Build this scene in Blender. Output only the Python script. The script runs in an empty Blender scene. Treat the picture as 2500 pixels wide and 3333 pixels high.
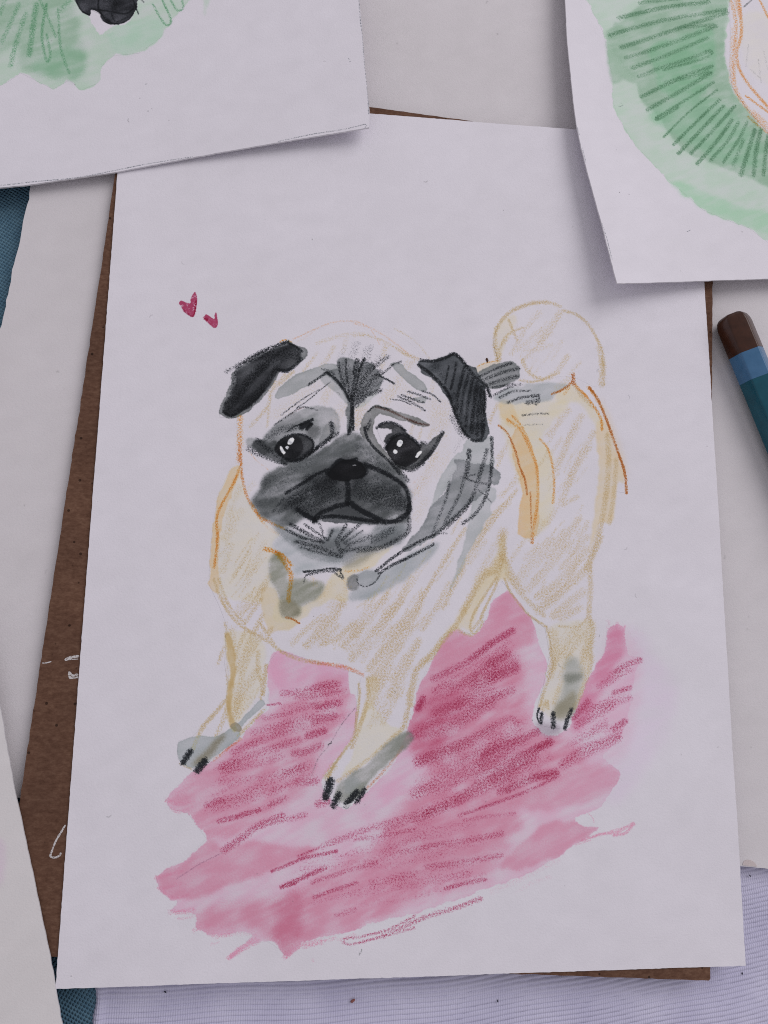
# Pug drawing lying on a stack of boards and cloths, seen from above.
# All drawing data is in millimetres on the table plane (x right, y away from the viewer).
import bpy, bmesh, math, random
import numpy as np
from mathutils import Matrix, Vector
from mathutils.geometry import delaunay_2d_cdt

# ------------------------------------------------------------------ camera, world, lamp, exposure
scene = bpy.context.scene
MM = .001
cam_data = bpy.data.cameras.new('camera'); cam = bpy.data.objects.new('camera', cam_data)
scene.collection.objects.link(cam); scene.camera = cam
cam_data.sensor_width = 36; cam_data.lens = 25.92; cam_data.sensor_fit = 'AUTO'
cam_data.clip_start = .005; cam_data.clip_end = 20
cam.matrix_world = Matrix(((0.994859, -0.027727, -0.097397, 0.050909), (0.012058, 0.987378, -0.157922, 0.075472), (0.100546, 0.155935, 0.982637, 0.179332), (0.000000, 0.000000, 0.000000, 1.000000)))
world = bpy.data.worlds.new('World'); scene.world = world; world.use_nodes = True
bg = world.node_tree.nodes['Background']; bg.inputs[0].default_value = (.96, .925, .97, 1); bg.inputs[1].default_value = .46
lamp_data = bpy.data.lights.new('soft_lamp', 'AREA'); lamp_data.shape = 'DISK'; lamp_data.size = 1.1
lamp_data.energy = 9.8; lamp_data.color = (1, .965, .965)
lamp = bpy.data.objects.new('soft_lamp', lamp_data); scene.collection.objects.link(lamp)
lamp.location = (.88, .92, 1.0)
lamp.rotation_euler = (Vector((.07, .11, 0)) - Vector(lamp.location)).to_track_quat('-Z', 'Y').to_euler()
scene.view_settings.view_transform = 'Standard'; scene.view_settings.look = 'None'
scene.view_settings.exposure = 0; scene.view_settings.gamma = 1
scene.cycles.max_bounces = 8; scene.cycles.filter_width = 1.05; scene.cycles.use_denoising = False
C = scene.collection
rnd = random.Random(5)

# ------------------------------------------------------------------ drawing data (mm)
W_SHEET = 153.46
ART_MAIN = [
('w',[(127.38,76.55),(131.93,75.35),(135.59,69.17),(139.29,64.26),(139.7,59.67),(136.29,50.3),(131.16,44.08),(126.1,37.38),(121.31,35.98),(118.47,44.74),(125.22,55.11),(127.45,70.34)],(193,179,198),.6,.05,.62,1.25,.3),
('w',[(122.73,74.63),(126.07,76.53),(129.27,74.7),(131.05,70.37),(131.43,64.22),(129.4,55.11),(126.52,47.65),(123.52,44.42),(120.06,45.03),(118.61,49.16),(118.92,58.11),(121.16,67.22)],(202,166,184),.55,0,.62,1,.5),
('w',[(44.01,70.57),(51.23,68.04),(54.65,67.44),(60.09,66.5),(60.71,60.86),(62.29,60.1),(62.14,52.6),(59.69,47.99),(55.74,43.36),(54.85,40.24),(56.92,37.56),(58.69,36.09),(60.51,35.48),(62.71,36.78),(64.98,38.95),(68.73,42.27),(70.75,44.76),(73.27,49.92),(74.25,52.87),(75.59,56.11),(76.08,58.89),(77.08,62.18),(78.96,66.28),(81.3,70.34),(83.95,74.53),(86.33,75.93),(87.66,75),(90.04,74.38),(92.22,76.51),(93.91,79.95),(94.46,82.09),(96.98,84.48),(99.71,84.6),(103.49,79.36),(105.04,76.89),(106.51,71.37),(107.88,68.34),(107.34,64.67),(105.67,60.46),(103.93,55.72),(105.14,53.33),(107.92,50.94),(112.37,52.76),(114.43,56.57),(118.16,64.45),(121.21,68.74),(122.63,71.81),(123.09,75.86),(124.76,77.13),(127.38,76.57),(128.13,70.33),(130.86,68.89),(129.06,63.06),(127.57,55.09),(125.02,50.35),(120.8,46.57),(122.61,44.75),(124.74,43.2),(124.35,41.12),(120.02,35.1),(113.94,32.58),(116.24,30.72),(119.49,30.68),(116.61,28.56),(109.76,24.64),(103.75,21.49),(95.96,18.82),(87.43,16.13),(76.82,13.22),(69.38,11.74),(59.28,9.09),(51.97,7.9),(50.23,6.02),(48.13,5.03),(46.62,6.37),(44.04,8.12),(40.81,7.83),(36.32,5),(35.91,5.5),(39.03,7.76),(40.74,9.57),(37.47,10.28),(33.24,9.39),(28.57,11.18),(28.04,13.93),(23.04,14.66),(24.36,16.69),(22.58,17.04),(20.29,19.46),(19.5,21.73),(22.52,23.88),(26.36,25.9),(29.76,29.62),(27.48,32.48),(25.55,34.95),(21.5,36.03),(20.87,37.79),(22.72,40.57),(26.5,43.75),(30.97,46.37),(33.82,49.28),(36.23,50.68),(38.57,53.84),(41.7,57.03),(42.37,59.56),(42,62.03),(41.68,64.99),(42.07,67.76)],(203,164,184),.85,.22,.28,.17,.5),
('m',[(44.01,70.57),(51.23,68.04),(54.65,67.44),(60.09,66.5),(60.71,60.86),(62.29,60.1),(62.14,52.6),(59.69,47.99),(55.74,43.36),(54.85,40.24),(56.92,37.56),(58.69,36.09),(60.51,35.48),(62.71,36.78),(64.98,38.95),(68.73,42.27),(70.75,44.76),(73.27,49.92),(74.25,52.87),(75.59,56.11),(76.08,58.89),(77.08,62.18),(78.96,66.28),(81.3,70.34),(83.95,74.53),(86.33,75.93),(87.66,75),(90.04,74.38),(92.22,76.51),(93.91,79.95),(94.46,82.09),(96.98,84.48),(99.71,84.6),(103.49,79.36),(105.04,76.89),(106.51,71.37),(107.88,68.34),(107.34,64.67),(105.67,60.46),(103.93,55.72),(105.14,53.33),(107.92,50.94),(112.37,52.76),(114.43,56.57),(118.16,64.45),(121.21,68.74),(122.63,71.81),(123.09,75.86),(124.76,77.13),(127.38,76.57),(128.13,70.33),(130.86,68.89),(129.06,63.06),(127.57,55.09),(125.02,50.35),(120.8,46.57),(122.61,44.75),(124.74,43.2),(124.35,41.12),(120.02,35.1),(113.94,32.58),(116.24,30.72),(119.49,30.68),(116.61,28.56),(109.76,24.64),(103.75,21.49),(95.96,18.82),(87.43,16.13),(76.82,13.22),(69.38,11.74),(59.28,9.09),(51.97,7.9),(50.23,6.02),(48.13,5.03),(46.62,6.37),(44.04,8.12),(40.81,7.83),(36.32,5),(35.91,5.5),(39.03,7.76),(40.74,9.57),(37.47,10.28),(33.24,9.39),(28.57,11.18),(28.04,13.93),(23.04,14.66),(24.36,16.69),(22.58,17.04),(20.29,19.46),(19.5,21.73),(22.52,23.88),(26.36,25.9),(29.76,29.62),(27.48,32.48),(25.55,34.95),(21.5,36.03),(20.87,37.79),(22.72,40.57),(26.5,43.75),(30.97,46.37),(33.82,49.28),(36.23,50.68),(38.57,53.84),(41.7,57.03),(42.37,59.56),(42,62.03),(41.68,64.99),(42.07,67.76)],.22,.09),
('w',[(93.91,79.95),(96.97,84.19),(99.71,84.31),(103.49,79.36),(105.18,76.3),(104.2,73.01),(98.88,70.07),(94.34,65.03),(85.46,58.64),(79.64,55.84),(76.16,58.61),(78.96,66.28),(83.95,74.24),(87.66,74.86),(90.04,74.16)],(188,138,160),.95,.1,.3,.6,.35),
('w',[(76.16,58.61),(83.28,64.25),(91.4,67.86),(101.14,70.81),(102.41,57.97),(104.54,53.05),(111.19,50.94),(116.26,45.34),(101.27,35.84),(86.8,31.31),(74.78,28.17),(69.15,30.88),(75.42,37.45),(79.66,44.16),(75.35,48.95),(74.61,53.07)],(188,138,160),.95,.05,.87,1.16,.6),
('w',[(74.95,55.83),(81.08,60.72),(86.93,61.45),(85.44,53.06),(81.1,47.56),(77.51,45.53),(74.27,50.32)],(176,98,126),.45,.05,.58,.72,.5),
('w',[(26.91,43.68),(33.86,48.42),(39.41,53.64),(46.17,58.54),(55.15,64.79),(60.14,64.12),(59.6,55.82),(54.15,48.34),(51.59,40.33),(44.89,35.12),(38.26,31.3),(29.76,29.62),(25.53,35.34),(21.9,37.32)],(188,138,160),.75,.1,.67,.81,.6),
('w',[(44.02,70.29),(51.23,67.83),(59.38,66.36),(60.18,62.04),(50.98,62),(45.38,61.29),(42.46,64.72),(42.35,67.77)],(198,148,174),.5,.2,.35,.35,.4),
('w',[(19.84,21.7),(22.56,23.7),(26.39,25.69),(29.79,29.45),(33.14,27.49),(40.36,28.77),(47.76,27.26),(54.42,27.15),(47.87,23.76),(40.65,21.47),(35.65,19.85),(30.02,17.58),(24.36,17.02),(22.57,17.23),(20.68,19.47)],(188,138,160),.8,.12,.39,.39,.4),
('w',[(28.07,13.9),(32.96,15.82),(38.68,16.54),(43.75,16.26),(47.35,17.21),(50.24,18.35),(56.02,22.22),(66.38,26.97),(76.16,31.46),(85.43,33.15),(97.14,34.47),(101.03,31.86),(97.06,28.65),(85.4,23.1),(77.79,18.3),(72.55,13.54),(62.93,10.33),(55.63,8.64),(49.51,6.61),(48.12,4.97),(46.62,6.52),(44.04,8.44),(40.71,10.89),(36.04,11.01),(31.09,10.29),(28.55,11.53)],(188,138,160),.85,.08,.52,.79,.5),
('w',[(45.57,16.22),(50.25,18.18),(51.14,12.67),(50.54,8.61),(48.45,5.96),(46.61,6.86),(44.38,8.77),(45.35,12.13)],(178,104,130),.45,.1,.54,.6,.5),
('w',[(123.1,75.87),(124.77,76.83),(127.03,75.92),(127.58,73.44),(125.05,67.24),(120.59,60.22),(115.56,52.72),(113.02,52.73),(114.47,56.75),(118.16,64.3),(121.21,68.6),(122.63,71.84)],(186,122,150),.7,.1,.31,.7,.4),
('w',[(110.61,42.65),(114.26,43.75),(118.34,44.66),(123.6,43.69),(124.95,41.8),(122.18,38.44),(114.03,35.92),(104.03,34.55),(99.34,37.17),(106.15,40.44)],(188,138,160),.6,.18,.44,.52,.3),
('w',[(105.93,30.86),(111.52,32.26),(115.49,31.47),(117.07,30.53),(119.47,30.61),(116.2,28.46),(109.74,24.81),(101.82,22.07),(95.98,21.99),(99.15,25.88)],(188,138,160),.75,.18,.36,.36,.35),
('w',[(69.26,22.13),(80.6,25.47),(94.14,30.29),(98.02,28.07),(94.04,21.67),(85.18,17.25),(73.08,15.06),(69.35,14.11)],(188,138,160),.55,.05,.69,1.11,.6),
('w',[(69.17,29.21),(74.85,31.99),(85.23,33.67),(96.16,35.37),(98.44,30.24),(92.14,25.28),(78.71,20.54),(69.3,18.63)],(188,138,160),.35,.05,.7,1.12,.6),
('m',None),
('c',[(115.38,27.81),(119.82,29.03),(123.86,29.52),(127.78,31.39)],.66,(196,140,164),.75),
('c',[(117.8,28.51),(123.07,29.9),(125.92,30.6)],.44,(196,140,164),.55),
('c',[(113.75,26.74),(117.37,27.78)],.37,(196,140,164),.5),
('c',[(123.03,28.8),(125.87,29.31),(127.98,31.31)],.74,(196,140,164),.8),
('c',[(117.17,33.66),(118.13,32.54),(118.37,31.25)],.3,(196,140,164),.5),
('c',[(99.78,16.94),(102.93,18.65),(107.65,19.99)],1,(196,140,164),.18),
('c',[(93.99,17.06),(100.61,19.77),(109.31,23.55)],1.56,(196,140,164),.2),
('c',[(23.07,14.69),(27.7,14.25)],1.17,(200,145,168),.4),
('c',[(31.57,7.77),(33.33,8.06)],.65,(200,145,168),.3),
('c',[(47.76,4.98),(50.59,6.92),(55.65,7.79)],1.33,(200,145,168),.5),
('c',[(53.94,3.79),(53.75,4.13)],.54,(200,145,168),.5),
('c',[(35.78,4.99),(39.08,6.9),(41.89,8.16)],1.05,(200,145,168),.6),
('c',[(32.18,9.76),(37.52,9.96),(41.12,9.53)],1.31,(200,145,168),.3),
('w',[(73.79,49.63),(76.38,48.88),(75.89,45.18),(74.37,41.28),(70.82,37.43),(66.79,35.07),(63.76,35.1),(65.74,37.48),(69.25,41.32),(71.76,45.94)],(200,150,178),.3,.05,.57,1,.4),
('c',[(24.75,22.8),(21.58,22.18),(19.42,21.61)],.92,(196,138,162),.6),
('c',[(24.88,20.41),(22.44,19.61),(20.04,19.42)],.79,(196,138,162),.55),
('c',[(26.43,18),(23.63,17.38),(21.08,18.62)],.79,(196,138,162),.5),
('c',[(27.66,14.92),(24.85,14.48),(22.72,14.63)],1.05,(196,138,162),.5),
('c',[(31.02,11.81),(29.26,11.35),(28.06,10.71)],1.05,(196,138,162),.45),
('c',[(28.78,13.88),(26.68,13.26),(24.57,13.14)],.66,(196,138,162),.35),
('c',[(26.5,37.37),(23.27,36.88),(20.76,37.78)],1.07,(196,138,162),.55),
('c',[(25.5,35.62),(23.36,35.23),(21.69,36.02)],.8,(196,138,162),.5),
('c',[(31.11,9.79),(32.91,9.34),(36.1,9.66)],.92,(196,138,162),.4),
('c',[(38.38,6.58),(36.28,5.64),(35.43,4.83)],.79,(196,138,162),.5),
('c',[(52.02,7.55),(49.88,6.26),(47.94,4.8)],.94,(196,138,162),.55),
('c',[(58.56,8.39),(54.93,7.47),(52.04,6.71)],.81,(196,138,162),.4),
('c',[(62.96,8.96),(59.3,7.86)],.82,(196,138,162),.3),
('c',[(41.15,8.85),(39.05,7.57),(37.31,6.61)],.8,(196,138,162),.45),
('c',[(123.12,76.49),(123.82,77.75),(123.19,78.37)],.62,(196,146,170),.4),
('c',[(125.41,76.52),(125.79,77.78)],.78,(196,146,170),.5),
('c',[(127.35,75.92),(127.73,77.18)],.62,(196,146,170),.45),
('c',[(127.93,74.06),(129.31,75.63),(131.92,75.2)],1.09,(196,146,170),.14),
('c',[(46.32,54.24),(52.77,56.44),(58.77,59.11)],1.89,(150,58,90),.22),
('c',[(44.68,39.97),(48.55,41.66),(52.2,43.14)],1.6,(150,58,90),.2),
('c',[(41.28,53.25),(45.06,54.03),(49.61,55.38)],1.45,(150,58,90),.19),
('c',[(34.45,38.13),(38.71,39.12),(41.89,40.45)],1.31,(150,58,90),.18),
('c',[(32.39,43.45),(34.27,44.02),(36.96,45.63)],1.35,(150,58,90),.19),
('c',[(55.1,59.52),(57.74,60.56),(58.96,61.14)],1.41,(150,58,90),.14),
('c',[(38.53,34.19),(41.37,35.33),(44.84,36.78)],1.19,(150,58,90),.17),
('c',[(31.34,38.99),(33.77,39.98),(36.28,41.33)],1.87,(150,58,90),.17),
('c',[(45.72,57.53),(49.55,58.63),(53.36,60.15)],1.56,(150,58,90),.21),
('c',[(32.76,35.74),(36.45,37.1),(40.16,38.45)],1.25,(150,58,90),.15),
('c',[(52.18,57.37),(56.39,59.33),(59.65,60.82)],1.96,(150,58,90),.17),
('c',[(31.52,35.86),(35.05,37.94),(38.97,39.25)],1.59,(150,58,90),.22),
('c',[(38.13,41.9),(45.07,42.93),(52.26,45.77)],1.87,(150,58,90),.13),
('c',[(52.36,58.24),(55.24,60.68),(59.88,61.52)],1.3,(150,58,90),.2),
('c',[(35.46,35.79),(38.58,36.91),(42.7,38.21)],1.1,(150,58,90),.12),
('c',[(39.39,45.91),(46.99,49.15),(55.01,51.53)],1.53,(150,58,90),.12),
('c',[(35.89,37.67),(40.63,39.54),(45.28,42.34)],1.87,(150,58,90),.13),
('c',[(32.74,36.44),(37.87,38.43),(43.52,40.78)],1.2,(150,58,90),.18),
('c',[(31.07,44.35),(38.9,47.21),(46.87,50.03)],1.34,(150,58,90),.19),
('c',[(38.24,39.56),(44.02,41.84),(49.57,44.58)],1.71,(150,58,90),.24),
('c',[(45.08,42.09),(48.04,42.35),(51.67,44.24)],1.48,(150,58,90),.23),
('c',[(30.96,35.36),(37.97,37.27),(45.62,40.07)],1.37,(150,58,90),.2),
('c',[(31.01,38.42),(33.33,39.65),(35.04,40.45)],1.54,(150,58,90),.16),
('c',[(37.09,34.21),(41.11,35.72),(45.77,37.19)],1.1,(150,58,90),.23),
('c',[(50.54,53.01),(54.28,53.92),(58.99,55.45)],1.87,(150,58,90),.2),
('c',[(30.7,41.03),(38.36,45.28),(46.69,48.4)],1.31,(150,58,90),.17),
('c',[(39.42,39.74),(44.94,41.96),(51.83,45.69)],1.6,(150,58,90),.14),
('c',[(43.34,52.39),(47.6,53.18),(51.25,55.52)],1.75,(150,58,90),.14),
('c',[(45.91,45.39),(50.52,46.86),(54.13,48.55)],1.13,(150,58,90),.16),
('c',[(39.07,40.52),(46.08,42.24),(53.46,44.86)],1.49,(150,58,90),.13),
('c',[(29.56,35.27),(33.42,37.16),(38.23,39.82)],1.77,(150,58,90),.16),
('c',[(36.77,49.2),(40.29,50.44),(43.92,52.13)],1.22,(150,58,90),.22),
('c',[(51.28,55.14),(53.77,56.26),(57.61,57.59)],1.28,(150,58,90),.22),
('c',[(33.13,35.62),(40.45,38.89),(48.13,40.93)],1.32,(150,58,90),.2),
('c',[(83.79,63.78),(90.42,67.4),(97.81,72.03)],1.77,(150,58,90),.27),
('c',[(86.83,55.24),(92.8,58.27),(98.01,61.29)],1.49,(150,58,90),.25),
('c',[(81.62,56.34),(87.53,59.19),(92.94,63.4)],2.34,(150,58,90),.25),
('c',[(90.73,63.65),(95.42,66.79),(100.36,69.84)],1.86,(150,58,90),.3),
('c',[(75.7,52.05),(81.7,55.85),(88.69,59.77)],2.3,(150,58,90),.29),
('c',[(76.86,51.12),(80.98,54.7),(86.32,57.15)],1.71,(150,58,90),.24),
('c',[(95.6,59.99),(97.12,60.76),(99.18,62.33)],2.48,(150,58,90),.17),
('c',[(77.41,49.41),(80.7,52.32),(84.15,54.14)],2.32,(150,58,90),.15),
('c',[(93.13,68.2),(97.12,69.94),(99.63,71.92)],1.62,(150,58,90),.17),
('c',[(82.82,60.08),(90.34,63.85),(97.45,69.71)],2.12,(150,58,90),.3),
('c',[(83.83,57.13),(87.64,59.98),(93.17,62.88)],1.56,(150,58,90),.18),
('c',[(78.65,57.88),(80.32,59.33),(82.57,60.24)],1.77,(150,58,90),.25),
('c',[(77.78,52),(82.66,55.49),(86.94,58.25)],1.85,(150,58,90),.16),
('c',[(89.73,61.07),(93.14,62.85),(96.91,65.69)],2.36,(150,58,90),.22),
('c',[(91.7,69.3),(95.31,70.87),(98.65,73.1)],1.89,(150,58,90),.19),
('c',[(78.6,52.2),(83.07,56.31),(88.13,60.43)],1.94,(150,58,90),.23),
('c',[(80.15,48.63),(83.63,51.2),(87.57,53.87)],2.3,(150,58,90),.24),
('c',[(85.97,56.99),(90.15,59.71),(94.02,62.85)],1.9,(150,58,90),.19),
('c',[(94.86,65.55),(97.95,67.02),(99.96,68.5)],2.34,(150,58,90),.28),
('c',[(84.14,61.23),(87.26,63.53),(91.41,65.16)],1.98,(150,58,90),.25),
('c',[(89.33,63.38),(94,65.43),(98.93,68.62)],1.54,(150,58,90),.24),
('c',[(78.15,51.23),(83.36,54.11),(89.28,56.88)],2.03,(150,58,90),.17),
('c',[(81.19,54.03),(86.55,56.59),(92.53,59.91)],2.1,(150,58,90),.26),
('c',[(84.79,61.81),(91.17,66.09),(98.42,70.71)],1.51,(150,58,90),.3),
('c',[(87.13,57.21),(91.3,58.48),(95.46,61.97)],1.82,(150,58,90),.18),
('c',[(81.8,51.7),(86.18,54.64),(89.79,57.85)],1.39,(150,58,90),.3),
('c',[(80.22,51.2),(85.98,54.68),(91.02,58.08)],1.75,(150,58,90),.25),
('c',[(88.98,55.56),(93.78,59.17),(99,62.72)],1.5,(150,58,90),.2),
('c',[(79.63,51.16),(86.44,54.85),(92.78,58.11)],2.08,(150,58,90),.28),
('c',[(86.28,59.45),(93.17,63.3),(99.3,66.41)],2.06,(150,58,90),.29),
('c',[(81.14,45.2),(84.24,47.42),(88.22,49.37)],1.57,(150,58,90),.22),
('c',[(75.48,32.48),(78.34,34.71),(82.6,35.65)],1.64,(150,58,90),.16),
('c',[(80.39,45.39),(86.75,49.29),(94.39,52.76)],2.39,(150,58,90),.26),
('c',[(79.85,39.12),(85.98,42.92),(94.03,46.72)],1.63,(150,58,90),.24),
('c',[(76.7,37.77),(82.28,39.33),(85.77,41.16)],2.25,(150,58,90),.19),
('c',[(93.71,47.86),(97.54,50.03),(100.94,52.26)],1.61,(150,58,90),.27),
('c',[(85.35,43.7),(91.09,47.2),(98.12,50.13)],2.33,(150,58,90),.19),
('c',[(94.96,51.32),(97.73,53.13),(99.51,54.26)],2.34,(150,58,90),.2),
('c',[(88.25,43.67),(92.3,46.39),(95.64,48.19)],2.3,(150,58,90),.28),
('c',[(92.06,40.9),(99.48,44.69),(107.23,48.86)],1.87,(150,58,90),.28),
('c',[(82.92,38.98),(87.31,41.69),(92.19,43.93)],1.38,(150,58,90),.2),
('c',[(92.68,43.14),(98.83,46.27),(105.75,48.5)],1.59,(150,58,90),.28),
('c',[(85.78,44.85),(93.11,48.48),(101.13,52.57)],1.67,(150,58,90),.29),
('c',[(89.64,49.14),(96.21,51.9),(102.25,54.19)],2.14,(150,58,90),.17),
('c',[(75.54,33.84),(80.51,36.6),(85.41,39.26)],1.89,(150,58,90),.16),
('c',[(77.57,45.26),(80.88,46.94),(83.8,47.81)],1.71,(150,58,90),.29),
('c',[(98.54,40.66),(103.64,43.39),(107.95,46.14)],2.37,(150,58,90),.22),
('c',[(86.9,38.25),(94.15,40.08),(100.92,42.75)],1.56,(150,58,90),.2),
('c',[(92.23,43.87),(96.97,45.71),(101.48,47.35)],1.85,(150,58,90),.25),
('c',[(76.57,32.6),(83.76,36.13),(90.87,39.89)],2.1,(150,58,90),.21),
('c',[(82.31,44.59),(87.58,46.61),(93.32,49.28)],2.4,(150,58,90),.26),
('c',[(83.16,42.49),(90.93,46.14),(97.63,50.7)],1.53,(150,58,90),.24),
('c',[(76.41,32.81),(84.91,36.99),(92.67,41.27)],1.86,(150,58,90),.3),
('c',[(76.55,34.44),(83.98,37.36),(91.05,40.1)],1.38,(150,58,90),.19),
('c',[(79.75,44.29),(83.35,45.99),(87.56,47.66)],1.97,(150,58,90),.16),
('c',[(87.53,45.97),(93.47,48.97),(98.24,51.07)],2.07,(150,58,90),.28),
('c',[(96.03,46.42),(99.11,49.07),(102.87,50.04)],1.81,(150,58,90),.23),
('c',[(96.17,44.9),(101.23,47),(106.93,49.57)],1.63,(150,58,90),.24),
('c',[(90.89,40.45),(98.19,42.34),(104.58,45.4)],2.17,(150,58,90),.28),
('c',[(87.17,49.72),(91.98,51.92),(97.23,53.85)],1.81,(150,58,90),.2),
('c',[(88.22,41.89),(92.98,44.2),(97.09,45.86)],1.96,(150,58,90),.21),
('c',[(84.49,37.07),(90.58,39.9),(95.86,43.62)],1.8,(150,58,90),.28),
('c',[(76.74,40.98),(78.71,42.31),(81.87,43.02)],2.32,(150,58,90),.18),
('c',[(93.29,50.89),(97.46,52.05),(101.06,54.11)],1.66,(150,58,90),.27),
('c',[(122.55,50.94),(124.1,51.39),(125.5,52.12)],1.69,(150,58,90),.24),
('c',[(114.13,49.54),(118.45,51.94),(121.77,54.76)],1.83,(150,58,90),.21),
('c',[(115.33,54.47),(118.58,57.27),(122.69,59.15)],1.63,(150,58,90),.21),
('c',[(113.67,45.75),(118.27,48.17),(122.23,50.57)],1.22,(150,58,90),.15),
('c',[(121.6,52.03),(124.42,52.94),(126.34,54.3)],1.21,(150,58,90),.21),
('c',[(122.69,63.12),(125.3,65.08),(128.63,66.59)],1.57,(150,58,90),.24),
('c',[(118.86,48.08),(122.09,50.42),(125.78,52.43)],1.24,(150,58,90),.2),
('c',[(121.01,62),(123.35,63.72),(128.14,66.47)],1.5,(150,58,90),.24),
('c',[(113.62,46.41),(116.24,48.26),(117.8,49.11)],1.58,(150,58,90),.18),
('c',[(119.28,57.19),(123.14,59.73),(127.17,61.58)],1.71,(150,58,90),.24),
('c',[(123.27,64.3),(124.41,65.82),(127.56,67.38)],1.7,(150,58,90),.21),
('c',[(113.26,48.53),(116.94,50.88),(119.6,51.78)],1.4,(150,58,90),.16),
('c',[(123.55,63.53),(125.79,65.11),(128.51,66.64)],1.7,(150,58,90),.16),
('c',[(112.37,48.66),(115.42,51.71),(120.02,53.73)],1.1,(150,58,90),.17),
('c',[(65.63,23.93),(78.63,26.72),(89.76,29.46)],1.7,(150,58,90),.13),
('c',[(51.94,24.19),(62.51,25.71),(72.73,26.25)],1.56,(150,58,90),.16),
('c',[(79.38,30.95),(84.97,31.39),(90.77,32.59)],1.19,(150,58,90),.12),
('c',[(66.34,28.29),(73.3,29.93),(79.63,31.93)],1.62,(150,58,90),.11),
('c',[(69.79,16.99),(76.11,18.12),(82.6,19.52)],1.58,(150,58,90),.09),
('c',[(75.31,28.36),(83.21,29.54),(89.94,31.61)],1.29,(150,58,90),.19),
('c',[(72.13,21.12),(80.44,21.83),(89.28,23.08)],1.14,(150,58,90),.2),
('c',[(71.91,19),(80.65,20.55),(88.91,22.16)],1.6,(150,58,90),.11),
('c',[(69.76,22.44),(76.08,23.89),(82.36,25.23)],1.38,(150,58,90),.15),
('c',[(79.95,30.42),(84.16,31.65),(88.34,31.71)],1.38,(150,58,90),.16),
('c',[(69.02,32.07),(71.52,33.12),(75.14,33.01)],1.17,(150,58,90),.13),
('c',[(53.05,15.63),(64.57,18.13),(76.36,21.03)],1.24,(150,58,90),.18),
('c',[(50.87,22.8),(62.06,23.71),(73.78,25.89)],1.64,(150,58,90),.18),
('c',[(80.14,22.42),(86.14,23.67),(90.26,24.22)],1.69,(150,58,90),.16),
('c',[(62.63,23.22),(70.03,25.33),(77.89,27.81)],1.07,(150,58,90),.13),
('c',[(71.39,25.55),(80.74,26.78),(89.39,27.43)],1.54,(150,58,90),.12),
('c',[(60.47,17),(66.23,17.42),(73.46,18.77)],1.44,(150,58,90),.2),
('c',[(66.37,30.72),(72.43,31.48),(77.42,32.96)],1.22,(150,58,90),.18),
('c',[(69.3,22.25),(79.44,24.2),(86.67,24.35)],1.09,(150,58,90),.08),
('c',[(64.56,14.86),(71.73,15.57),(79.12,16.8)],1.03,(150,58,90),.15),
('c',[(64.5,29.02),(73.76,29.92),(83.15,30.86)],1.66,(150,58,90),.16),
('c',[(74.77,24.63),(83.52,26.52),(93.34,29.26)],1.73,(150,58,90),.14),
('c',[(59.92,17.7),(68.48,19.08),(77.01,20.88)],1.61,(150,58,90),.12),
('c',[(51.85,17.18),(56.71,18.36),(62.51,18.48)],1.5,(150,58,90),.11),
('c',[(77.42,18.96),(83,19.8),(88.95,21.25)],1.6,(150,58,90),.16),
('c',[(76.56,16.47),(84.83,18.32),(92.23,20.88)],1.24,(150,58,90),.18),
('c',[(64.02,22.6),(75.56,23.95),(85.33,25.53)],1.2,(150,58,90),.14),
('c',[(59.1,21.86),(70.6,23.57),(82.07,24.77)],1.19,(150,58,90),.12),
('c',[(83.36,26.85),(88.61,28.07),(93.32,29.04)],1.25,(150,58,90),.15),
('c',[(64.13,23.5),(74.07,25.02),(85.12,26.74)],1.13,(150,58,90),.11),
('c',[(49.35,21.86),(58.57,23.37),(67.36,24.61)],1.69,(150,58,90),.1),
('c',[(76.18,25.82),(85.34,28.03),(94.81,29.24)],1.21,(150,58,90),.09),
('c',[(69.57,27.92),(76.04,28.4),(82.5,29.92)],1.36,(150,58,90),.13),
('c',[(70.15,24.29),(76,26.38),(82.89,27.29)],1.41,(150,58,90),.1),
('c',[(59.02,25.1),(69.51,29.06),(80.15,32.78)],1.09,(150,58,90),.16),
('c',[(62.35,25.71),(71.1,28.67),(79.26,29.99)],1.45,(150,58,90),.15),
('c',[(66.52,19.02),(74.49,20.18),(81.32,20.95)],1.53,(150,58,90),.2),
('c',[(79.87,25.13),(86.51,26.53),(92.2,27.62)],1.46,(150,58,90),.15),
('c',[(60.69,14.89),(73.07,16.9),(84.93,18.71)],1.1,(150,58,90),.1),
('c',[(78.56,29.56),(83.71,30.65),(88.04,31.64)],1.78,(150,58,90),.11),
('c',[(58.03,62.83),(51.44,61.17),(45.36,60.78)],1.71,(150,58,90),.4),
('c',[(58.07,61.32),(52.74,60.3),(48.43,60.04)],1.42,(150,58,90),.4),
('c',[(57.02,63.07),(53.46,62.3),(50.92,61.54)],1.85,(150,58,90),.46),
('c',[(44.93,58.54),(41.93,58.17)],.56,(150,58,90),.56),
('c',[(58.13,58.57),(53.57,57.82)],1.84,(150,58,90),.54),
('c',[(53.55,58.56),(46.52,56.32),(41.28,55.33)],1.55,(150,58,90),.34),
('c',[(57.19,55.84),(54.15,55.09),(52.65,54.35)],1.84,(150,58,90),.54),
('c',[(53.12,55.59),(46.6,53.86),(39.15,52.16)],1.97,(150,58,90),.34),
('c',[(54.98,52.38),(51.47,51.4)],1.82,(150,58,90),.54),
('c',[(50.4,53.37),(42.93,51.18),(34.87,47.81)],2.1,(150,58,90),.34),
('c',[(54.3,49.19),(51.31,47.99),(48.31,47.51)],1.82,(150,58,90),.48),
('c',[(49.23,50.43),(41.8,48.02),(34.96,45.88),(32.06,44.7)],2.09,(150,58,90),.34),
('c',[(50.16,44.35),(46.45,43.17)],2.08,(150,58,90),.51),
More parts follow.
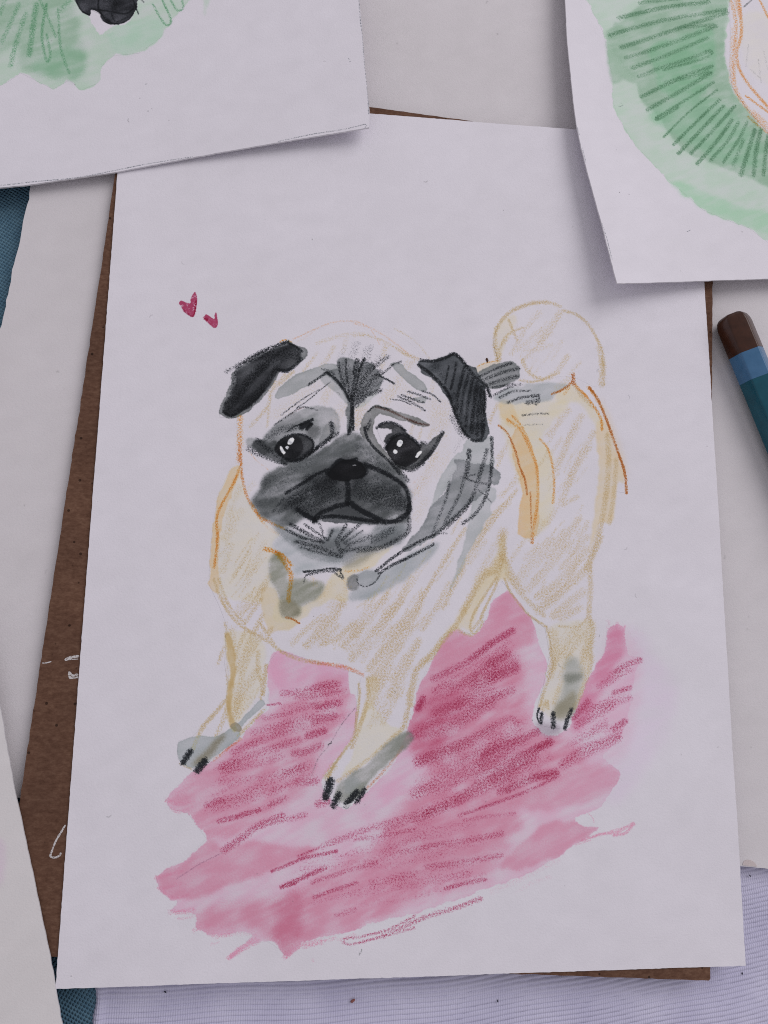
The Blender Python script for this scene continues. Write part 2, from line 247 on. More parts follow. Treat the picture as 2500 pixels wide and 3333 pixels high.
('c',[(45.58,46.8),(38.2,44.9),(33.33,43.73)],1.8,(150,58,90),.31),
('c',[(35.95,45.64),(32.55,44.7)],1.64,(150,58,90),.41),
('c',[(46.94,43.41),(39.55,42.02),(32.2,41.6)],1.79,(150,58,90),.24),
('c',[(53.25,41.44),(49.5,41.23)],2.08,(150,58,90),.44),
('c',[(32.88,37.56),(29.52,36.65)],1.62,(150,58,90),.44),
('c',[(56.11,37.09),(54.13,36.64)],1.8,(150,58,90),.44),
('c',[(48.28,40.52),(39.7,38.21),(33.6,37.79)],2.07,(150,58,90),.24),
('c',[(41.04,35.35),(36.93,34.22),(32.36,33.1)],1.22,(150,58,90),.58),
('c',[(46.63,37.9),(43.46,36.51)],1.51,(150,58,90),.38),
('c',[(46.06,33.98),(40.25,31.58),(37.41,29.51),(33.88,27.13)],1.77,(150,58,90),.51),
('c',[(51.25,34.27),(43.89,32.59)],1.37,(150,58,90),.34),
('c',[(58.53,26.38),(51.51,25.1),(47.87,23.76),(44.26,22.44)],.83,(150,58,90),.61),
('c',[(54.42,27.15),(50.03,25.47)],.68,(150,58,90),.46),
('c',[(56.01,22.92),(50.9,20.93),(46.56,19.22)],1.09,(150,58,90),.61),
('c',[(49.46,19.92),(46.56,19.22)],.88,(150,58,90),.66),
('c',[(67.56,23.77),(60.85,22.13),(56.06,20.83),(53.13,19.85)],1.11,(150,58,90),.38),
('c',[(76.15,33.98),(66.32,31.23),(55.15,27.49)],1.56,(150,58,90),.34),
('c',[(76.17,30.74),(68.23,29.42),(62.59,28.79)],.99,(150,58,90),.36),
('c',[(63.13,19.65),(57.23,18.03),(53.77,16.9)],.96,(150,58,90),.48),
('c',[(76.22,21.14),(66.49,19.58)],1.68,(150,58,90),.28),
('c',[(62.86,14.11),(58.82,13)],1.37,(150,58,90),.31),
('c',[(96.47,29.54),(88.3,28.21),(80.6,27.25),(72.99,25.95)],1.44,(150,58,90),.38),
('c',[(96.02,24.86),(88.27,23.74),(78.7,22.66)],1.43,(150,58,90),.38),
('c',[(92.48,19.75),(87.48,18.96),(83.27,17.99)],1,(150,58,90),.48),
('c',[(99.28,33.87),(92.22,33.22),(87.55,32.55)],1.02,(150,58,90),.28),
('c',[(109.78,41.9),(102.13,38.62),(92.24,35.41),(86.39,33.66)],.89,(150,58,90),.51),
('c',[(109.41,43.03),(103.38,41.58),(97.79,39.03)],1.92,(150,58,90),.48),
('c',[(108.37,49.81),(105.12,48.31)],1.93,(150,58,90),.56),
('c',[(101.15,50.2),(96.31,46.84),(91.54,45)],2.95,(150,58,90),.42),
('c',[(104.28,46.8),(99.45,44.21),(94.27,41.64)],2.95,(150,58,90),.51),
('c',[(97.07,44.22),(90.74,42.78)],2.19,(150,58,90),.38),
('c',[(98.61,41.61),(90.71,38.72),(82.52,35.15),(78.28,33.75)],2.19,(150,58,90),.42),
('c',[(82.91,35.51),(78.28,34.11)],1.71,(150,58,90),.51),
('c',[(124.69,50.53),(118.45,47.88),(111.46,44.51)],2.27,(150,58,90),.36),
('c',[(88.43,50.23),(80.57,47.28),(76.69,45.44)],2.18,(150,58,90),.4),
('c',[(84.48,43.56),(76.73,38.48)],2.88,(150,58,90),.34),
('c',[(80.58,40.64),(75.96,38.12)],2.14,(150,58,90),.38),
('c',[(76.75,33.41),(69.15,30.63)],1.41,(150,58,90),.34),
('c',[(78.3,29.43),(69.2,26.37)],1.69,(150,58,90),.28),
('c',[(88.26,21.07),(73.05,18.55)],2.12,(150,58,90),.22),
('c',[(94.42,72.58),(88.77,68.37),(84.76,66.28),(80.25,64.21)],1.79,(150,58,90),.51),
('c',[(94.38,68.42),(87.41,63.22),(82.1,62.69)],2.23,(150,58,90),.38),
('c',[(94.34,64.8),(90.06,62.47)],2.97,(150,58,90),.51),
('c',[(94.3,61.72),(87.38,58.9),(80.79,56.86)],2.96,(150,58,90),.38),
('c',[(77.9,59.63),(76.86,57.49)],1.74,(150,58,90),.76),
('c',[(94.27,58.4),(84.73,53.85),(76.37,51.61)],2.95,(150,58,90),.32),
('c',[(94.2,52.59),(87.34,49.09),(76.92,45.92)],2.64,(150,58,90),.38),
('c',[(86.02,48.35),(76.92,45.42)],2.61,(150,58,90),.42),
('c',[(94.13,45.83),(84.7,40.96),(75.92,38.83)],2.63,(150,58,90),.32),
('c',[(83.39,36.09),(79.02,34.45)],1.86,(150,58,90),.48),
('c',[(94.07,41.13),(88.59,38.72)],2.18,(150,58,90),.38),
('c',[(84.75,63.21),(80.79,61.41)],1.91,(150,58,90),.36),
('c',[(90.02,55.86),(83.41,53.35)],2.2,(150,58,90),.32),
('c',[(99.58,75.59),(95.42,73.1),(90.67,69.71)],1.66,(150,58,90),.61),
('c',[(98.54,70.09),(93.79,67.93)],2.25,(150,58,90),.48),
('c',[(100.07,67.07),(93.75,64.32)],2.99,(150,58,90),.56),
('c',[(94.72,67.03),(90.63,64.6)],2.98,(150,58,90),.51),
('c',[(99.36,61.65),(95.27,60.14),(90.58,57.75)],2.08,(150,58,90),.48),
('c',[(100.18,54.21),(98.32,55.1),(93.63,52.75),(90.53,50.99)],1.92,(150,58,90),.38),
('c',[(105.14,52.14),(100.74,50.39),(96.06,48.64),(92.34,46.91)],1.93,(150,58,90),.56),
('c',[(107.9,49.49),(103.49,47.74),(98.48,45.14)],1.93,(150,58,90),.52),
('c',[(109.6,42.46),(104.3,41.63),(99.63,39.93),(95.93,38.81)],1.78,(150,58,90),.48),
('c',[(102.83,45.7),(96.6,42.83),(90.45,40.58)],2.21,(150,58,90),.38),
('c',[(131.15,68.98),(127.34,67.72),(125,66.02)],1.55,(150,58,90),.54),
('c',[(125.65,66.02),(120.68,62.64)],2,(150,58,90),.28),
('c',[(128.42,62.37),(124.17,61.14)],1.23,(150,58,90),.48),
('c',[(127.99,59.94),(122.13,58.41),(117.29,57.2)],1.84,(150,58,90),.38),
('c',[(126.8,54.51),(123.84,52.72)],1.68,(150,58,90),.48),
('c',[(123.73,58.12),(114.95,53.62)],2.13,(150,58,90),.38),
('c',[(125.05,50.93),(117.01,48.57),(110.92,44.78)],1.97,(150,58,90),.38),
('c',[(117.67,59.01),(114.37,55.41)],1.82,(150,58,90),.52),
('c',[(121.96,53.61),(115.48,50.35)],1.97,(150,58,90),.34),
('c',[(76.27,12.41),(70.35,9.8),(64.81,8.57),(60.4,8),(61.52,6.95),(66.67,7.84),(76.28,9.99)],.62,(150,58,90),.42),
('c',[(91.29,15.71),(85.17,13.74),(78.74,12.15),(69.42,8.6)],1.13,(150,58,90),.42),
('w',[(33.53,113.51),(34.22,109.6),(35.4,106.41),(37.34,103.51),(39.54,100.64),(43.55,97.82),(41.81,95.39),(42.18,92.5),(40.97,90.11),(41.34,86.99),(42.98,84.42),(43.58,81.84),(44.73,78.26),(48.64,76.77),(44.58,75.18),(41.75,75.66),(40.65,77.69),(40.06,79.73),(38.98,81.25),(34.37,81.7),(30.75,82.92),(28.11,85.19),(27.6,90.35),(28.2,101.92),(29.54,109.18),(31.46,113.03)],(197,187,178),.63,.12,.29,.29,.3),
('w',[(33.53,113.51),(31.46,113.03),(30.51,110.83),(28.66,105.94),(28.2,101.92),(27.73,98.21),(27.53,91.91),(27.4,90.35),(27.75,87.25),(27.46,85.43),(29.72,83.29),(29.87,85.48),(29.31,91.95),(29.74,99.32),(31.28,105.21),(32.67,109.28)],(195,170,144),.63,.4,.22,.22,.3),
('w',[(40.38,84.89),(42.98,84.42),(43.58,81.84),(44.73,78.26),(48.64,76.77),(44.58,75.18),(41.8,74.13),(41.24,75.65),(40.08,79.22),(39.45,82.29)],(188,170,145),.42,.3,.28,.28,.3),
('w',[(58.29,89.94),(60.9,91.32),(65.66,93.28),(70.98,95.54),(68.33,93.07),(64.91,89.81),(61.48,88.68),(59.69,86.02),(60.02,82.36),(55.84,82.04),(50.71,79.37),(48.72,76.77),(45.12,76.72),(42.52,77.71),(43.64,82.36),(49.12,80.64),(51.67,81.97),(53.95,84.61),(55.71,87.78)],(198,182,162),.67,.15,.36,.29,.35),
('w',[(96.81,130.54),(97.48,132.85),(102.63,132.42),(113.05,133.53),(114.64,131.96),(109.62,126.52),(107.61,123.2),(110.1,119.42),(110.58,113.05),(110.42,106.72),(109.04,101.99),(105.8,98.49),(103.28,98.43),(102.43,103.37),(102.86,109.64),(100.43,115.89),(99.23,120.63),(97.1,128.6)],(198,184,166),.67,.2,.39,.47,.4),
('w',[(99.9,122.9),(102.2,126.22),(104.39,123.07),(106.2,117.68),(106.81,112.93),(106.76,106.61),(106.48,100.99),(105.8,98.49),(103.91,98.07),(101.88,98.7),(101.12,100.23),(101.83,104.91),(102.61,109.63),(101.96,112.77),(100.91,115.9)],(194,164,131),.63,.45,.24,.24,.35),
('w',[(96.81,130.86),(97.32,132.91),(99.41,132.61),(101.3,130.08),(102.19,125.89),(99.95,126.13),(97.42,128.29)],(196,172,142),.5,.3,.24,.32,.3),
('w',[(122.05,128),(124.05,128.74),(125.56,124.86),(127.61,118.44),(129.02,112.85),(127.05,112.63),(125.9,104.01),(124.38,102.08),(122.13,102.34),(120.39,98.23),(118.67,94.46),(119.78,99.15),(121.77,110.22),(122.45,116),(122.16,121.48),(121.8,125.37)],(196,177,155),.67,.3,.24,.32,.3),
('w',[(111.78,135.13),(115.8,137.96),(117.68,135.06),(121.54,132.25),(124.03,128.08),(122.35,127.03),(120.16,130.22),(117.29,133.06),(113.02,132.54)],(198,182,160),.59,.2,.32,.48,.3),
('w',[(122.94,134.63),(125.13,131.09),(127.23,125.58),(129.28,119.15),(129.71,113.67),(128.2,116.84),(125.82,123.24)],(196,175,157),.42,0,.24,.65,.3),
('w',[(96.1,151.69),(100.41,156),(101.69,153.69),(98.99,148.48),(97.63,144.4),(96.34,145),(95.8,148.32)],(193,182,162),.38,.3,.24,.32,.3),
('w',[(91.14,141.42),(93.08,142.51),(96.65,143.29),(96.96,142.37),(93.06,140.2),(91.45,139.79)],(199,179,161),.5,.3,.24,.24,.3),
('w',[(92.08,89.24),(96.23,92.29),(97.14,98.57),(97.91,94.49),(98.66,89.1),(95.62,87.96),(91.74,82.03),(89.53,75.94),(87.38,76.17),(84.15,74.57),(82.01,71.43),(81.48,72.2),(86.31,78.78),(89.58,84.12)],(194,180,156),.59,.2,.3,.38,.35),
('w',[(31.7,74.21),(38.29,74.03),(40.94,71.27),(40.8,67.99),(40.27,62),(38.88,59.02),(36.06,54.84),(34.13,53.38),(33.58,54.6),(32.87,59.5),(33.34,65.69)],(195,186,172),.59,.15,.28,.35,.3),
('w',[(31.7,74.21),(33.23,73.97),(34,70.7),(34.54,66.95),(34.23,62.47),(33.86,59.5),(34.28,55.58),(35.65,52.65),(34.67,52.41),(33.62,53.87),(33.1,57.04),(32.67,59.5),(33.22,62.71),(33.34,65.69),(32.57,68.93),(32.18,71.94)],(176,153,117),.75,.35,.21,.28,.35),
('w',[(64.9,58.59),(67.52,56.34),(69.61,53.85),(73.25,52.36),(69.15,49.15),(65.61,45.97),(61.08,43.32),(59.07,42.36),(60.79,45.26),(62.48,49.66)],(196,187,175),.59,.25,.21,.29,.3),
('w',[(64.81,64.12),(67.41,64.14),(66.95,59.6),(64.92,57.09),(63.94,54.6),(62.46,50.89),(61.94,51.39),(63.4,55.59),(64.63,59.59)],(194,182,161),.5,.2,.22,.29,.3),
('w',[(96.7,98.07),(97.99,98.1),(98.55,92.4),(99.77,87.7),(96.56,87.95),(92.7,84.76),(90.76,81.01),(90.79,84.73),(94.67,90.43)],(194,180,156),.5,.2,.31,.38,.3),
('w',[(108.54,76.32),(118.95,78.31),(119.8,74.59),(118.68,70.26),(118.94,68.42),(116.48,61.72),(113.79,57.2),(110.56,55.11),(106.2,57.48),(108.25,64.1),(109.62,68.05)],(196,186,169),.46,.15,.3,.38,.3),
('c',[(96.64,143.19),(95.9,148.32),(97.09,152.76),(100.42,156.68),(105.75,159.04),(110.41,159.65),(113.39,158.73)],1.07,(174,154,124),.59),
('c',[(101.09,157.06),(105.75,159.21),(110.08,159.7)],1.27,(174,154,124),.44),
('c',[(114.36,157.65),(117.68,156.81),(120.94,154.08),(123.15,150.1),(124.33,145.75),(124.4,138.36)],.92,(174,154,124),.64),
('c',[(123.75,148.09),(124.24,143.05),(123.9,138.34)],1.85,(174,154,124),.51),
('c',[(97,146.04),(98.68,149.48),(100.99,151.28),(103.47,152.43)],.72,(174,154,124),.59),
('c',[(99.73,154.26),(100.99,150.95),(102.09,148.31)],.81,(174,154,124),.59),
('c',[(95.98,146.99),(96.99,144.7),(96.97,143.37)],1.43,(174,154,124),.59),
('c',[(103.15,143.68),(104.09,141.39),(106.01,139.49),(108.28,138.77)],1.17,(174,154,124),.54),
('c',[(102.41,138.33),(105.33,137.97),(108.61,138.95),(112.59,140.81)],.72,(174,154,124),.59),
('c',[(108.02,156.77),(103.62,151.43),(100.25,145.2)],1.28,(174,154,124),.31),
('c',[(113.34,157.08),(110.92,153.18),(107.52,148.93)],2.03,(174,154,124),.39),
('c',[(108.25,152.36),(101.89,146.29)],1.28,(174,154,124),.31),
('c',[(110.88,151.48),(103.15,143.35)],1.28,(174,154,124),.33),
('c',[(110.79,148.09),(106.81,146.54),(104.18,146.41)],1.46,(174,154,124),.29),
('c',[(115.01,145.28),(112.61,141.81),(109.93,139.35)],1.64,(174,154,124),.35),
('c',[(118.28,143.76),(115.54,140.61)],1.28,(174,154,124),.29),
('c',[(115.18,139.26),(111.83,136.78)],1.64,(174,154,124),.39),
('c',[(124.9,124.84),(124.92,116.73),(123.6,107.11),(121.7,99.19),(119.61,93.87),(118.24,91)],1.54,(174,154,124),.59),
('c',[(126.95,118.41),(126.15,110.36),(124.71,102.4)],1.27,(174,154,124),.51),
('c',[(116.62,138),(118.34,135.09),(121.53,131.92)],1.27,(174,154,124),.59),
('c',[(121.31,125.35),(117.86,119.7),(114.78,113.82)],1.81,(174,154,124),.37),
('c',[(118.17,129.48),(114.71,122.82),(111.29,115.62)],2.17,(174,154,124),.39),
('c',[(114.94,130.98),(109.57,124.24)],1.8,(174,154,124),.34),
('c',[(119.21,121.05),(115.78,115.13),(113.03,108.69),(112.66,106.79)],2.16,(174,154,124),.41),
('c',[(116.56,108.8),(113.3,106.81)],1.42,(174,154,124),.39),
('c',[(112.78,123.39),(109.43,118.44)],1.25,(174,154,124),.29),
('c',[(110.7,105.16),(104.52,97.53)],1.4,(174,154,124),.33),
('c',[(117.03,103.14),(113.41,99.3),(108.84,93.63)],1.59,(174,154,124),.39),
('c',[(113.13,100.54),(105.65,91.11)],1.4,(174,154,124),.31),
('c',[(118.81,98.81),(111.92,90.88)],1.76,(174,154,124),.39),
('c',[(101.29,110.22),(97.44,105.72),(94.57,101.6),(90.16,94.44)],.96,(174,154,124),.43),
('c',[(99.34,106.71),(93.31,100.03)],.87,(174,154,124),.39),
('c',[(97.66,99.52),(97.01,97.04),(97.28,93.99),(96.3,90.56)],2.58,(174,154,124),.49),
('c',[(96.5,131.83),(94.53,126.88)],.88,(174,154,124),.41),
('c',[(99.25,122.23),(96.65,117.98)],1.23,(174,154,124),.33),
('c',[(98.59,120.6),(96.3,115.74)],1.05,(174,154,124),.33),
('c',[(102,114.99),(97.47,108.22)],.88,(174,154,124),.33),
('c',[(107.15,102.56),(102.63,97.18),(98.8,91.58)],1.4,(174,154,124),.29),
('c',[(88.04,99.98),(84.19,93.65),(80.39,87.94),(76.13,79.43)],1.11,(174,154,124),.45),
('c',[(97.52,106.01),(95.26,103.74),(92.44,99.27),(89.1,93.48),(85.8,87.51),(82.82,80.84)],1.3,(174,154,124),.47),
('c',[(100.93,109.46),(96.66,104.33),(93.83,99.85)],1.05,(174,154,124),.37),
('c',[(102.66,113.44),(96.71,108.21)],1.23,(174,154,124),.31),
('c',[(75.01,87.84),(70.81,80.4),(66.64,75.66),(61.27,68.68)],1.83,(174,154,124),.43),
('c',[(69.44,84.04),(64.24,77.96),(59.14,71.47)],1.65,(174,154,124),.43),
('c',[(65.51,81.1),(60.36,75.33)],1.47,(174,154,124),.34),
('c',[(77.71,83.92),(76.13,79.43),(72.97,75.48),(68.8,71.31),(65.21,66.42)],1.99,(174,154,124),.47),
('c',[(80.93,88.75),(77.71,83.39)],1.17,(174,154,124),.42),
('c',[(84.17,86.68),(79.6,78.17),(77.74,75.8)],1.43,(174,154,124),.39),
('c',[(83.62,81.9),(79.87,79.74),(76.15,76.3),(70.86,74.68)],1.5,(174,154,124),.37),
('c',[(76.69,72.93),(73.56,67.76),(70.45,63.92)],1.97,(174,154,124),.39),
('c',[(72.47,72.11),(68.33,66.96),(65.76,63.89)],2.29,(174,154,124),.43),
('c',[(84.19,93.65),(81.47,89.03)],1.01,(174,154,124),.39),
('c',[(87.71,89.96),(84.17,84.03)],1.35,(174,154,124),.39),
('c',[(93.25,97.11),(89.09,91.6)],1.37,(174,154,124),.33),
('c',[(72.38,81.99),(69.23,79.59),(67.69,75.42)],2.14,(174,154,124),.39),
('c',[(75.06,79.41),(69.55,74.66),(66.66,74.37)],1.98,(174,154,124),.37),
('c',[(64.32,72.8),(59.93,70.71)],1.3,(174,154,124),.31),
('c',[(66.94,72.83),(61.27,68.68)],1.46,(174,154,124),.35),
('c',[(62.48,73.81),(59.37,72.75)],1.13,(174,154,124),.29),
('c',[(97.43,99.67),(97.64,94.49),(96.48,90.4),(92.34,88.17),(89.58,83.05),(86.85,78.26),(84.15,74.83),(82.01,72.21),(80.15,69.61),(76.73,66.5),(75.68,64.91)],1.29,(174,154,124),.64),
('c',[(93.18,89.8),(90.13,84.92),(87.39,79.85)],1.7,(174,154,124),.49),
('c',[(97.41,98.3),(97.07,93.12)],2.06,(174,154,124),.44),
('c',[(95.9,88.24),(92.85,83.91),(90.09,79.36),(89.26,76.2),(90.33,74.9),(92.24,77.28),(91.98,78.86),(95.04,85.01),(96.17,87.7)],.68,(174,154,124),.74),
('c',[(92.26,78.86),(90.07,75.95)],.76,(174,154,124),.64),
('c',[(97.35,93.67),(99.5,89.38),(102.15,85.13)],1.71,(174,154,124),.51),
('c',[(86.3,75.9),(87.64,74.87),(89.52,74.37)],.83,(174,154,124),.59),
('c',[(97.85,87.98),(99.4,84.56),(103.48,79.65),(107.91,76.62)],.68,(174,154,124),.69),
('c',[(98.51,89.24),(100.7,85.84),(104.17,82.15),(107.33,79.4)],1.37,(174,154,124),.51),
('c',[(107.91,76.62),(108.8,73.85),(109.03,70.18),(109.61,67.74),(108.26,64.4),(106.91,61.08),(105.89,57.78)],.85,(174,154,124),.64),
('c',[(109.8,68.96),(108.59,65)],2.21,(174,154,124),.54),
('c',[(122.28,98.7),(120.84,95.44),(119.41,92.2),(119.18,85.21),(118.66,79.56),(119.52,75.83),(118.73,71.8),(118.96,69.04),(117.88,65.36),(115.8,60.51),(114.44,57.8)],1.5,(174,154,124),.57),
('c',[(118.32,78.93),(115.65,76.71),(111.13,76.81)],.78,(174,154,124),.54),
('c',[(109.48,75.09),(110.3,69.58)],3.07,(174,154,124),.45),
('c',[(118.91,77.07),(118.03,70.26)],3.11,(174,154,124),.45),
('c',[(115.64,76.4),(112.95,72.67),(112.24,70.21)],3.1,(174,154,124),.37),
('c',[(117.41,70.87),(116.61,65.96)],2.23,(174,154,124),.45),
('c',[(113.52,70.22),(110.81,64.71)],1.2,(174,154,124),.37),
('c',[(111.43,64.11),(109.39,58.69)],1.52,(174,154,124),.37),
('c',[(107.5,58.98),(106.51,57.19)],1.18,(174,154,124),.54),
('c',[(107.81,58.98),(107.93,57.49)],.84,(174,154,124),.59),
('c',[(109.05,97.73),(101.38,87.73)],2.26,(174,154,124),.33),
('c',[(114.29,97.21),(108.23,90.38),(103.59,85.57)],2.28,(174,154,124),.37),
('c',[(118.53,95.71),(111.75,87.92),(106.14,83.74)],2.28,(174,154,124),.41),
('c',[(118.71,90.91),(113.33,86.37),(106.07,80.62)],2.45,(174,154,124),.43),
('c',[(117.21,85.18),(109.91,79.43)],2.43,(174,154,124),.43),
('c',[(116.44,81.4),(111.83,78.84)],2.08,(174,154,124),.43),
('c',[(106.41,96.39),(103.09,93.13)],1.73,(174,154,124),.29),
('c',[(111.33,84.45),(106.73,81.25)],2.59,(174,154,124),.39),
('c',[(95.38,96.13),(90.81,87.53)],1.71,(174,154,124),.33),
('c',[(95.66,92.34),(90.8,85.35)],1.71,(174,154,124),.39),
('c',[(97.34,98.09),(97.28,93.32),(95.94,88.88)],2.06,(174,154,124),.49),
('c',[(28.68,86.49),(29.98,83.16),(31.92,79.61),(34.59,76.59),(37.98,74.34),(41.87,72.36),(44.49,70.36),(48.37,68.62),(53.53,67.53)],.87,(174,154,124),.69),
('c',[(29.82,86.64),(31.27,82.67),(33.46,79.12),(36.11,76.61)],.87,(174,154,124),.59),
('c',[(39.53,76.91),(41.3,74.13),(42.9,72.11)],.87,(174,154,124),.59),
('c',[(40.87,85.68),(37.46,80.97),(34.54,77.61)],1.28,(174,154,124),.45),
('c',[(37.38,83.03),(34.5,78.62)],1.11,(174,154,124),.37),
('c',[(39.71,82.3),(36.11,76.61)],1.11,(174,154,124),.51),
('c',[(40.11,78.45),(38.48,74.6)],1.27,(174,154,124),.51),
('c',[(31.87,103.63),(31.59,98.31)],2.09,(174,154,124),.29),
('c',[(33.99,102.62),(30.64,96.44)],2.41,(174,154,124),.29),
('c',[(32.27,94.64),(30.49,88.59)],1.59,(174,154,124),.33),
('c',[(36.45,93.16),(33.1,87.35)],1.12,(174,154,124),.39),
('c',[(39.99,95.34),(37.15,88.73),(36.25,85.59)],1.77,(174,154,124),.29),
('c',[(41.32,87.51),(38.89,83.57)],1.6,(174,154,124),.37),
('c',[(38.36,97.42),(34.55,89.46)],1.29,(174,154,124),.24),
('c',[(33.74,108.51),(31.87,103.63)],1.62,(174,154,124),.29),
('c',[(36.84,109.42),(35.35,107.48)],1.62,(174,154,124),.23),
('c',[(42.27,75.41),(41.33,73.11)],1.27,(174,154,124),.49),
('c',[(58.65,81.3),(54.59,76.85),(50.85,71.69)],2.27,(174,154,124),.43),
('c',[(54.03,78.38),(49.73,74.73),(47.24,72.16)],1.61,(174,154,124),.37),
('c',[(61.33,76.93),(57.27,73.28),(53.67,71.97)],1.62,(174,154,124),.47),
('c',[(55.17,74.28),(50.08,71.68)],1.28,(174,154,124),.41),
('c',[(31.72,76.49),(31.98,73.7)],.94,(174,154,124),.59),
('c',[(33.18,74.98),(33.91,69.95)],2.04,(174,154,124),.45),
('c',[(38.05,73.77),(35.08,65.95)],2.04,(174,154,124),.45),
('c',[(36.24,74.51),(34.43,69.45)],1.26,(174,154,124),.45),
('c',[(39.82,73.79),(36.55,66.96),(35.36,59.5)],1.73,(174,154,124),.47),
('c',[(39.37,65.73),(36.31,60.74),(34.52,55.82)],2.35,(174,154,124),.47),
('c',[(31.84,71.18),(30.51,67.41)],.93,(174,154,124),.43),
('c',[(31.02,69.92),(30.39,67.16)],.78,(174,154,124),.39),
('c',[(39.46,70),(39.51,65.48),(40.48,63.24),(40.83,60.51)],1.1,(174,154,124),.64),
('c',[(41.35,66.99),(41.03,62),(40.37,59.52)],1.02,(174,154,124),.59),
('c',[(32.39,59),(30.52,56.55),(27.72,53.14),(25.75,48.56)],1.08,(174,154,124),.64),
('c',[(32.93,58.02),(32.1,54.6),(30.76,51.44)],1.08,(174,154,124),.47),
('c',[(33.12,59.5),(33.04,55.57)],.93,(174,154,124),.49),
('c',[(41.21,57.05),(38.57,54.35),(35.7,51.43)],.78,(174,154,124),.64),
('c',[(23.24,45.46),(25.73,44.26)],.6,(174,154,124),.59),
('c',[(32.53,66.93),(32.84,62.95)],.78,(174,154,124),.39),
('c',[(34.23,62.47),(35.52,55.82)],1.86,(174,154,124),.39),
('c',[(64.94,64.25),(65.12,60.85),(64.41,57.09),(62.94,52.62),(61.48,48.93)],1.13,(174,154,124),.67),
('c',[(62.76,63.1),(63.06,60.59),(62.5,55.84),(61.94,51.39),(59.72,47.95),(57.26,44.55),(56.07,41.42)],.72,(174,154,124),.74),
('c',[(57.51,44.8),(55.8,42.38)],1.57,(174,154,124),.54),
('c',[(76.29,66.23),(75.78,64.18),(75.01,60.88),(74.77,58.36)],1.79,(174,154,124),.64),
('c',[(74.77,58.36),(74.26,56.1),(73.24,53.11),(70.68,50.88),(66.61,47.19),(62.58,44.28),(58.34,41.4)],.97,(174,154,124),.55),
('c',[(85.86,76.4),(82.64,73.49),(80.24,70.36),(76.81,67),(75.77,64.69)],1.41,(174,154,124),.61),
('c',[(66.38,63.63),(65.93,58.59)],2.9,(174,154,124),.45),
('c',[(69.98,67.2),(67.44,62.12)],2.59,(174,154,124),.45),
('c',[(74.18,67.23),(70.06,60.61)],2.44,(174,154,124),.43),
('c',[(72.65,62.14),(69.08,55.1)],1.62,(174,154,124),.39),
('c',[(76.79,72.65),(74.18,67.23)],1.81,(174,154,124),.39),
('c',[(73.64,69.28),(71.57,65.69)],1.79,(174,154,124),.37),
('c',[(69.06,56.6),(68.57,54.35)],1.76,(174,154,124),.41),
('c',[(74.25,57.1),(73.5,53.35)],1.45,(174,154,124),.49),
('c',[(68.75,82.7),(65.12,77.95),(61.53,73.78)],1.64,(174,154,124),.39),
('c',[(72.74,82.76),(68.82,76.96),(66.21,75.12)],1.98,(174,154,124),.43),
('c',[(77.54,82.84),(74.1,78.07),(70.43,74.14)],1.82,(174,154,124),.39),
('c',[(74.65,76),(68.9,70.26),(66.84,68.2)],2.3,(174,154,124),.37),
('c',[(75.71,76.27),(72.04,71.57)],1.65,(174,154,124),.37),
('c',[(81.3,81.32),(77.84,76.04)],1.5,(174,154,124),.37),
('c',[(63.53,78.71),(59.48,71.96)],1.63,(174,154,124),.33),
('c',[(61.07,70.19),(60.84,68.66)],1.45,(174,154,124),.39),
('c',[(58.49,82.01),(55.75,76.28),(50.7,71.62)],1.95,(174,154,124),.41),
('c',[(57.83,76.31),(54.04,72.16)],1.45,(174,154,124),.43),
('c',[(65.21,72.28),(63.71,68.17)],1.62,(174,154,124),.31),
('c',[(60.01,147.96),(62.32,148.21),(65.59,147.65),(68.64,146.47),(71.23,145.02),(73.11,143.9),(75.46,142.92)],.69,(174,154,124),.43),
('c',[(70.24,150.36),(73.07,149.03),(75.91,146.98),(77.8,144.87),(79.22,142.86)],.52,(174,154,124),.34),
('c',[(71.23,145.02),(73.58,143.68),(76.4,142.72)],1.04,(174,154,124),.44),
('c',[(51,145.57),(54.41,146.96),(57.85,148.11),(61.32,148.55),(63.86,148.19)],1.11,(174,154,124),.31),
('c',[(40.88,135.26),(40.11,131.69),(39.33,128.61),(35.53,123.58)],1,(174,154,124),.49),
('c',[(39.84,132.86),(39.77,128.63),(39.51,123.74)],.75,(174,154,124),.43),
('c',[(43.29,137.27),(40.95,133.38)],.84,(174,154,124),.39),
('c',[(45.3,137.84),(42.03,134.61)],1.09,(174,154,124),.49),
('c',[(51.07,142.92),(47.78,138.2)],1.02,(174,154,124),.31),
('c',[(55.15,144.81),(53.4,141.11),(52.07,139.6)],1.2,(174,154,124),.39),
('c',[(58.32,147.65),(57.48,143.73)],1.38,(174,154,124),.27),
('c',[(51.29,134.56),(46.86,131.29),(42.06,127.1)],3.38,(174,154,124),.22),
('c',[(54.47,134.47),(53.2,130.86)],2.54,(174,154,124),.27),
('c',[(61.42,129.57),(60.82,124.83)],2.55,(174,154,124),.29),
('c',[(57.77,129.41),(54.96,123.66)],3.38,(174,154,124),.23),
('c',[(73.83,141.5),(70.62,135.07),(68.36,130.68)],2.09,(174,154,124),.24),
('c',[(80.17,136.96),(79.71,133.57)],1.4,(174,154,124),.27),
('c',[(80.65,131.93),(81.12,124.09)],4.35,(174,154,124),.22),
('c',[(83.46,130.85),(82.52,123.67)],3.49,(174,154,124),.22),
('c',[(75.1,125.27),(74.2,122.17)],1.03,(174,154,124),.37),
('c',[(77.41,124.65),(76.5,122.03)],.86,(174,154,124),.37),
('c',[(80.19,124.77),(79.27,122.37)],1.04,(174,154,124),.33),
('c',[(68.18,146.08),(67.09,140.2)],1.56,(174,154,124),.34),
('c',[(76.46,130.55),(73.19,133.75)],4.32,(174,154,124),.19),
('c',[(71.31,136.55),(68.12,131.62)],3.46,(174,154,124),.21),
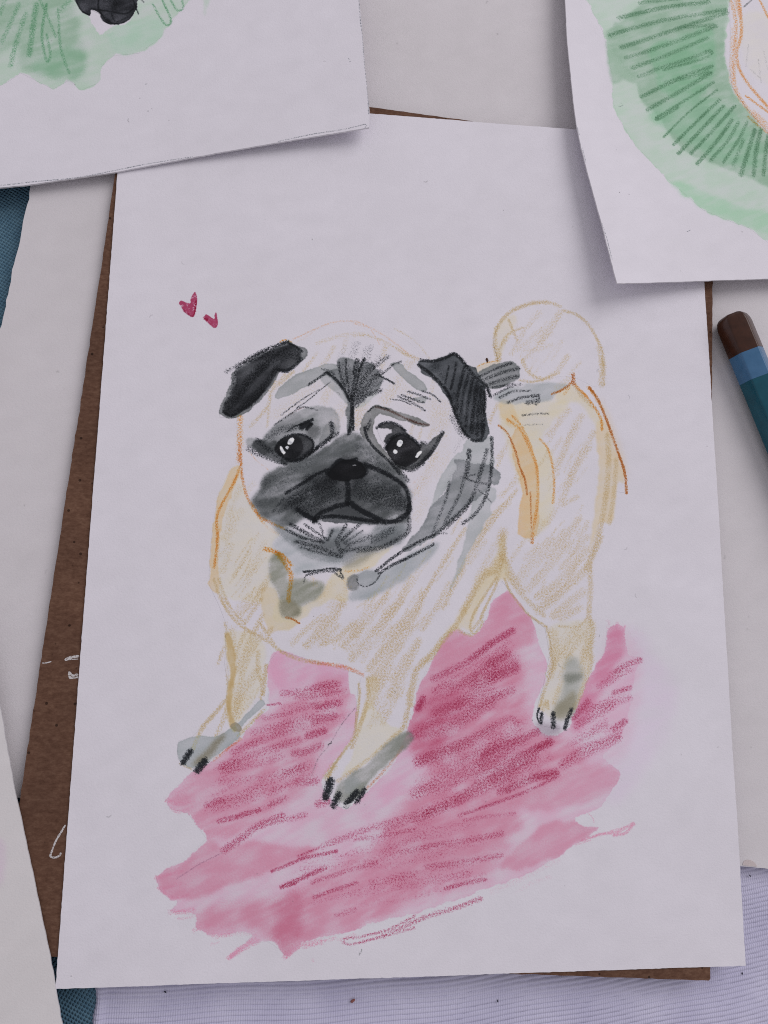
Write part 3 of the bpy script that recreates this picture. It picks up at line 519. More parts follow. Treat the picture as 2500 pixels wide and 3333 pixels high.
('c',[(63.08,130.45),(61.33,125.65)],2.56,(174,154,124),.31),
('c',[(95.95,130.67),(94.26,127.48)],.88,(174,154,124),.34),
('c',[(75.23,142.06),(74.07,140.54)],1.4,(174,154,124),.29),
('c',[(80.9,118.87),(78.7,113.76),(75.97,108.69)],2.06,(174,154,124),.24),
('c',[(83.12,121.78),(80.35,115.21),(75.97,108.69)],3.46,(174,154,124),.17),
('c',[(84.23,119),(81.46,112.74)],1.73,(174,154,124),.19),
('c',[(78.17,106.28),(76.01,102.11)],2.54,(174,154,124),.19),
('c',[(96.2,152.03),(96.39,147.31),(97.06,143.64)],.9,(174,154,124),.49),
('c',[(99.29,149.2),(97.34,146.62),(96.82,143.62)],1.08,(174,154,124),.49),
('c',[(50.8,68.2),(54.67,67.55),(59.59,66.82),(63.76,65)],.85,(186,133,114),.6),
('c',[(52.24,67.77),(57.4,67.05),(61.53,66.06)],.85,(186,133,114),.6),
('c',[(36.23,50.7),(32.89,48.05),(30.52,46.14)],.69,(180,110,90),.55),
('c',[(73.28,48.89),(70.23,44.97),(66.7,41.34),(64.69,39.42)],.64,(176,120,100),.5),
('c',[(36.96,87.67),(37.9,89.38),(39.34,91.43)],.64,(174,154,124),.3),
('c',[(75.3,91.77),(77.52,94.76),(78.81,97.41)],.77,(174,154,124),.21),
('c',[(75.48,86.61),(77.2,89.23),(78.85,91.36)],.71,(174,154,124),.26),
('c',[(58.03,71.75),(58.39,72.93),(59.71,74.76)],.82,(174,154,124),.26),
('c',[(31,88.84),(31.53,90.62),(32.66,91.07)],.62,(174,154,124),.23),
('c',[(63.85,72.02),(66.86,75.96),(68.77,80.01)],.84,(174,154,124),.24),
('c',[(60.66,71.57),(62.07,72.55),(63.59,75.74)],.76,(174,154,124),.36),
('c',[(63.29,73.19),(65.27,76.31),(66.83,79.67)],.55,(174,154,124),.27),
('c',[(35.43,81.44),(37.26,83.39),(38.16,84.79)],.61,(174,154,124),.37),
('c',[(71.5,87.64),(72.72,89.63),(73.52,91.38)],.8,(174,154,124),.38),
('c',[(34.06,79.37),(34.31,80.77),(35.99,82.65)],.66,(174,154,124),.22),
('c',[(66.42,71.07),(68.1,72.58),(70.11,76.46)],.53,(174,154,124),.32),
('c',[(30.82,94.29),(31.51,96.13),(33.24,98.21)],.76,(174,154,124),.27),
('c',[(56.98,70.91),(57.01,71.94),(58.25,73.2)],.75,(174,154,124),.23),
('c',[(34.55,82.6),(36.07,85.12),(37.21,86.49)],.55,(174,154,124),.36),
('c',[(68.09,79.28),(68.68,81.49),(70.49,83.48)],.83,(174,154,124),.24),
('c',[(76.19,80.87),(77.62,83.6),(79.75,86.58)],.73,(174,154,124),.36),
('c',[(33.1,89.95),(34.75,93.04),(37.06,96.44)],.6,(174,154,124),.31),
('c',[(75.75,88.52),(77.4,91.55),(79.87,94.64)],.64,(174,154,124),.3),
('c',[(64.87,80.9),(67.34,84.72),(69.38,87.94)],.88,(174,154,124),.35),
('c',[(71.86,75.77),(74.27,79.48),(75.83,83.24)],.79,(174,154,124),.26),
('c',[(33.44,84.89),(35.39,87.76),(37.24,92.37)],.56,(174,154,124),.36),
('c',[(54.2,73.47),(57.09,76.07),(58.31,79.59)],.66,(174,154,124),.23),
('c',[(84.89,98.73),(85.92,101.03),(87.16,102.73)],.68,(174,154,124),.37),
('c',[(80.88,86.99),(83.38,90.2),(85.08,92.84)],.68,(174,154,124),.31),
('c',[(70.92,83.91),(72.12,86.35),(73.36,88.13)],.55,(174,154,124),.24),
('c',[(32.96,82.68),(35.09,85.34),(36.52,88.26)],.59,(174,154,124),.35),
('c',[(63.6,80.3),(64.9,82.85),(66.35,84.43)],.8,(174,154,124),.3),
('c',[(32.43,85.9),(34.74,89.74),(36.41,93.42)],.63,(174,154,124),.29),
('c',[(34.93,87.29),(36.74,89.91),(38.32,92.46)],.62,(174,154,124),.2),
('c',[(51,73.21),(53.26,76.24),(54.57,79.24)],.64,(174,154,124),.22),
('c',[(70.48,79.76),(73.48,83.09),(76.35,87.59)],.66,(174,154,124),.28),
('c',[(68.55,82.58),(69.73,85.21),(71.18,87.43)],.89,(174,154,124),.38),
('c',[(80.11,98.12),(81.2,100.42),(82.7,102.47)],.9,(174,154,124),.21),
('c',[(77.57,91.29),(79.67,95.95),(82.05,100.45)],.7,(174,154,124),.26),
('c',[(68.31,72.27),(69.23,74.41),(70.81,76.26)],.73,(174,154,124),.35),
('c',[(68.66,77.06),(69.93,79.96),(71.47,82.07)],.85,(174,154,124),.31),
('c',[(38.19,88.37),(39.07,89.92),(40.42,91.86)],.55,(174,154,124),.29),
('c',[(71.54,76.16),(73.23,78.14),(73.92,80.17)],.88,(174,154,124),.36),
('c',[(69.17,83.93),(71.14,86.26),(73.36,89.28)],.6,(174,154,124),.24),
('c',[(82.36,92),(84.15,94.81),(87.2,98.74)],.62,(174,154,124),.33),
('c',[(36.23,86.77),(37.53,88.37),(38.65,90.67)],.74,(174,154,124),.36),
('c',[(29.3,91.6),(30.99,93.68),(31.72,95.11)],.88,(174,154,124),.36),
('c',[(72.82,78.25),(74.93,82.25),(77.59,85.46)],.73,(174,154,124),.27),
('c',[(62.27,80.61),(66.22,83.79),(69.1,87.89)],.72,(174,154,124),.31),
('c',[(33.71,78.3),(34.95,80.93),(36.58,83.24)],.77,(174,154,124),.3),
('c',[(111.61,93.86),(114.06,98.05),(116.51,101.52)],.85,(174,154,124),.31),
('c',[(107.02,81.67),(108.67,84.6),(109.89,86.23)],.81,(174,154,124),.31),
('c',[(110.62,85.5),(111.84,87.47),(113.48,89.11)],.74,(174,154,124),.32),
('c',[(113.21,85.71),(114.1,88.15),(115.49,90.22)],.99,(174,154,124),.2),
('c',[(105.23,83.78),(107.16,85.33),(107.78,87.39)],.75,(174,154,124),.29),
('c',[(109.21,121.91),(110.91,124.46),(111.57,127.29)],.75,(174,154,124),.29),
('c',[(109.38,98.17),(110.9,100.47),(113.03,102.66)],.62,(174,154,124),.25),
('c',[(108.98,112.99),(112.09,117.28),(114.06,120.58)],.67,(174,154,124),.31),
('c',[(105.11,83.71),(107.03,85.64),(107.63,87.8)],1.06,(174,154,124),.31),
('c',[(109.06,124.59),(112.12,127.13),(112.19,129.19)],.76,(174,154,124),.28),
('c',[(115.28,95.66),(117.85,99.31),(119.34,102.81)],.85,(174,154,124),.26),
('c',[(111.73,95.69),(114.96,100.04),(117.51,104.27)],.7,(174,154,124),.32),
('c',[(116.53,98.71),(117.82,100.56),(118.84,102.52)],.98,(174,154,124),.34),
('c',[(114.88,115.86),(115.35,118.97),(118.47,120.39)],.72,(174,154,124),.29),
('c',[(104.65,87.87),(106.7,89.87),(108.63,92.45)],1,(174,154,124),.36),
('c',[(109.41,110.3),(110.72,112.77),(112.06,114.53)],.81,(174,154,124),.28),
('c',[(108.95,82.56),(112.69,86.2),(115.32,90.09)],.8,(174,154,124),.2),
('c',[(112.61,86.59),(114.81,90.39),(118.88,94.14)],.89,(174,154,124),.34),
('c',[(113.29,121.75),(115,124.16),(116.2,127.92)],1.09,(174,154,124),.29),
('c',[(103.32,90.95),(104.47,93.14),(106.15,95.91)],.7,(174,154,124),.31),
('c',[(111.59,109.72),(114.45,113.26),(116.52,117.75)],.65,(174,154,124),.25),
('c',[(109.57,93.19),(111.05,96.3),(113.47,99.06)],.95,(174,154,124),.27),
('c',[(109.12,103.27),(111.02,106.19),(112.39,107.97)],.84,(174,154,124),.2),
('c',[(106.82,116.2),(108.16,117.95),(109.2,120.34)],.82,(174,154,124),.33),
('c',[(114.04,94.55),(115.69,98.53),(117.2,101.32)],.65,(174,154,124),.32),
('c',[(112.52,95.55),(114.42,98.62),(116.45,102.12)],.84,(174,154,124),.27),
('c',[(111.74,95.83),(113.96,99.5),(116.38,103.44)],.69,(174,154,124),.36),
('c',[(110.51,96.87),(112.1,98.36),(112.86,100.55)],1.05,(174,154,124),.28),
('c',[(110.52,108.02),(112.16,111.13),(114.29,113.48)],.64,(174,154,124),.21),
('c',[(110.51,84.25),(113.49,87.73),(115.39,90.78)],.68,(174,154,124),.36),
('c',[(107.18,93.54),(108.75,95.78),(110.35,98.39)],.83,(174,154,124),.37),
('c',[(116.21,97.63),(117.85,99.87),(119.29,101.25)],.7,(174,154,124),.3),
('c',[(102.77,86.95),(104.07,89.18),(105.47,90.55)],.7,(174,154,124),.2),
('c',[(105.88,92.93),(108.26,97.17),(110.8,100.38)],.85,(174,154,124),.22),
('c',[(100.36,88.08),(101.39,89.14),(102.5,91.27)],.99,(174,154,124),.29),
('c',[(113.3,114.89),(115.04,118.78),(118.54,122.59)],.81,(174,154,124),.28),
('c',[(108.93,101.18),(110.23,103.59),(111.83,105.91)],.86,(174,154,124),.21),
('c',[(114.2,122.67),(115.09,125.08),(116.86,126.94)],1.05,(174,154,124),.36),
('c',[(115.66,87.12),(116.89,90.44),(118.79,92.39)],1.03,(174,154,124),.2),
('c',[(116.33,112.34),(117.33,113.69),(119.17,116.14)],.92,(174,154,124),.23),
('c',[(117.23,117.47),(118.02,119.81),(120.63,121.53)],.95,(174,154,124),.33),
('c',[(113.98,100.72),(115.79,103.21),(117.84,106.54)],.9,(174,154,124),.2),
('c',[(108.56,101.51),(110.5,103.46),(111.49,105.8)],.66,(174,154,124),.29),
('c',[(114.43,93.9),(115.37,94.84),(116.89,98.09)],1.01,(174,154,124),.35),
('c',[(104.66,139.68),(105.21,141.36),(105.68,141.94)],.83,(174,154,124),.24),
('c',[(110.88,144.17),(112.32,146.49),(113.88,149.31)],.87,(174,154,124),.22),
('c',[(106.27,140.09),(107.8,142.63),(109.11,143.96)],.78,(174,154,124),.21),
('c',[(104.58,152.1),(106.13,154.25),(107.41,157.29)],.54,(174,154,124),.27),
('c',[(104.74,140.14),(105.58,141.89),(107.21,144.43)],.71,(174,154,124),.21),
('c',[(110.02,150.37),(111.03,151.95),(112.32,153.6)],.69,(174,154,124),.24),
('c',[(106.93,147.13),(108.54,149.94),(110.16,152.55)],.67,(174,154,124),.17),
('c',[(105.41,142.84),(106.41,146.16),(109.27,148.73)],.82,(174,154,124),.17),
('c',[(107.09,150.31),(108.83,153.05),(109.77,154.52)],.77,(174,154,124),.21),
('c',[(108.67,143.13),(111,146.55),(113.98,149.91)],.83,(174,154,124),.17),
('c',[(103.82,146.35),(105.71,148.76),(106.44,151.45)],.8,(174,154,124),.19),
('c',[(100.9,146.78),(102.36,148.13),(103.65,150.57)],.73,(174,154,124),.27),
('c',[(100.25,150.37),(101.62,151.71),(101.92,153.62)],.69,(174,154,124),.19),
('c',[(102.43,144.38),(103.44,146.26),(105.19,148.38)],.83,(174,154,124),.2),
('c',[(106.95,154.85),(108.56,156.19),(108.3,156.96)],.73,(174,154,124),.16),
('c',[(103.49,151.51),(104.67,153.28),(106.24,156.32)],.6,(174,154,124),.22),
('c',[(35.52,57.48),(36.76,59.16),(38.36,61.47)],.87,(174,154,124),.27),
('c',[(37.37,57.53),(38.93,59.66),(39.84,61.95)],.66,(174,154,124),.38),
('c',[(36.18,56.47),(37.8,58.59),(38.79,61.39)],.62,(174,154,124),.28),
('c',[(39.87,63.9),(39.91,64.1),(40.83,65.27)],.74,(174,154,124),.26),
('c',[(36.39,56.58),(36.8,58.38),(38.06,60.07)],.66,(174,154,124),.28),
('c',[(39.06,65.49),(39.67,66.31),(40.15,66.77)],.86,(174,154,124),.4),
('c',[(34.25,66.31),(35.21,67.51),(36.44,69.13)],.6,(174,154,124),.35),
('c',[(34.53,66.01),(35.17,67.98),(36.63,70.33)],.67,(174,154,124),.37),
('c',[(34.51,57.62),(34.93,59.9),(36.15,60.5)],.75,(174,154,124),.33),
('c',[(37.43,62.46),(39.1,63.99),(39.81,65.87)],.67,(174,154,124),.33),
('c',[(34.95,59.55),(36.95,62.47),(38.39,65.01)],.73,(174,154,124),.38),
('c',[(34.63,58.38),(35.64,60.07),(36.46,61.9)],.82,(174,154,124),.39),
('c',[(33.59,66.48),(34.08,67.76),(35.04,69.33)],.81,(174,154,124),.39),
('c',[(35.69,61.06),(36.72,62.98),(37.54,63.97)],.75,(174,154,124),.35),
('c',[(66.86,53.68),(67.74,55.66),(69,57.14)],.77,(174,154,124),.29),
('c',[(66.95,55.28),(67.68,57.36),(69.25,59.28)],.75,(174,154,124),.34),
('c',[(65.56,61.1),(66.9,63.08),(68.46,64.69)],.63,(174,154,124),.34),
('c',[(67.01,59.27),(68.69,62.94),(70.68,65.24)],.92,(174,154,124),.24),
('c',[(66.54,57.22),(67.66,58.83),(68.24,60.04)],.72,(174,154,124),.26),
('c',[(65.42,53.22),(67.32,55.56),(69.33,58.53)],.82,(174,154,124),.36),
('c',[(67.83,57.06),(69.71,59.91),(71.46,62.48)],.67,(174,154,124),.28),
('c',[(71.66,62.33),(72.87,63.58),(73.94,65.14)],.9,(174,154,124),.24),
('c',[(71.86,60.11),(72.84,60.52),(73.55,63.24)],.9,(174,154,124),.31),
('c',[(69.38,59.7),(70.06,61.57),(71.35,63.05)],.63,(174,154,124),.26),
('c',[(64.88,53.48),(65.99,54.95),(66.83,56.31)],.86,(174,154,124),.26),
('c',[(66.1,61.01),(67.23,62.72),(68.93,64.89)],.68,(174,154,124),.27),
('c',[(69.88,57.8),(70.35,59.43),(71.88,60.89)],.94,(174,154,124),.24),
('c',[(65.98,55.06),(66.64,57.44),(69.16,60.57)],.68,(174,154,124),.26),
('c',[(111.74,66.72),(113.63,68.15),(114.32,69.94)],.95,(174,154,124),.28),
('c',[(115.11,72.61),(116.2,73.91),(117.61,75.44)],1,(174,154,124),.34),
('c',[(115.68,73.84),(116.76,75.51),(117.44,76.66)],.76,(174,154,124),.28),
('c',[(114.61,74.23),(116.12,75.95),(116.65,76.94)],1.06,(174,154,124),.3),
('c',[(114.6,75.6),(115.2,76.56),(115.78,77.26)],.77,(174,154,124),.27),
('c',[(113.46,69.58),(115.06,71.45),(117.03,74.22)],.96,(174,154,124),.31),
('c',[(112.89,69.19),(114.19,70.97),(115.2,71.97)],.77,(174,154,124),.36),
('c',[(112.13,69.87),(113.2,72.24),(116.07,75.46)],.61,(174,154,124),.32),
('c',[(110.61,69.61),(112.2,70.85),(112.63,72.06)],.66,(174,154,124),.39),
('c',[(110.72,72.6),(111.43,73.78),(112.97,75.99)],.62,(174,154,124),.27),
('c',[(113.52,70.2),(115.17,72.99),(117.41,75.04)],.64,(174,154,124),.37),
('c',[(116.17,68.14),(116.74,69.41),(117.65,69.83)],.7,(174,154,124),.3),
('c',[(45.04,146.34),(47.73,147.81),(50.89,149.56),(54.31,151.09),(57.77,151.78),(60.79,151.7),(63.82,150.52)],.45,(194,155,133),.45),
('c',[(45.52,145.28),(48.21,147.11),(51.12,149.58)],.45,(194,155,133),.25),
('c',[(59.94,151.26),(63.22,150.59),(65.8,149.5),(69.33,147.36),(72.16,145.31),(74.52,143.48),(76.87,142.67)],.54,(194,155,133),.42),
('c',[(64.4,149.67),(65.47,148.14),(66.5,146.11)],.23,(194,155,133),.6),
('c',[(79.53,112.4),(74.34,108.09)],.61,(200,140,120),.18),
('c',[(77.6,113.17),(73.78,109.45)],.61,(200,140,120),.18),
('c',[(77.62,107.91),(74.89,106.46)],.61,(200,140,120),.14),
('c',[(35.09,118.05),(37.18,115.18)],.29,(194,155,133),.4),
('w',[(79.82,105.5),(80.91,109.95),(82.56,113.33),(85.34,117.63),(87.87,119.98),(88.44,122.26),(90.96,122.08),(94.64,123.36),(95.46,121.39),(94.98,115.72),(87.57,116.86),(85.62,116.23),(86.03,114.85),(84.78,112.57),(82.01,107.49)],(164,165,171),.9,.3,.3,.19,.35),
('w',[(91.42,109.16),(95.34,110.4),(96.15,108.47),(94.87,106.49),(94.43,103.71),(92.17,99.81),(89.66,95.66),(87.44,90.49),(84.71,85.63),(83.22,82.95),(85.26,88.03),(86.64,92.89),(88.3,98.07),(89.73,105.24)],(164,165,171),.85,.2,.31,.23,.35),
('w',[(72.81,95),(76.03,98.58),(78.73,102.19),(79.54,105.22),(82.01,107.22),(84.22,110.61),(85.05,112.86),(85.89,115.12),(85.34,116.79),(87.57,117),(91.2,116.15),(94.84,115.99),(96.79,114.37),(96.91,112.69),(96.47,111.27),(95.34,110.96),(94.79,111.5),(93.37,109.22),(91.13,107.49),(89.45,106.06),(87.79,104.63),(84.2,100.97),(80.92,98.16),(78.21,96.47),(74.43,94.23)],(126,128,134),.85,.25,.3,.19,.4),
('w',[(85.89,114.84),(89.8,115.54),(93.68,112.3),(90.58,107.75),(85.59,106.77),(83.66,109.48)],(130,131,136),.5,.05,.46,.77,.4),
('w',[(60.21,83.1),(62.27,85.76),(62.23,88.12),(65.38,89.51),(68.05,89.3),(73.37,92.6),(78.75,95.68),(81.47,96.28),(80.38,93.56),(76.07,89.72),(70.75,85.91),(65.48,82.93),(60.75,82.33)],(152,155,162),.85,.1,.36,.36,.35),
('w',[(59.63,85.97),(60.12,87.56),(61.43,88.37),(62.49,88.13),(61.99,86.8),(62.32,85.76),(61.76,84.7),(60.44,84.62)],(104,105,107),.7,.15,.22,.29,.4),
('w',[(61.71,87.59),(64.06,89.22),(67.26,88.75),(66.49,86.62),(64.12,85.79),(62.26,86.28)],(140,142,148),.5,.2,.22,.22,.3),
('c',[(61.98,87.33),(62.26,86.15),(64.12,85.53),(66.22,86.62),(67.53,88.49)],.37,(30,32,37),.6),
('w',[(42.25,92.5),(43.52,93.32),(44.9,90.98),(45.55,87.07),(46.35,86.56),(48.93,87.13),(51.03,86.38),(53.91,86.18),(53.7,84.34),(51.67,81.97),(49.12,80.64),(48.66,78.57),(47.14,77.78),(45.33,78.01),(44.24,79.79),(43.64,82.36),(43.32,84.16),(41.96,86.22),(41.09,88.81),(41.28,90.64)],(128,129,120),.72,.15,.36,.36,.5),
('w',[(43.92,81.85),(47.01,81.9),(48.63,79.85),(48.17,77.92),(45.59,77.88),(44.24,79.79)],(120,115,102),.5,.2,.28,.36,.3),
('w',[(43.4,97.02),(41.93,94.33),(43,93.3),(46.21,90.74),(46.83,87.61),(49.39,88.97),(55.66,89.89),(59.58,91.55),(55.07,92.52),(48.69,95.02),(45.5,96.8)],(160,163,170),.8,.05,.43,.65,.5),
('w',[(91.45,139.79),(95.99,142.32),(100.21,143.03),(102.15,141.96),(102.1,138.98),(99.48,137.2),(94.62,135.66),(92.07,137.52)],(116,118,122),.85,.3,.24,.2,.35),
('w',[(96.85,134.13),(99.13,135.87),(104.01,137.25),(109.89,138.02),(115.13,137.6),(112.46,135.82),(109.45,133.05),(105.22,132.53),(99.4,132.12),(95.56,133.09)],(158,160,166),.85,.15,.32,.32,.4),
('w',[(41.02,131.15),(41.43,132.46),(43.15,134.66),(45.78,137.15),(48.92,138.26),(51.84,139.59),(54.56,140.45),(56.41,139.82),(55.53,138.34),(53.5,137.28),(51.26,135.75),(49.02,134.46),(46.36,132.68),(43.71,131.38),(42.15,130.84)],(150,151,156),.9,.3,.22,.15,.35),
('w',[(52.16,136.03),(54.41,137.33),(56.52,134.57),(58.17,132.27),(58.68,129.92),(56.8,132.2),(54.25,134.22)],(150,151,156),.7,.2,.23,.23,.3),
('w',[(56.37,141.5),(59.81,142.15),(61.68,141.04),(64.91,141.2),(67.05,137.45),(67.19,135.3),(65.94,133.8),(62.76,131.52),(61.18,130.03),(60.54,127.88),(60.5,123.65),(59.03,123.36),(58.38,127.79),(58.67,130.39),(56.99,134.11),(54.19,136.84),(52.78,138.44),(54.83,138.78),(56.19,139.33)],(112,114,119),.85,.25,.3,.23,.35),
('w',[(69.17,141.15),(72.2,141.3),(73.14,140.01),(75.25,138.42),(77.36,136.83),(78.77,135.21),(78.54,134.48),(77.14,134.41),(75.04,135.52),(72.69,137.57),(71.05,138.94),(69.87,140.34)],(148,149,154),.95,.3,.15,.12,.15),
('w',[(75.05,132.52),(78.31,132.98),(78.08,131.82),(77.39,131.31)],(150,151,156),.8,.2,.15,.12,.1),
('w',[(61.04,129.17),(63.28,132.35),(65.78,133.9),(66.25,133.2),(63.53,130.7),(61.27,128.95)],(170,171,175),.8,.2,.23,.23,.2),
('w',[(38.74,120.48),(39.12,122.11),(40.84,123.79),(43.88,126.24),(46.96,128.01),(49.18,128.8),(52.55,129.42),(55.98,128.39),(57.18,125.39),(56.35,121.85),(52.8,119.86),(49.96,116.99),(47.36,114.6),(42.93,114.68),(39.78,116.39),(36.86,117.89),(34.82,119.18),(34.67,120.32),(36.07,121.07),(37.42,120.43)],(134,135,140),.75,.15,.29,.29,.7),
('w',[(38.74,120.48),(40.42,123.08),(43.89,125.78),(46.98,127.31),(48.37,125.73),(46.19,123.78),(43.59,121.36),(40.98,119.88)],(112,113,118),.5,.15,.29,.37,.4),
('w',[(52.53,121.71),(53.15,123.82),(54.25,125.04),(55.82,125.33),(55.89,122.3),(53.46,120.12),(52.12,119.84)],(128,129,134),.6,.3,.22,.22,.3),
('w',[(49.37,122.28),(49.53,124.38),(51.56,124.23),(52.28,122.63),(50.75,120.94)],(86,87,91),.6,.1,.3,.37,.3),
('w',[(36.15,119.01),(37.42,120.43),(39.65,119.83),(41.86,120.14),(42.61,117.64),(44.21,116.09),(46.01,115.24),(44.25,114.72),(41.79,115.55),(39.78,116.39),(37.75,117.46)],(72,74,78),.9,.1,.29,.29,.4),
('w',[(61.82,123.56),(62.46,126.41),(64.02,128.83),(65.84,130.09),(67.91,129.94),(71.38,128.9),(75.08,127.64),(78.8,126.13),(79.15,125.32),(77.41,125.36),(74.17,126.18),(70.7,126.98),(67.93,127.81),(66.78,128.12),(65.66,126.54),(65.23,124.64),(65.71,123.01),(66.42,120.94),(68.04,118.9),(70.12,116.88),(72.42,114.18),(71.52,112.99),(69.22,115.69),(66.45,118.38),(63.92,120.84),(62.53,122.19)],(122,122,125),.9,.3,.23,.15,.35),
('w',[(58.15,122.38),(60.58,122.79),(62.51,121.88),(65.55,119.2),(68.59,116.8),(71.34,114.95),(73.01,111.95),(74.12,109.23),(74.69,105.95),(74.44,102.66),(73.09,101),(70.12,100.59),(66.63,100.42),(63.4,100.74),(58.05,101.35),(53.53,101.5),(51.69,100.7),(49.54,101.98),(47.99,100.87),(44.37,99.17),(41.71,100.43),(39.04,101.96),(36.84,104.84),(37.81,106.75),(38.81,108.13),(38.49,109.74),(39.73,111.68),(42.31,113.4),(45.44,114.88),(48.06,116.34),(51.23,117.84),(54.42,119.62),(56.54,121.37)],(98,100,104),.95,.1,.38,.38,.6),
('w',[(36.31,105.09),(38.34,106.77),(40.2,106.01),(42.64,103.93),(44.28,101.84),(47.98,101.4),(45.41,99.46),(42.77,100.19),(39.57,101.71)],(120,123,128),.35,.05,.36,.58,.4),
('w',[(44.63,107.23),(47.71,110.31),(51.38,112.34),(55.09,114.11),(57.83,111.46),(59.22,109.31),(59.29,106.04),(54.8,103.74),(51.66,101.77),(47.93,103.01),(45.28,103.47),(43.17,103.68)],(74,76,80),.85,.1,.29,.58,.6),
('w',[(60.25,111.54),(64,113.87),(67.54,113.43),(70.83,111.33),(73.3,108.65),(74.14,105.93),(73.07,104.26),(70.35,104.73),(67.39,103.56),(64.15,104.01),(60.09,106.06),(60.04,108.79)],(80,82,86),.8,.1,.3,.6,.6),
('w',[(50.27,113.95),(52.89,116.24),(56.63,117.48),(58.26,116.99),(54.55,114.1),(51.37,112.89)],(84,86,90),.5,.2,.3,.37,.3),
('w',[(51.16,110.69),(54.07,111.88),(56.77,110.88),(55.2,109.18),(52.02,108.54)],(50,51,55),.5,.1,.29,.37,.3),
('w',[(53.51,102.09),(57.98,104.37),(60.66,104.45),(63.37,102.36),(66.88,101.1),(66.49,100.41),(60.73,100.67),(54.08,100.71)],(78,80,85),.8,.25,.15,.15,.3),
('w',[(40.62,101.73),(44.35,99.7),(46.49,98.42),(49.14,97.69),(51.81,96.42),(54.17,97.01),(54.91,98.9),(57.81,100),(59.43,99.02),(61.57,98.27),(65.05,98.36),(66.37,99.74),(68.78,100.34),(73.09,101),(74.45,99.95),(73.12,97.48),(70.18,95.52),(65.65,93.81),(59.58,91.55),(55.63,91.21),(50.35,92.15),(46.6,94.97),(43.65,97.29)],(124,127,133),.85,.05,.36,.43,.55),
('w',[(48.66,96.08),(54.18,96.48),(63.47,96.71),(70.96,98.23),(73.11,99.37),(71.51,96.63),(64.84,94.06),(58.23,92.59),(51.88,93.77)],(96,98,103),.55,.05,.36,.65,.4),
('w',[(58.54,90.47),(62.98,93.75),(67.5,94.93),(69.37,95.51),(64.87,92.46),(60.4,89.98)],(130,127,119),.6,.1,.29,.51,.3),
('w',[(52.98,112.39),(55.08,114.39),(57.73,116.41),(61.78,116.56),(64.26,114.71),(64.57,112.23),(61.89,110.77),(60.59,108.26),(59.53,107.14),(58.44,108.19),(57.32,110.35),(54.63,110.81)],(52,53,57),.6,0,.37,.67,.3),
('w',[(47.38,103.8),(50.01,104.15),(54.24,104.81),(59.28,106.58),(63.33,105.07),(68.75,102.51),(73.07,103.72),(74.16,102.66),(70.93,101.21),(66.07,101.35),(58.03,102.21),(52.21,101.25),(49.54,101.98)],(66,67,71),.3,0,.29,.51,.3),
('w',[(45.98,114.62),(51.24,117.56),(54.98,118.81),(58.72,120.9),(61.73,119.89),(57.71,117.24),(52.39,114.85),(48.17,112.78)],(92,95,99),.4,0,.37,.59,.4),
('w',[(41.48,118.29),(42.31,119.93),(44.04,121.38),(46.24,122.04),(48.48,121.9),(50.3,120.92),(50.84,119.33),(50.17,117.69),(48.43,116.25),(46,115.52),(43.76,116.19),(42.41,117.06)],(58,59,63),.95,.15,.15,.15,.2),
('w',[(41.92,118.3),(42.75,119.94),(44.48,121.28),(46.25,121.69),(47.61,121.05),(48.56,119.24),(47.95,117.38),(45.99,115.93),(43.76,116.42),(42.62,117.18)],(34,34,38),.85,0,.15,.29,.2),
('w',[(68.49,119.85),(69.61,121.76),(71.43,122.77),(73.27,122.61),(75.12,121.74),(76.51,120.38),(77.09,118.77),(76.52,116.88),(75.16,115.67),(73.33,114.91),(71.27,115.53),(69.66,116.87),(68.84,118.46)],(36,36,40),1,.1,.15,.15,.25),
('w',[(67.78,121.46),(68.68,122.66),(70.05,123.42),(69.35,124.33),(67.29,124.25),(66.37,124.45),(67.73,125.56),(69.56,125.87),(71.87,125.14),(73.49,123.56),(74.66,121.96),(72.35,122.57),(70.06,122.25),(68.7,121.02)],(58,59,63),.9,.1,.23,.19,.3),
('w',[(76.51,118.98),(77.43,121.12),(78.35,120.45),(80.2,122.17),(82.87,124.16),(81.59,121.28),(80.2,118.41),(78.14,116.47),(75.62,114.52),(74.25,113.9),(71.96,114.63),(70.12,116.19),(73.33,115.14),(75.38,115.67)],(74,75,78),.9,.15,.23,.19,.35),
('w',[(31.28,137.64),(33.76,139.65),(37.04,141.96),(40.58,143.82),(43.92,145.68),(46,144.58),(47.83,144.31),(48.66,143.27),(48.25,141.69),(46.15,139.79),(44.38,138.27),(41.92,137.68),(41.09,135.74),(39.19,132.36),(37.49,130.17),(35.78,128.23),(33.42,126.39),(30.71,125.35),(29.04,125.86),(27.98,127.2),(28.24,128.83),(29.43,131.68),(30.21,134.06),(30.36,135.71)],(116,117,122),.9,.35,.22,.15,.3),
('w',[(31.84,137.43),(35.75,140.23),(40.14,143.32),(44.17,144.97),(46.47,144.12),(47.21,142.24),(45.91,140.02),(43.93,138.25),(41.69,137.91),(40.41,135.95),(38.73,132.8),(36.6,130.13),(34.02,127.92),(30.55,126.38),(28.99,126.78),(29.12,128.87),(30.54,131.73),(31.51,134.82)],(54,55,60),.9,.1,.3,.3,.4),
('w',[(76.41,141.14),(77.11,142.39),(80.4,142.56),(82.29,143.38),(84.42,143.86),(85.37,144.4),(87.03,143.62),(88.69,141.75),(91.06,141.13),(91.41,139.68),(92.93,137.56),(93.39,135.64),(93.17,132.24),(93.45,129.6),(93.78,127.46),(94.35,124.85),(93.74,123.16),(92.08,121.91),(90.21,122.03),(88.58,123.39),(86.96,125.99),(85.56,129.03),(84.4,131.61),(83.46,133.49),(82.05,135.6),(79.7,137.91),(77.36,139)],(80,83,89),.95,.25,.23,.16,.3),
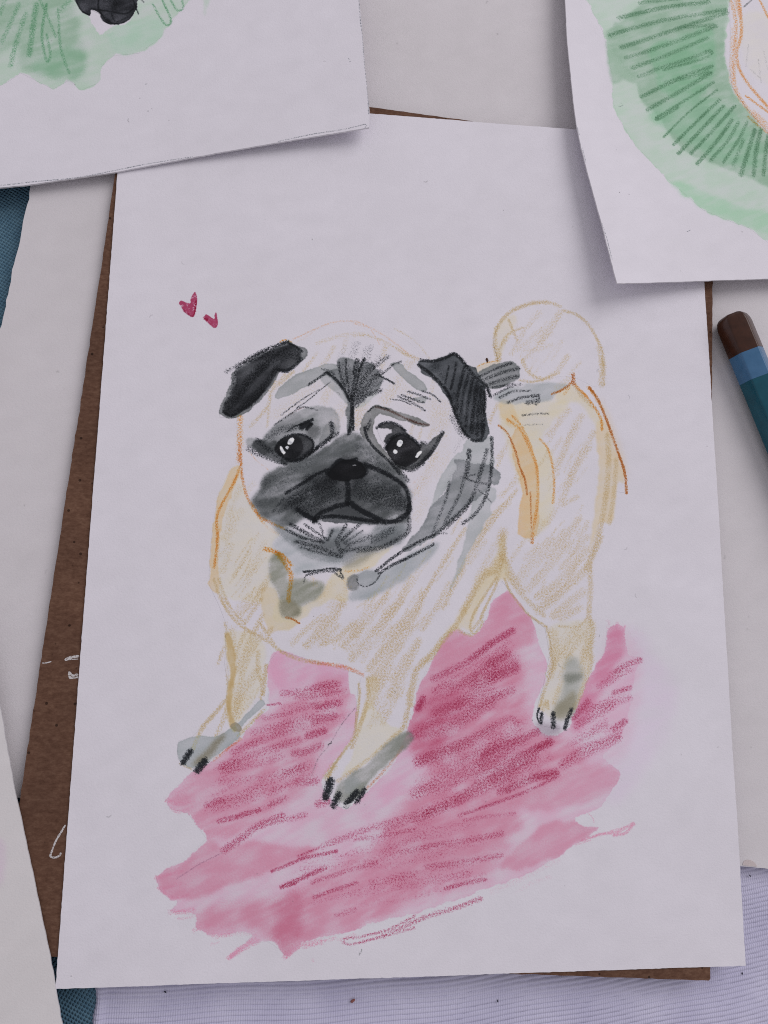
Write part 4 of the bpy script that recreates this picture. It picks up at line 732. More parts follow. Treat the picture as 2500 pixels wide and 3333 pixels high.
('w',[(80.17,141.57),(83,142.93),(85.84,143.07),(88.21,140.99),(91.04,137.96),(92.92,135.61),(92.85,128.86),(92.57,123.59),(90.21,122.55),(87.66,125.78),(85.33,131.41),(83.46,135.18)],(70,72,78),.55,.05,.31,.39,.35),
('w',[(54.58,113),(56.67,115.27),(57.74,116),(61.25,116.12),(62.9,114.93),(63.79,113.31),(62.81,111.9),(60.26,111.4),(58.93,110.67),(56.77,111.09),(54.87,111.85)],(26,26,30),1,.1,.15,.15,.15),
('w',[(22.39,49.77),(23.45,50.49),(26.83,51.45),(30.28,51.2),(32.7,52.17),(35.1,53.87),(37.73,56.56),(40.38,59.27),(41.35,58.78),(40.94,57.79),(38.52,55.58),(36.37,53.38),(35.73,50.95),(32.87,48.54),(29.54,46.15),(25.96,44.49),(23.72,45.46),(22.67,46.9)],(156,159,165),.9,.3,.13,.13,.25),
('w',[(25.69,44.97),(28.93,48.55),(31.75,51.44),(32.97,51.68),(31.38,48.78),(29.04,46.39)],(124,117,104),.8,0,.2,.4,.3),
('w',[(33.89,53.38),(35.08,54.35),(36.5,53.13),(35.96,52.36),(35.17,52.45)],(140,131,118),.6,.5,.14,.1,.2),
('w',[(73.51,52.11),(74.81,52.11),(76.06,51.11),(74.31,48.89),(71.75,47.17),(69.21,44.73),(66.18,41.83),(64.19,39.42),(62.7,37.51),(60.2,36.81),(57.91,38.03),(59.11,40.91),(61.59,42.83),(65.62,45.48),(69.16,48.9),(71.71,51.12)],(126,128,124),.72,.2,.36,.32,.6),
('w',[(60.1,41.39),(62.36,42.34),(63.66,40.39),(61.68,38.48),(59.9,38.98)],(140,145,150),.5,.2,.21,.35,.3),
('w',[(112.85,68.99),(115.73,68.71),(116.59,65.36),(115.5,61.11),(114.43,57.5),(111.83,55.11),(109.31,55.7),(110.68,59.59),(112.05,63.21)],(146,148,149),.75,.05,.3,.61,.35),
('w',[(112.43,65.48),(116.28,65.66),(115.91,64.14),(112.7,63.67)],(100,102,96),.6,0,.23,.45,.2),
('w',[(110.65,58.69),(114.55,61.41),(114.16,56.9),(111.18,54.75),(109.32,56)],(136,129,114),.7,.1,.23,.45,.3),
('w',[(105.18,54.21),(109.9,53.92),(110.81,52.43),(107.93,50.66),(106.07,51.85)],(140,127,141),.6,0,.3,.52,.3),
('c',[(31.69,138.37),(35.27,141.16),(39.67,143.77),(43.69,145.66)],.89,(30,32,37),.75),
('c',[(29.18,137.18),(31.35,138.59),(34.82,141.13),(37.9,142.96),(40.56,144.3)],1.03,(30,32,37),.4),
('c',[(29.86,127.05),(32.56,131.12),(35.49,135.48),(38.91,139.91),(41.53,142.43)],1.61,(30,32,37),.6),
('c',[(31.27,130.13),(33.34,133.73),(35.86,137.62),(38.88,140.86)],1.47,(30,32,37),.5),
('c',[(30.99,126.4),(34.2,129.09),(37.17,132.73),(39.93,136.64),(41.65,139.09)],1.46,(30,32,37),.6),
('c',[(28.98,127.01),(30.56,126.15),(32.73,127.17),(36.15,130.11),(38.28,132.78)],.8,(30,32,37),.85),
('c',[(38.88,140.86),(41.53,142.43),(44.21,143.77),(46.49,143.4)],1.94,(30,32,37),.45),
('c',[(40.76,138.57),(43.49,137.99),(45.48,139.28),(47.12,141.27)],.97,(30,32,37),.85),
('c',[(43.93,145.19),(45.55,144.56),(47.41,143.21)],.53,(30,32,37),.95),
('c',[(33.76,139.65),(37.51,141.27),(40.15,143.08)],1.19,(30,32,37),.7),
('c',[(33.98,134.23),(36.98,137.44),(39.58,140.18)],1.77,(30,32,37),.6),
('c',[(40.71,140),(43.37,141.56),(46.07,142.18)],2.24,(30,32,37),.45),
('c',[(41.97,142.93),(44.25,142.57),(46.33,141.23)],1.65,(30,32,37),.4),
('c',[(35.3,129.14),(38.68,133.98),(40.8,137.63)],1.47,(30,32,37),.55),
('c',[(31.41,137.17),(30.73,132.44),(29.34,128.88)],.89,(30,32,37),.5),
('c',[(32.16,135.32),(31.22,131.29),(29.81,128.2)],1.18,(30,32,37),.45),
('c',[(36.72,132.71),(33.51,129.53)],2.22,(30,32,37),.35),
('c',[(56.39,140.78),(57.16,136.98),(59.08,132.31)],.76,(30,32,37),.55),
('c',[(58.21,141.59),(58.53,137.04),(59.55,131.85)],.69,(30,32,37),.65),
('c',[(61.32,141.75),(60.6,137.14),(59.78,131.86)],.84,(30,32,37),.7),
('c',[(62.82,142.06),(61.5,138.14),(60.23,132.36)],.85,(30,32,37),.7),
('c',[(65.39,140.26),(62.67,136.76),(60.24,131.88)],1.23,(30,32,37),.6),
('c',[(66.8,138.88),(63.62,134.89),(60.48,131.18)],1.39,(30,32,37),.55),
('c',[(53.71,138.01),(56.03,136.21),(58.15,133.45),(59.34,131.13)],.76,(30,32,37),.92),
('c',[(52.54,138.91),(54.61,138.29),(55.54,137.62)],.68,(30,32,37),.45),
('c',[(59.77,132.34),(59.95,129.03),(59.79,125.49),(59.27,122.67)],.91,(30,32,37),.85),
('c',[(60.13,131.4),(60.33,126.69),(60.39,123.65)],.61,(30,32,37),.75),
('c',[(66.86,134.09),(63.2,132.49),(60.96,130.02)],1.38,(30,32,37),.5),
('c',[(62.62,139.88),(61.8,133.85)],3.83,(30,32,37),.36),
('c',[(64.97,137.59),(61.82,132.67)],3.84,(30,32,37),.36),
('c',[(58.02,139.66),(59.03,134.92)],3.36,(30,32,37),.3),
('c',[(57.92,144.72),(56.39,140.78)],1.84,(30,32,37),.12),
('c',[(60.67,145.83),(59.81,142.39)],2.31,(30,32,37),.16),
('c',[(63.46,145),(62.59,142.05)],1.54,(30,32,37),.15),
('c',[(68.68,142.94),(64.78,139.6),(61.61,135.85)],1.24,(30,32,37),.42),
('c',[(65.49,138.19),(67.82,137.34),(70.38,136.02)],.54,(30,32,37),.85),
('c',[(71.96,141.77),(69.87,140.82),(68.72,139.55),(66.88,138.02)],.7,(30,32,37),.5),
('c',[(60.81,141.82),(60.39,139.87),(60.19,137.94)],.69,(30,32,37),.75),
('c',[(62.66,141.91),(61.56,138.97)],.77,(30,32,37),.75),
('c',[(64.77,140.33),(62.06,136.59)],2.31,(30,32,37),.4),
('c',[(67.14,136.35),(63.71,133.8),(61.24,130.84)],1.23,(30,32,37),.35),
('c',[(64.46,145.4),(63.37,140.98)],1.54,(30,32,37),.18),
('c',[(61.2,146.2),(60.31,144.21)],1.69,(30,32,37),.15),
('c',[(66.59,142.59),(65.92,140.38)],2.01,(30,32,37),.2),
('c',[(49.13,134.65),(51.24,136.22),(53.48,138)],.68,(30,32,37),.65),
('c',[(42.85,126.78),(45.79,129.36),(49.1,131.86),(51.77,133.52)],.37,(30,32,37),.5),
('c',[(46.49,128.69),(49.13,130.68),(51.78,133.16),(54.45,135.66)],.3,(30,32,37),.6),
('c',[(39.62,120.74),(42.65,122.94),(45.97,123.77)],2.06,(30,32,37),.32),
('c',[(37.43,120.2),(40.62,117.57),(43.33,115.83)],1.46,(30,32,37),.5),
('c',[(41.27,124.28),(43.88,126.24),(46.5,128.22),(48.28,129),(51.45,128.31)],.44,(30,32,37),.5),
('c',[(44.44,122.78),(46.18,124.01),(47.73,124.65)],.44,(30,32,37),.7),
('c',[(47.51,124.53),(50.39,125.93)],.74,(30,32,37),.85),
('c',[(47.75,123.84),(49.74,124.85)],1.34,(30,32,37),.9),
('c',[(49.11,123.43),(50.19,124.87)],.89,(30,32,37),.8),
('c',[(54.92,125.3),(55.3,123.44),(55,121.8),(53.24,120.11),(51.26,118.65),(48.63,116.71)],1.13,(30,32,37),.82),
('c',[(56.78,122.8),(55,121.57)],.9,(30,32,37),.6),
('c',[(41.71,118.07),(42.31,119.7),(44.04,121.38),(46.24,122.04),(48.48,121.9),(50.42,120.7),(50.79,119.32),(50.17,117.69)],.66,(30,32,37),.8),
('c',[(42.62,117.18),(44.22,115.87),(46.45,115.37),(48.65,116.25),(50.39,117.93)],.81,(30,32,37),.85),
('c',[(43.65,119.52),(45.04,117.73),(46.84,117.11)],2.21,(30,32,37),.6),
('c',[(37.69,116.8),(39.84,115.78),(42.25,115.04),(44.39,114.57)],.73,(30,32,37),.6),
('c',[(42.17,117.51),(43.81,116.19),(46.48,115.74),(49.12,116.66),(52.01,118.97)],.81,(30,32,37),.8),
('c',[(35.26,118.08),(37.69,116.8),(40.09,116.33)],1.46,(30,32,37),.4),
('c',[(63.18,124.32),(63.9,121.78),(65.76,119.28),(68.06,117.27),(70.36,115.04),(71.98,113.01)],.76,(30,32,37),.8),
('c',[(63.87,123.88),(64.52,126.25)],.91,(30,32,37),.5),
('c',[(66.26,124.44),(67.5,125.67),(69.56,125.99),(71.41,125.36),(73.26,124.02)],.76,(30,32,37),.75),
('c',[(70.06,122.01),(71.43,122.89),(73.27,122.96),(75.12,121.97),(76.97,120.17)],.91,(30,32,37),.85),
('c',[(68.49,119.38),(69.38,121.28),(70.75,122.51)],1.06,(30,32,37),.75),
('c',[(82.52,123.91),(80.89,120.78),(78.82,117.66),(75.16,114.51)],1,(30,32,37),.65),
('c',[(71.04,115.52),(73.34,114.21),(75.16,114.04),(77.91,115.99)],.76,(30,32,37),.65),
('c',[(77.2,121.11),(78.35,120.92)],1.07,(30,32,37),.5),
('c',[(69.66,116.63),(71.27,115.3),(73.33,114.91)],1.06,(30,32,37),.5),
('c',[(70.81,115.75),(75.16,114.97)],1.97,(30,32,37),.4),
('c',[(64.02,128.59),(65.84,129.9),(69.07,129.28)],.46,(30,32,37),.7),
('c',[(73.88,134.14),(76.45,133.42),(79.48,132.36)],.62,(30,32,37),.48),
('c',[(72.26,133.11),(75.06,132.16),(77.85,131.33)],.69,(30,32,37),.5),
('c',[(77.37,134.42),(79.95,133.58),(82.05,131.75)],.54,(30,32,37),.55),
('c',[(71.34,132.71),(74.6,131.42),(78.09,129.43)],.62,(30,32,37),.5),
('c',[(69.61,131.92),(72.28,131.68),(74.6,130.71)],.31,(30,32,37),.6),
('c',[(77.11,142.39),(80.4,142.31),(83,143.18),(85.37,144.4),(87.03,143.38),(88.92,141.02),(91.04,138.44),(93.64,136.37),(94.68,133.75)],.94,(30,32,37),.82),
('c',[(76.41,141.14),(78.76,139.56),(81.11,137.49),(83.46,134.94),(84.16,133.29)],.94,(30,32,37),.88),
('c',[(84.4,133.3),(85.56,129.51),(86.96,125.99),(88.58,123.44),(90.45,122.21),(92.09,122.63),(92.81,124.55),(93.09,128.87),(93.37,133.7)],.94,(30,32,37),.82),
('c',[(84.18,141.28),(83.23,136.62)],.55,(30,32,37),.75),
('c',[(86.08,142.11),(85.47,138.67),(84.64,135.23)],.71,(30,32,37),.75),
('c',[(88.21,141.23),(86.52,134.35),(86.03,129.77)],.95,(30,32,37),.7),
('c',[(89.15,139.33),(87.69,133.44),(87.2,128.62)],.95,(30,32,37),.65),
('c',[(90.33,138.41),(89.1,132.3),(88.36,125.8)],1.03,(30,32,37),.65),
('c',[(91.51,137.49),(90.51,131.16),(89.76,124.43)],1.18,(30,32,37),.7),
('c',[(92.45,136.08),(91.68,130.01),(91.16,123.54)],1.18,(30,32,37),.7),
('c',[(93.14,134.65),(92.62,128.85),(92.34,124.54)],1.03,(30,32,37),.7),
('c',[(91.26,136.02),(91.44,128.8),(90.69,124)],3.94,(30,32,37),.36),
('c',[(85.81,133.36),(86.5,128.59),(87.66,126.25)],3.13,(30,32,37),.36),
('c',[(84.62,128.03),(86.48,124.78),(87.88,122.94)],1.4,(30,32,37),.28),
('c',[(80.64,140.86),(82.52,139.01)],3.13,(30,32,37),.3),
('c',[(86.5,128.59),(87.18,124.33)],1.4,(30,32,37),.4),
('c',[(91.44,138.47),(96.95,141.38),(100.21,142.7)],.71,(30,32,37),.6),
('c',[(92.07,137.52),(96.92,139.72),(102.14,141.46)],.95,(30,32,37),.5),
('c',[(93.02,136.25),(97.55,138.1),(101.78,139.29)],1.11,(30,32,37),.5),
('c',[(95.27,136.02),(100.77,137.26)],.71,(30,32,37),.5),
('c',[(97.17,133.49),(100.74,135.29),(104.96,135.64)],.71,(30,32,37),.5),
('c',[(99.08,132.26),(102.65,133.73),(107.21,134.59)],.79,(30,32,37),.58),
('c',[(104.25,132.49),(105.87,132.89),(107.18,133.27)],1.2,(30,32,37),.5),
('c',[(102.89,129.17),(106.13,129.63),(109.7,129.94)],.63,(30,32,37),.36),
('c',[(103.17,126.74),(108.02,127.04)],.4,(30,32,37),.26),
('c',[(95.57,134.07),(99.46,136.21),(102.72,137.35)],.63,(30,32,37),.45),
('c',[(105.25,134.18),(107.2,134.26),(106.51,132.26)],.96,(30,32,37),.5),
('c',[(59.19,110.95),(59.46,108.23),(59.3,105.5)],1.34,(30,32,37),1.1),
('c',[(59.44,105.23),(56.91,104.75),(54.8,103.74),(52.7,102.6),(51.42,100.96)],1.26,(30,32,37),1.1),
('c',[(47.52,103.54),(49.54,102.25),(51.81,101.1)],1.31,(30,32,37),1.05),
('c',[(51.67,101.5),(54.84,102.13),(58.03,102.08),(62.85,101.53),(66.62,101.09)],.95,(30,32,37),1),
('c',[(60.1,105.52),(62.82,103.7),(65.52,102.42),(67.96,101.27),(70.65,101.47),(72.81,102.35),(74.16,103.75),(74.28,105.39)],1.33,(30,32,37),1.1),
('c',[(63.43,115.23),(66.71,113.96),(70.27,112.14),(73.3,109.75),(74.47,105.94)],1.05,(30,32,37),1),
('c',[(63.99,114.42),(68.09,112.9),(70.83,111.61)],.45,(30,32,37),.7),
('c',[(54.56,113.55),(51.39,112.07),(47.74,109.49),(44.62,107.5)],.89,(30,32,37),.95),
('c',[(54.32,112.58),(56.41,115.26),(57.47,115.99),(58.83,115.62),(61.25,116.32)],.96,(30,32,37),1.1),
('c',[(59.92,115.11),(62.62,115.2),(63.87,113.31),(62.41,111.88)],.9,(30,32,37),.8),
('c',[(55.11,113.01),(57.56,111.72),(59.45,111.51)],1.48,(30,32,37),.7),
('c',[(46.27,105.66),(55.17,110.55)],3.36,(30,32,37),.54),
('c',[(49.81,111.2),(56.2,112.5)],2.95,(30,32,37),.4),
('c',[(47.78,107.87),(57.88,109.27)],2.93,(30,32,37),.34),
('c',[(48.46,103.02),(54.24,104.81)],2.48,(30,32,37),.36),
('c',[(61.12,108.28),(68.73,104.68)],3.27,(30,32,37),.3),
('c',[(39.79,110.05),(46.03,113.26)],2.47,(30,32,37),.2),
('c',[(39.36,107.34),(45.05,110.49)],2.47,(30,32,37),.2),
('c',[(38.41,104.89),(43.6,106.39)],2.17,(30,32,37),.16),
('c',[(47.37,104.07),(56.58,107.32)],3.36,(30,32,37),.44),
('c',[(61.9,110.22),(70.05,107.73)],3.73,(30,32,37),.44),
('c',[(63.29,107.52),(72.51,105.34)],3.28,(30,32,37),.46),
('c',[(71.4,108.59),(73.88,104.83)],1.96,(30,32,37),.5),
('c',[(65.93,111.72),(71.39,109.14)],2.25,(30,32,37),.3),
('c',[(41.63,102.83),(44.14,106.13)],.87,(30,32,37),.36),
('c',[(44.74,103.99),(48.3,108.42)],1.89,(30,32,37),.34),
('c',[(43.2,102.88),(46.25,106.19)],1.45,(30,32,37),.25),
('c',[(62.01,119.07),(65.87,116.15),(69.17,113.49)],3.01,(30,32,37),.26),
('c',[(51.26,116.74),(46.06,112.16),(42.47,108.78)],3.71,(30,32,37),.16),
('c',[(70.79,115.49),(74.1,111.44)],1.06,(30,32,37),.5),
('c',[(69.8,105.26),(71.97,105.87),(73.87,105.92)],1.35,(30,32,37),.45),
('c',[(45.92,99.87),(49.66,97.97),(53.67,95.94)],1.02,(30,32,37),.58),
('c',[(49.34,99.96),(52.29,98.03),(54.71,96.49)],.73,(30,32,37),.55),
('c',[(52.76,100.19),(53.61,98.07)],.66,(30,32,37),.5),
('c',[(55.97,98.93),(54.97,96.5)],.73,(30,32,37),.5),
('c',[(59.14,100.22),(57.34,97.09)],.88,(30,32,37),.55),
('c',[(62.07,100.16),(58.15,96.58)],.96,(30,32,37),.55),
('c',[(63.17,98.85),(58.7,95.79)],.67,(30,32,37),.45),
('c',[(65.06,97.55),(59.5,95.27)],1.18,(30,32,37),.48),
('c',[(47.36,95.78),(51.85,94.83),(57.7,92.57)],1.01,(30,32,37),.5),
('c',[(48.71,94.49),(52.94,93.26),(58.24,92.45)],.72,(30,32,37),.45),
('c',[(44.91,98.65),(48.64,96.88),(52.88,95.92)],.8,(30,32,37),.58),
('c',[(74.3,102.11),(74.06,98.85),(70.97,96.62),(67.5,94.93),(62.18,94)],1.2,(30,32,37),.5),
('c',[(70.14,99.29),(65.61,96.49)],2.09,(30,32,37),.32),
('c',[(58.2,93.91),(64.83,94.86)],1.1,(30,32,37),.48),
('c',[(48.69,95.02),(55.57,93.59)],2.03,(30,32,37),.28),
('c',[(56.83,96.28),(58.22,93.12)],1.17,(30,32,37),.4),
('c',[(49.4,88.71),(52.53,89.03),(55.66,89.62),(58.04,89.41)],.65,(30,32,37),.78),
('c',[(49.95,87.93),(53.58,88.79),(57.25,89.13)],.58,(30,32,37),.6),
('c',[(56.74,88.59),(58.6,87.44),(57.77,89.4)],.58,(30,32,37),.55),
('c',[(49.69,87.67),(49.48,86.09)],.43,(30,32,37),.4),
('c',[(94.92,123.08),(95.02,119.39),(94.67,113.74),(93.93,109.8),(92.51,106.42),(90.27,103.32),(87.5,101.33)],.94,(30,32,37),.62),
('c',[(93.76,119.91),(92.31,115.06),(91.16,111.38),(89.74,107.45),(86.96,103.51),(81.46,98.72)],1.09,(30,32,37),.52),
('c',[(89.26,119.46),(88.96,116.63),(88.39,112.97)],1.32,(30,32,37),.6),
('c',[(88.11,113.52),(86.98,109.03),(84.2,103.43),(82.56,100.11)],.92,(30,32,37),.42),
('c',[(84.22,111.44),(83.39,107.26),(81.46,102.26),(79.83,97.87)],.77,(30,32,37),.42),
('c',[(88.34,105.47),(84.2,101.51),(80.1,98.14)],1.07,(30,32,37),.5),
('c',[(87.83,112.67),(90.88,111.65),(93.95,111.19)],.62,(30,32,37),.6),
('c',[(86.99,112.64),(90.9,113.61)],.46,(30,32,37),.4),
('c',[(91.42,109.72),(93.08,108.38),(94.74,106.77)],.39,(30,32,37),.5),
('c',[(80.65,98.43),(76.04,96.15),(71.21,93.09),(66.45,89.26)],.75,(30,32,37),.72),
('c',[(80.38,95.99),(74.71,92.9),(70.17,90.67),(67.26,88.75)],.75,(30,32,37),.66),
('c',[(83.65,98.78),(80.92,98.44)],.61,(30,32,37),.3),
('c',[(87.03,121.93),(85.63,119.33)],1.24,(30,32,37),.15),
('c',[(73.82,104.23),(74.39,99.9),(72.79,97.69)],1.05,(30,32,37),.4),
('c',[(25.29,48.08),(23.83,45.7)],1.35,(30,32,37),.9),
('c',[(28.57,45.91),(27.08,44.01)],1.62,(30,32,37),.92),
('c',[(56.83,41.41),(55.78,38.06)],1.81,(30,32,37),.92),
('c',[(58.65,38.51),(57.58,36.12)],1.53,(30,32,37),.85),
('c',[(62.68,38.95),(60.46,36.33)],1.47,(30,32,37),.88),
('c',[(64.44,39.42),(62.84,36.91)],1.19,(30,32,37),.7),
('c',[(105.73,57.48),(105.22,55.7),(105.81,54.21)],.45,(30,32,37),.9),
('c',[(106.33,56.29),(106.13,54.21)],.9,(30,32,37),.9),
('c',[(109.17,56.3),(109.1,53.32)],1.2,(30,32,37),.82),
('c',[(113.63,57.2),(112.44,54.51),(111.92,52.88)],.98,(30,32,37),.92),
('c',[(65.84,129.85),(69.07,129.04),(73,127.31),(76.48,126.04),(79.15,125.67)],.61,(74,50,46),.72),
('c',[(43.88,126.24),(46.51,128.1),(48.28,129)],.37,(90,50,45),.35),
('c',[(62.08,57.58),(58.83,53.61),(56.39,49.43),(53.93,46.51),(52.53,42.65)],.21,(110,95,110),.45),
('c',[(56.75,49.92),(56.13,49.31)],.42,(30,32,37),.6),
('c',[(23.77,21.28),(28.26,24.11),(33.19,26.45)],.26,(140,105,130),.5),
('c',[(64.48,5.85),(63.95,4.85)],.34,(120,120,125),.5),
('c',[(96.76,126.32),(98.97,124.47),(100.82,120.37),(102.02,115.94),(103.24,112.81),(103.8,109.04)],.55,(150,82,36),.72),
('c',[(99.02,127.87),(102.19,125.57),(104.36,121.46),(106.18,116.72),(106.55,111.33),(106.29,106.6),(105.21,100.33),(104.82,96.92)],.79,(180,112,44),.52),
('c',[(100.32,128.9),(103.15,125.61),(104.99,120.84)],.71,(180,112,44),.4),
('c',[(107.28,123.18),(109.17,121),(110.36,116.87),(110.7,111.47),(110.27,107.03)],.63,(180,112,44),.55),
('c',[(104.61,109.69),(104.7,103.43),(104.73,96.92)],.47,(150,82,36),.45),
('c',[(110.64,135.08),(113.12,136.18),(115.81,138.29),(116.43,140.49)],.64,(150,82,36),.72),
('c',[(116.43,140.49),(116.62,138),(119.65,134.82),(122.17,131.29),(123.39,128.71),(123.47,126.25)],.73,(180,112,44),.65),
('c',[(116.43,140.49),(116.46,137.99)],.98,(150,82,36),.7),
('c',[(115.45,137.28),(113.75,135.05)],.65,(180,112,44),.35),
('c',[(120.55,137.18),(122.6,134.29),(124.42,129.74),(125.91,125.53),(127.67,120.06),(129.12,115.26),(129.4,110.14)],.73,(150,82,36),.78),
('c',[(120.39,137.17),(122.28,134.6),(123.83,131.69)],.98,(180,112,44),.5),
('c',[(33.75,114.47),(33.06,112.27),(32.13,109.54),(30.94,107.08),(29.05,103.01),(28.53,100.34),(28.94,97.18),(28.87,93.25),(28.54,89.33)],.65,(180,112,44),.62),
('c',[(28.69,99.82),(29.06,94.56),(28.86,90.64)],1,(180,112,44),.3),
('c',[(33,126.02),(33.05,122.1),(33.2,118.67),(33.24,115.04)],1.32,(188,122,62),.45),
('c',[(33.05,122.1),(33.25,117.3)],1.75,(180,112,44),.25),
('c',[(33.25,118.83),(33.56,114.73),(34.28,110.15),(35.49,106.14),(36.88,104.04),(38.53,101.68),(41.46,100.16),(44.38,98.9)],.73,(176,108,58),.6),
('c',[(38.27,101.67),(40.46,99.07),(43.12,97.54)],.65,(194,155,133),.36),
('c',[(33.12,118.82),(33.3,114.73)],1.46,(176,108,58),.3),
('c',[(35.28,117.53),(37.49,115.15),(40.21,113.06)],.29,(194,155,133),.4),
('c',[(36.89,103.77),(39.36,100.37)],.87,(180,112,44),.4),
('c',[(40.13,93.9),(42.49,93.29),(44.38,91.23),(46.01,88.9),(46.46,87.08),(46.15,84.47),(45.98,81.88)],1.08,(180,112,44),.66),
('c',[(42.74,93.3),(44.6,92.29),(46.44,90.28)],.79,(180,112,44),.7),
('c',[(45.59,78.01),(47.15,77.65),(48.67,76.69)],.5,(150,82,36),.7),
('c',[(59.36,89.04),(62,89.22),(64.64,90.07)],.66,(180,112,44),.3),
('c',[(52.1,85.62),(51.53,87.18)],1.44,(180,112,44),.16),
('c',[(58.33,87.83),(59.97,85.24)],1.75,(180,112,44),.18),
('c',[(59.45,84.7),(55.87,80.74)],2.18,(174,154,124),.3),
('c',[(55.75,85.95),(53.23,81.99)],2.9,(174,154,124),.22),
('c',[(41.88,145.37),(42.99,146.11),(44.72,145.52)],.38,(180,112,44),.6),
('c',[(91.46,141.44),(93.73,142.48),(96.64,143.15)],.32,(180,112,44),.5),
('f',[(16.91,154.15),(17.41,154.9),(18.77,154.4),(19.64,154.38),(19.66,155.33),(20.13,156.52),(20.63,157.35),(21.08,156.43),(21.25,155.13),(21.16,153.53),(20.97,152.07),(20.5,150.82),(19.47,151.26),(17.93,152.62),(17.34,153.6)],(150,58,90),1),
('f',[(23.12,150.6),(23.54,151.57),(24.43,151.26),(25.61,150.45),(25.75,151.76),(26.06,152.29),(26.33,150.93),(26.56,149.35),(26.31,148.47),(25.65,148.22),(24.82,148.82),(23.69,149.91)],(150,58,90),1),
('c',[(18.07,152.48),(19.33,151.4),(20.42,150.96),(20.89,152.35),(21.02,154.97)],.44,(130,20,55),.7),
('c',[(23.25,150.75),(23.94,150.36)],.74,(130,20,55),.6),
('o',[(44.56,119.66),(44.82,120.66),(45.57,121.24),(46.15,120.91),(45.99,120.11),(45.28,119.49)],(212,212,220),1),
('o',[(44.04,118.71),(44.44,119.13),(44.91,118.85),(44.66,118.3),(44.22,118.29)],(212,212,220),1),
('o',[(42.69,118.66),(43.13,118.87),(43.77,117.91),(44.22,117.39),(43.8,117),(43.21,117.5)],(212,212,220),1),
('o',[(71.07,120.61),(71.5,121.51),(72.52,121.41),(72.63,120.67),(71.9,119.88),(71.31,120.14)],(212,212,220),1),
('o',[(70.28,118.61),(70.79,119.13),(71.34,118.75),(71.19,118.11),(70.6,117.99)],(212,212,220),1),
('o',[(75.85,117.51),(76.54,118.78),(77.23,119.05),(77.33,118.71),(76.34,117.33)],(212,212,220),1),
('o',[(60.4,114.95),(61.1,115.02),(61.34,114.86),(60.71,114.69)],(212,212,220),.28),
('o',[(69,101.78),(69.69,102.26),(71.31,103.05),(71.66,102.55),(70.62,101.77)],(212,212,220),.28),
('o',[(59.08,36.66),(60.28,36.33),(62.22,36.83),(61.58,36.22),(60.4,35.61)],(200,198,204),.8),
('o',[(53.21,59.46),(54.74,59.57),(54.87,58.61),(53.9,58.07),(53.12,58.6)],(205,170,190),.22),
('o',[(90.98,64.98),(92.13,65.21),(92.01,64.21),(91.2,64.1)],(205,170,190),.2)]
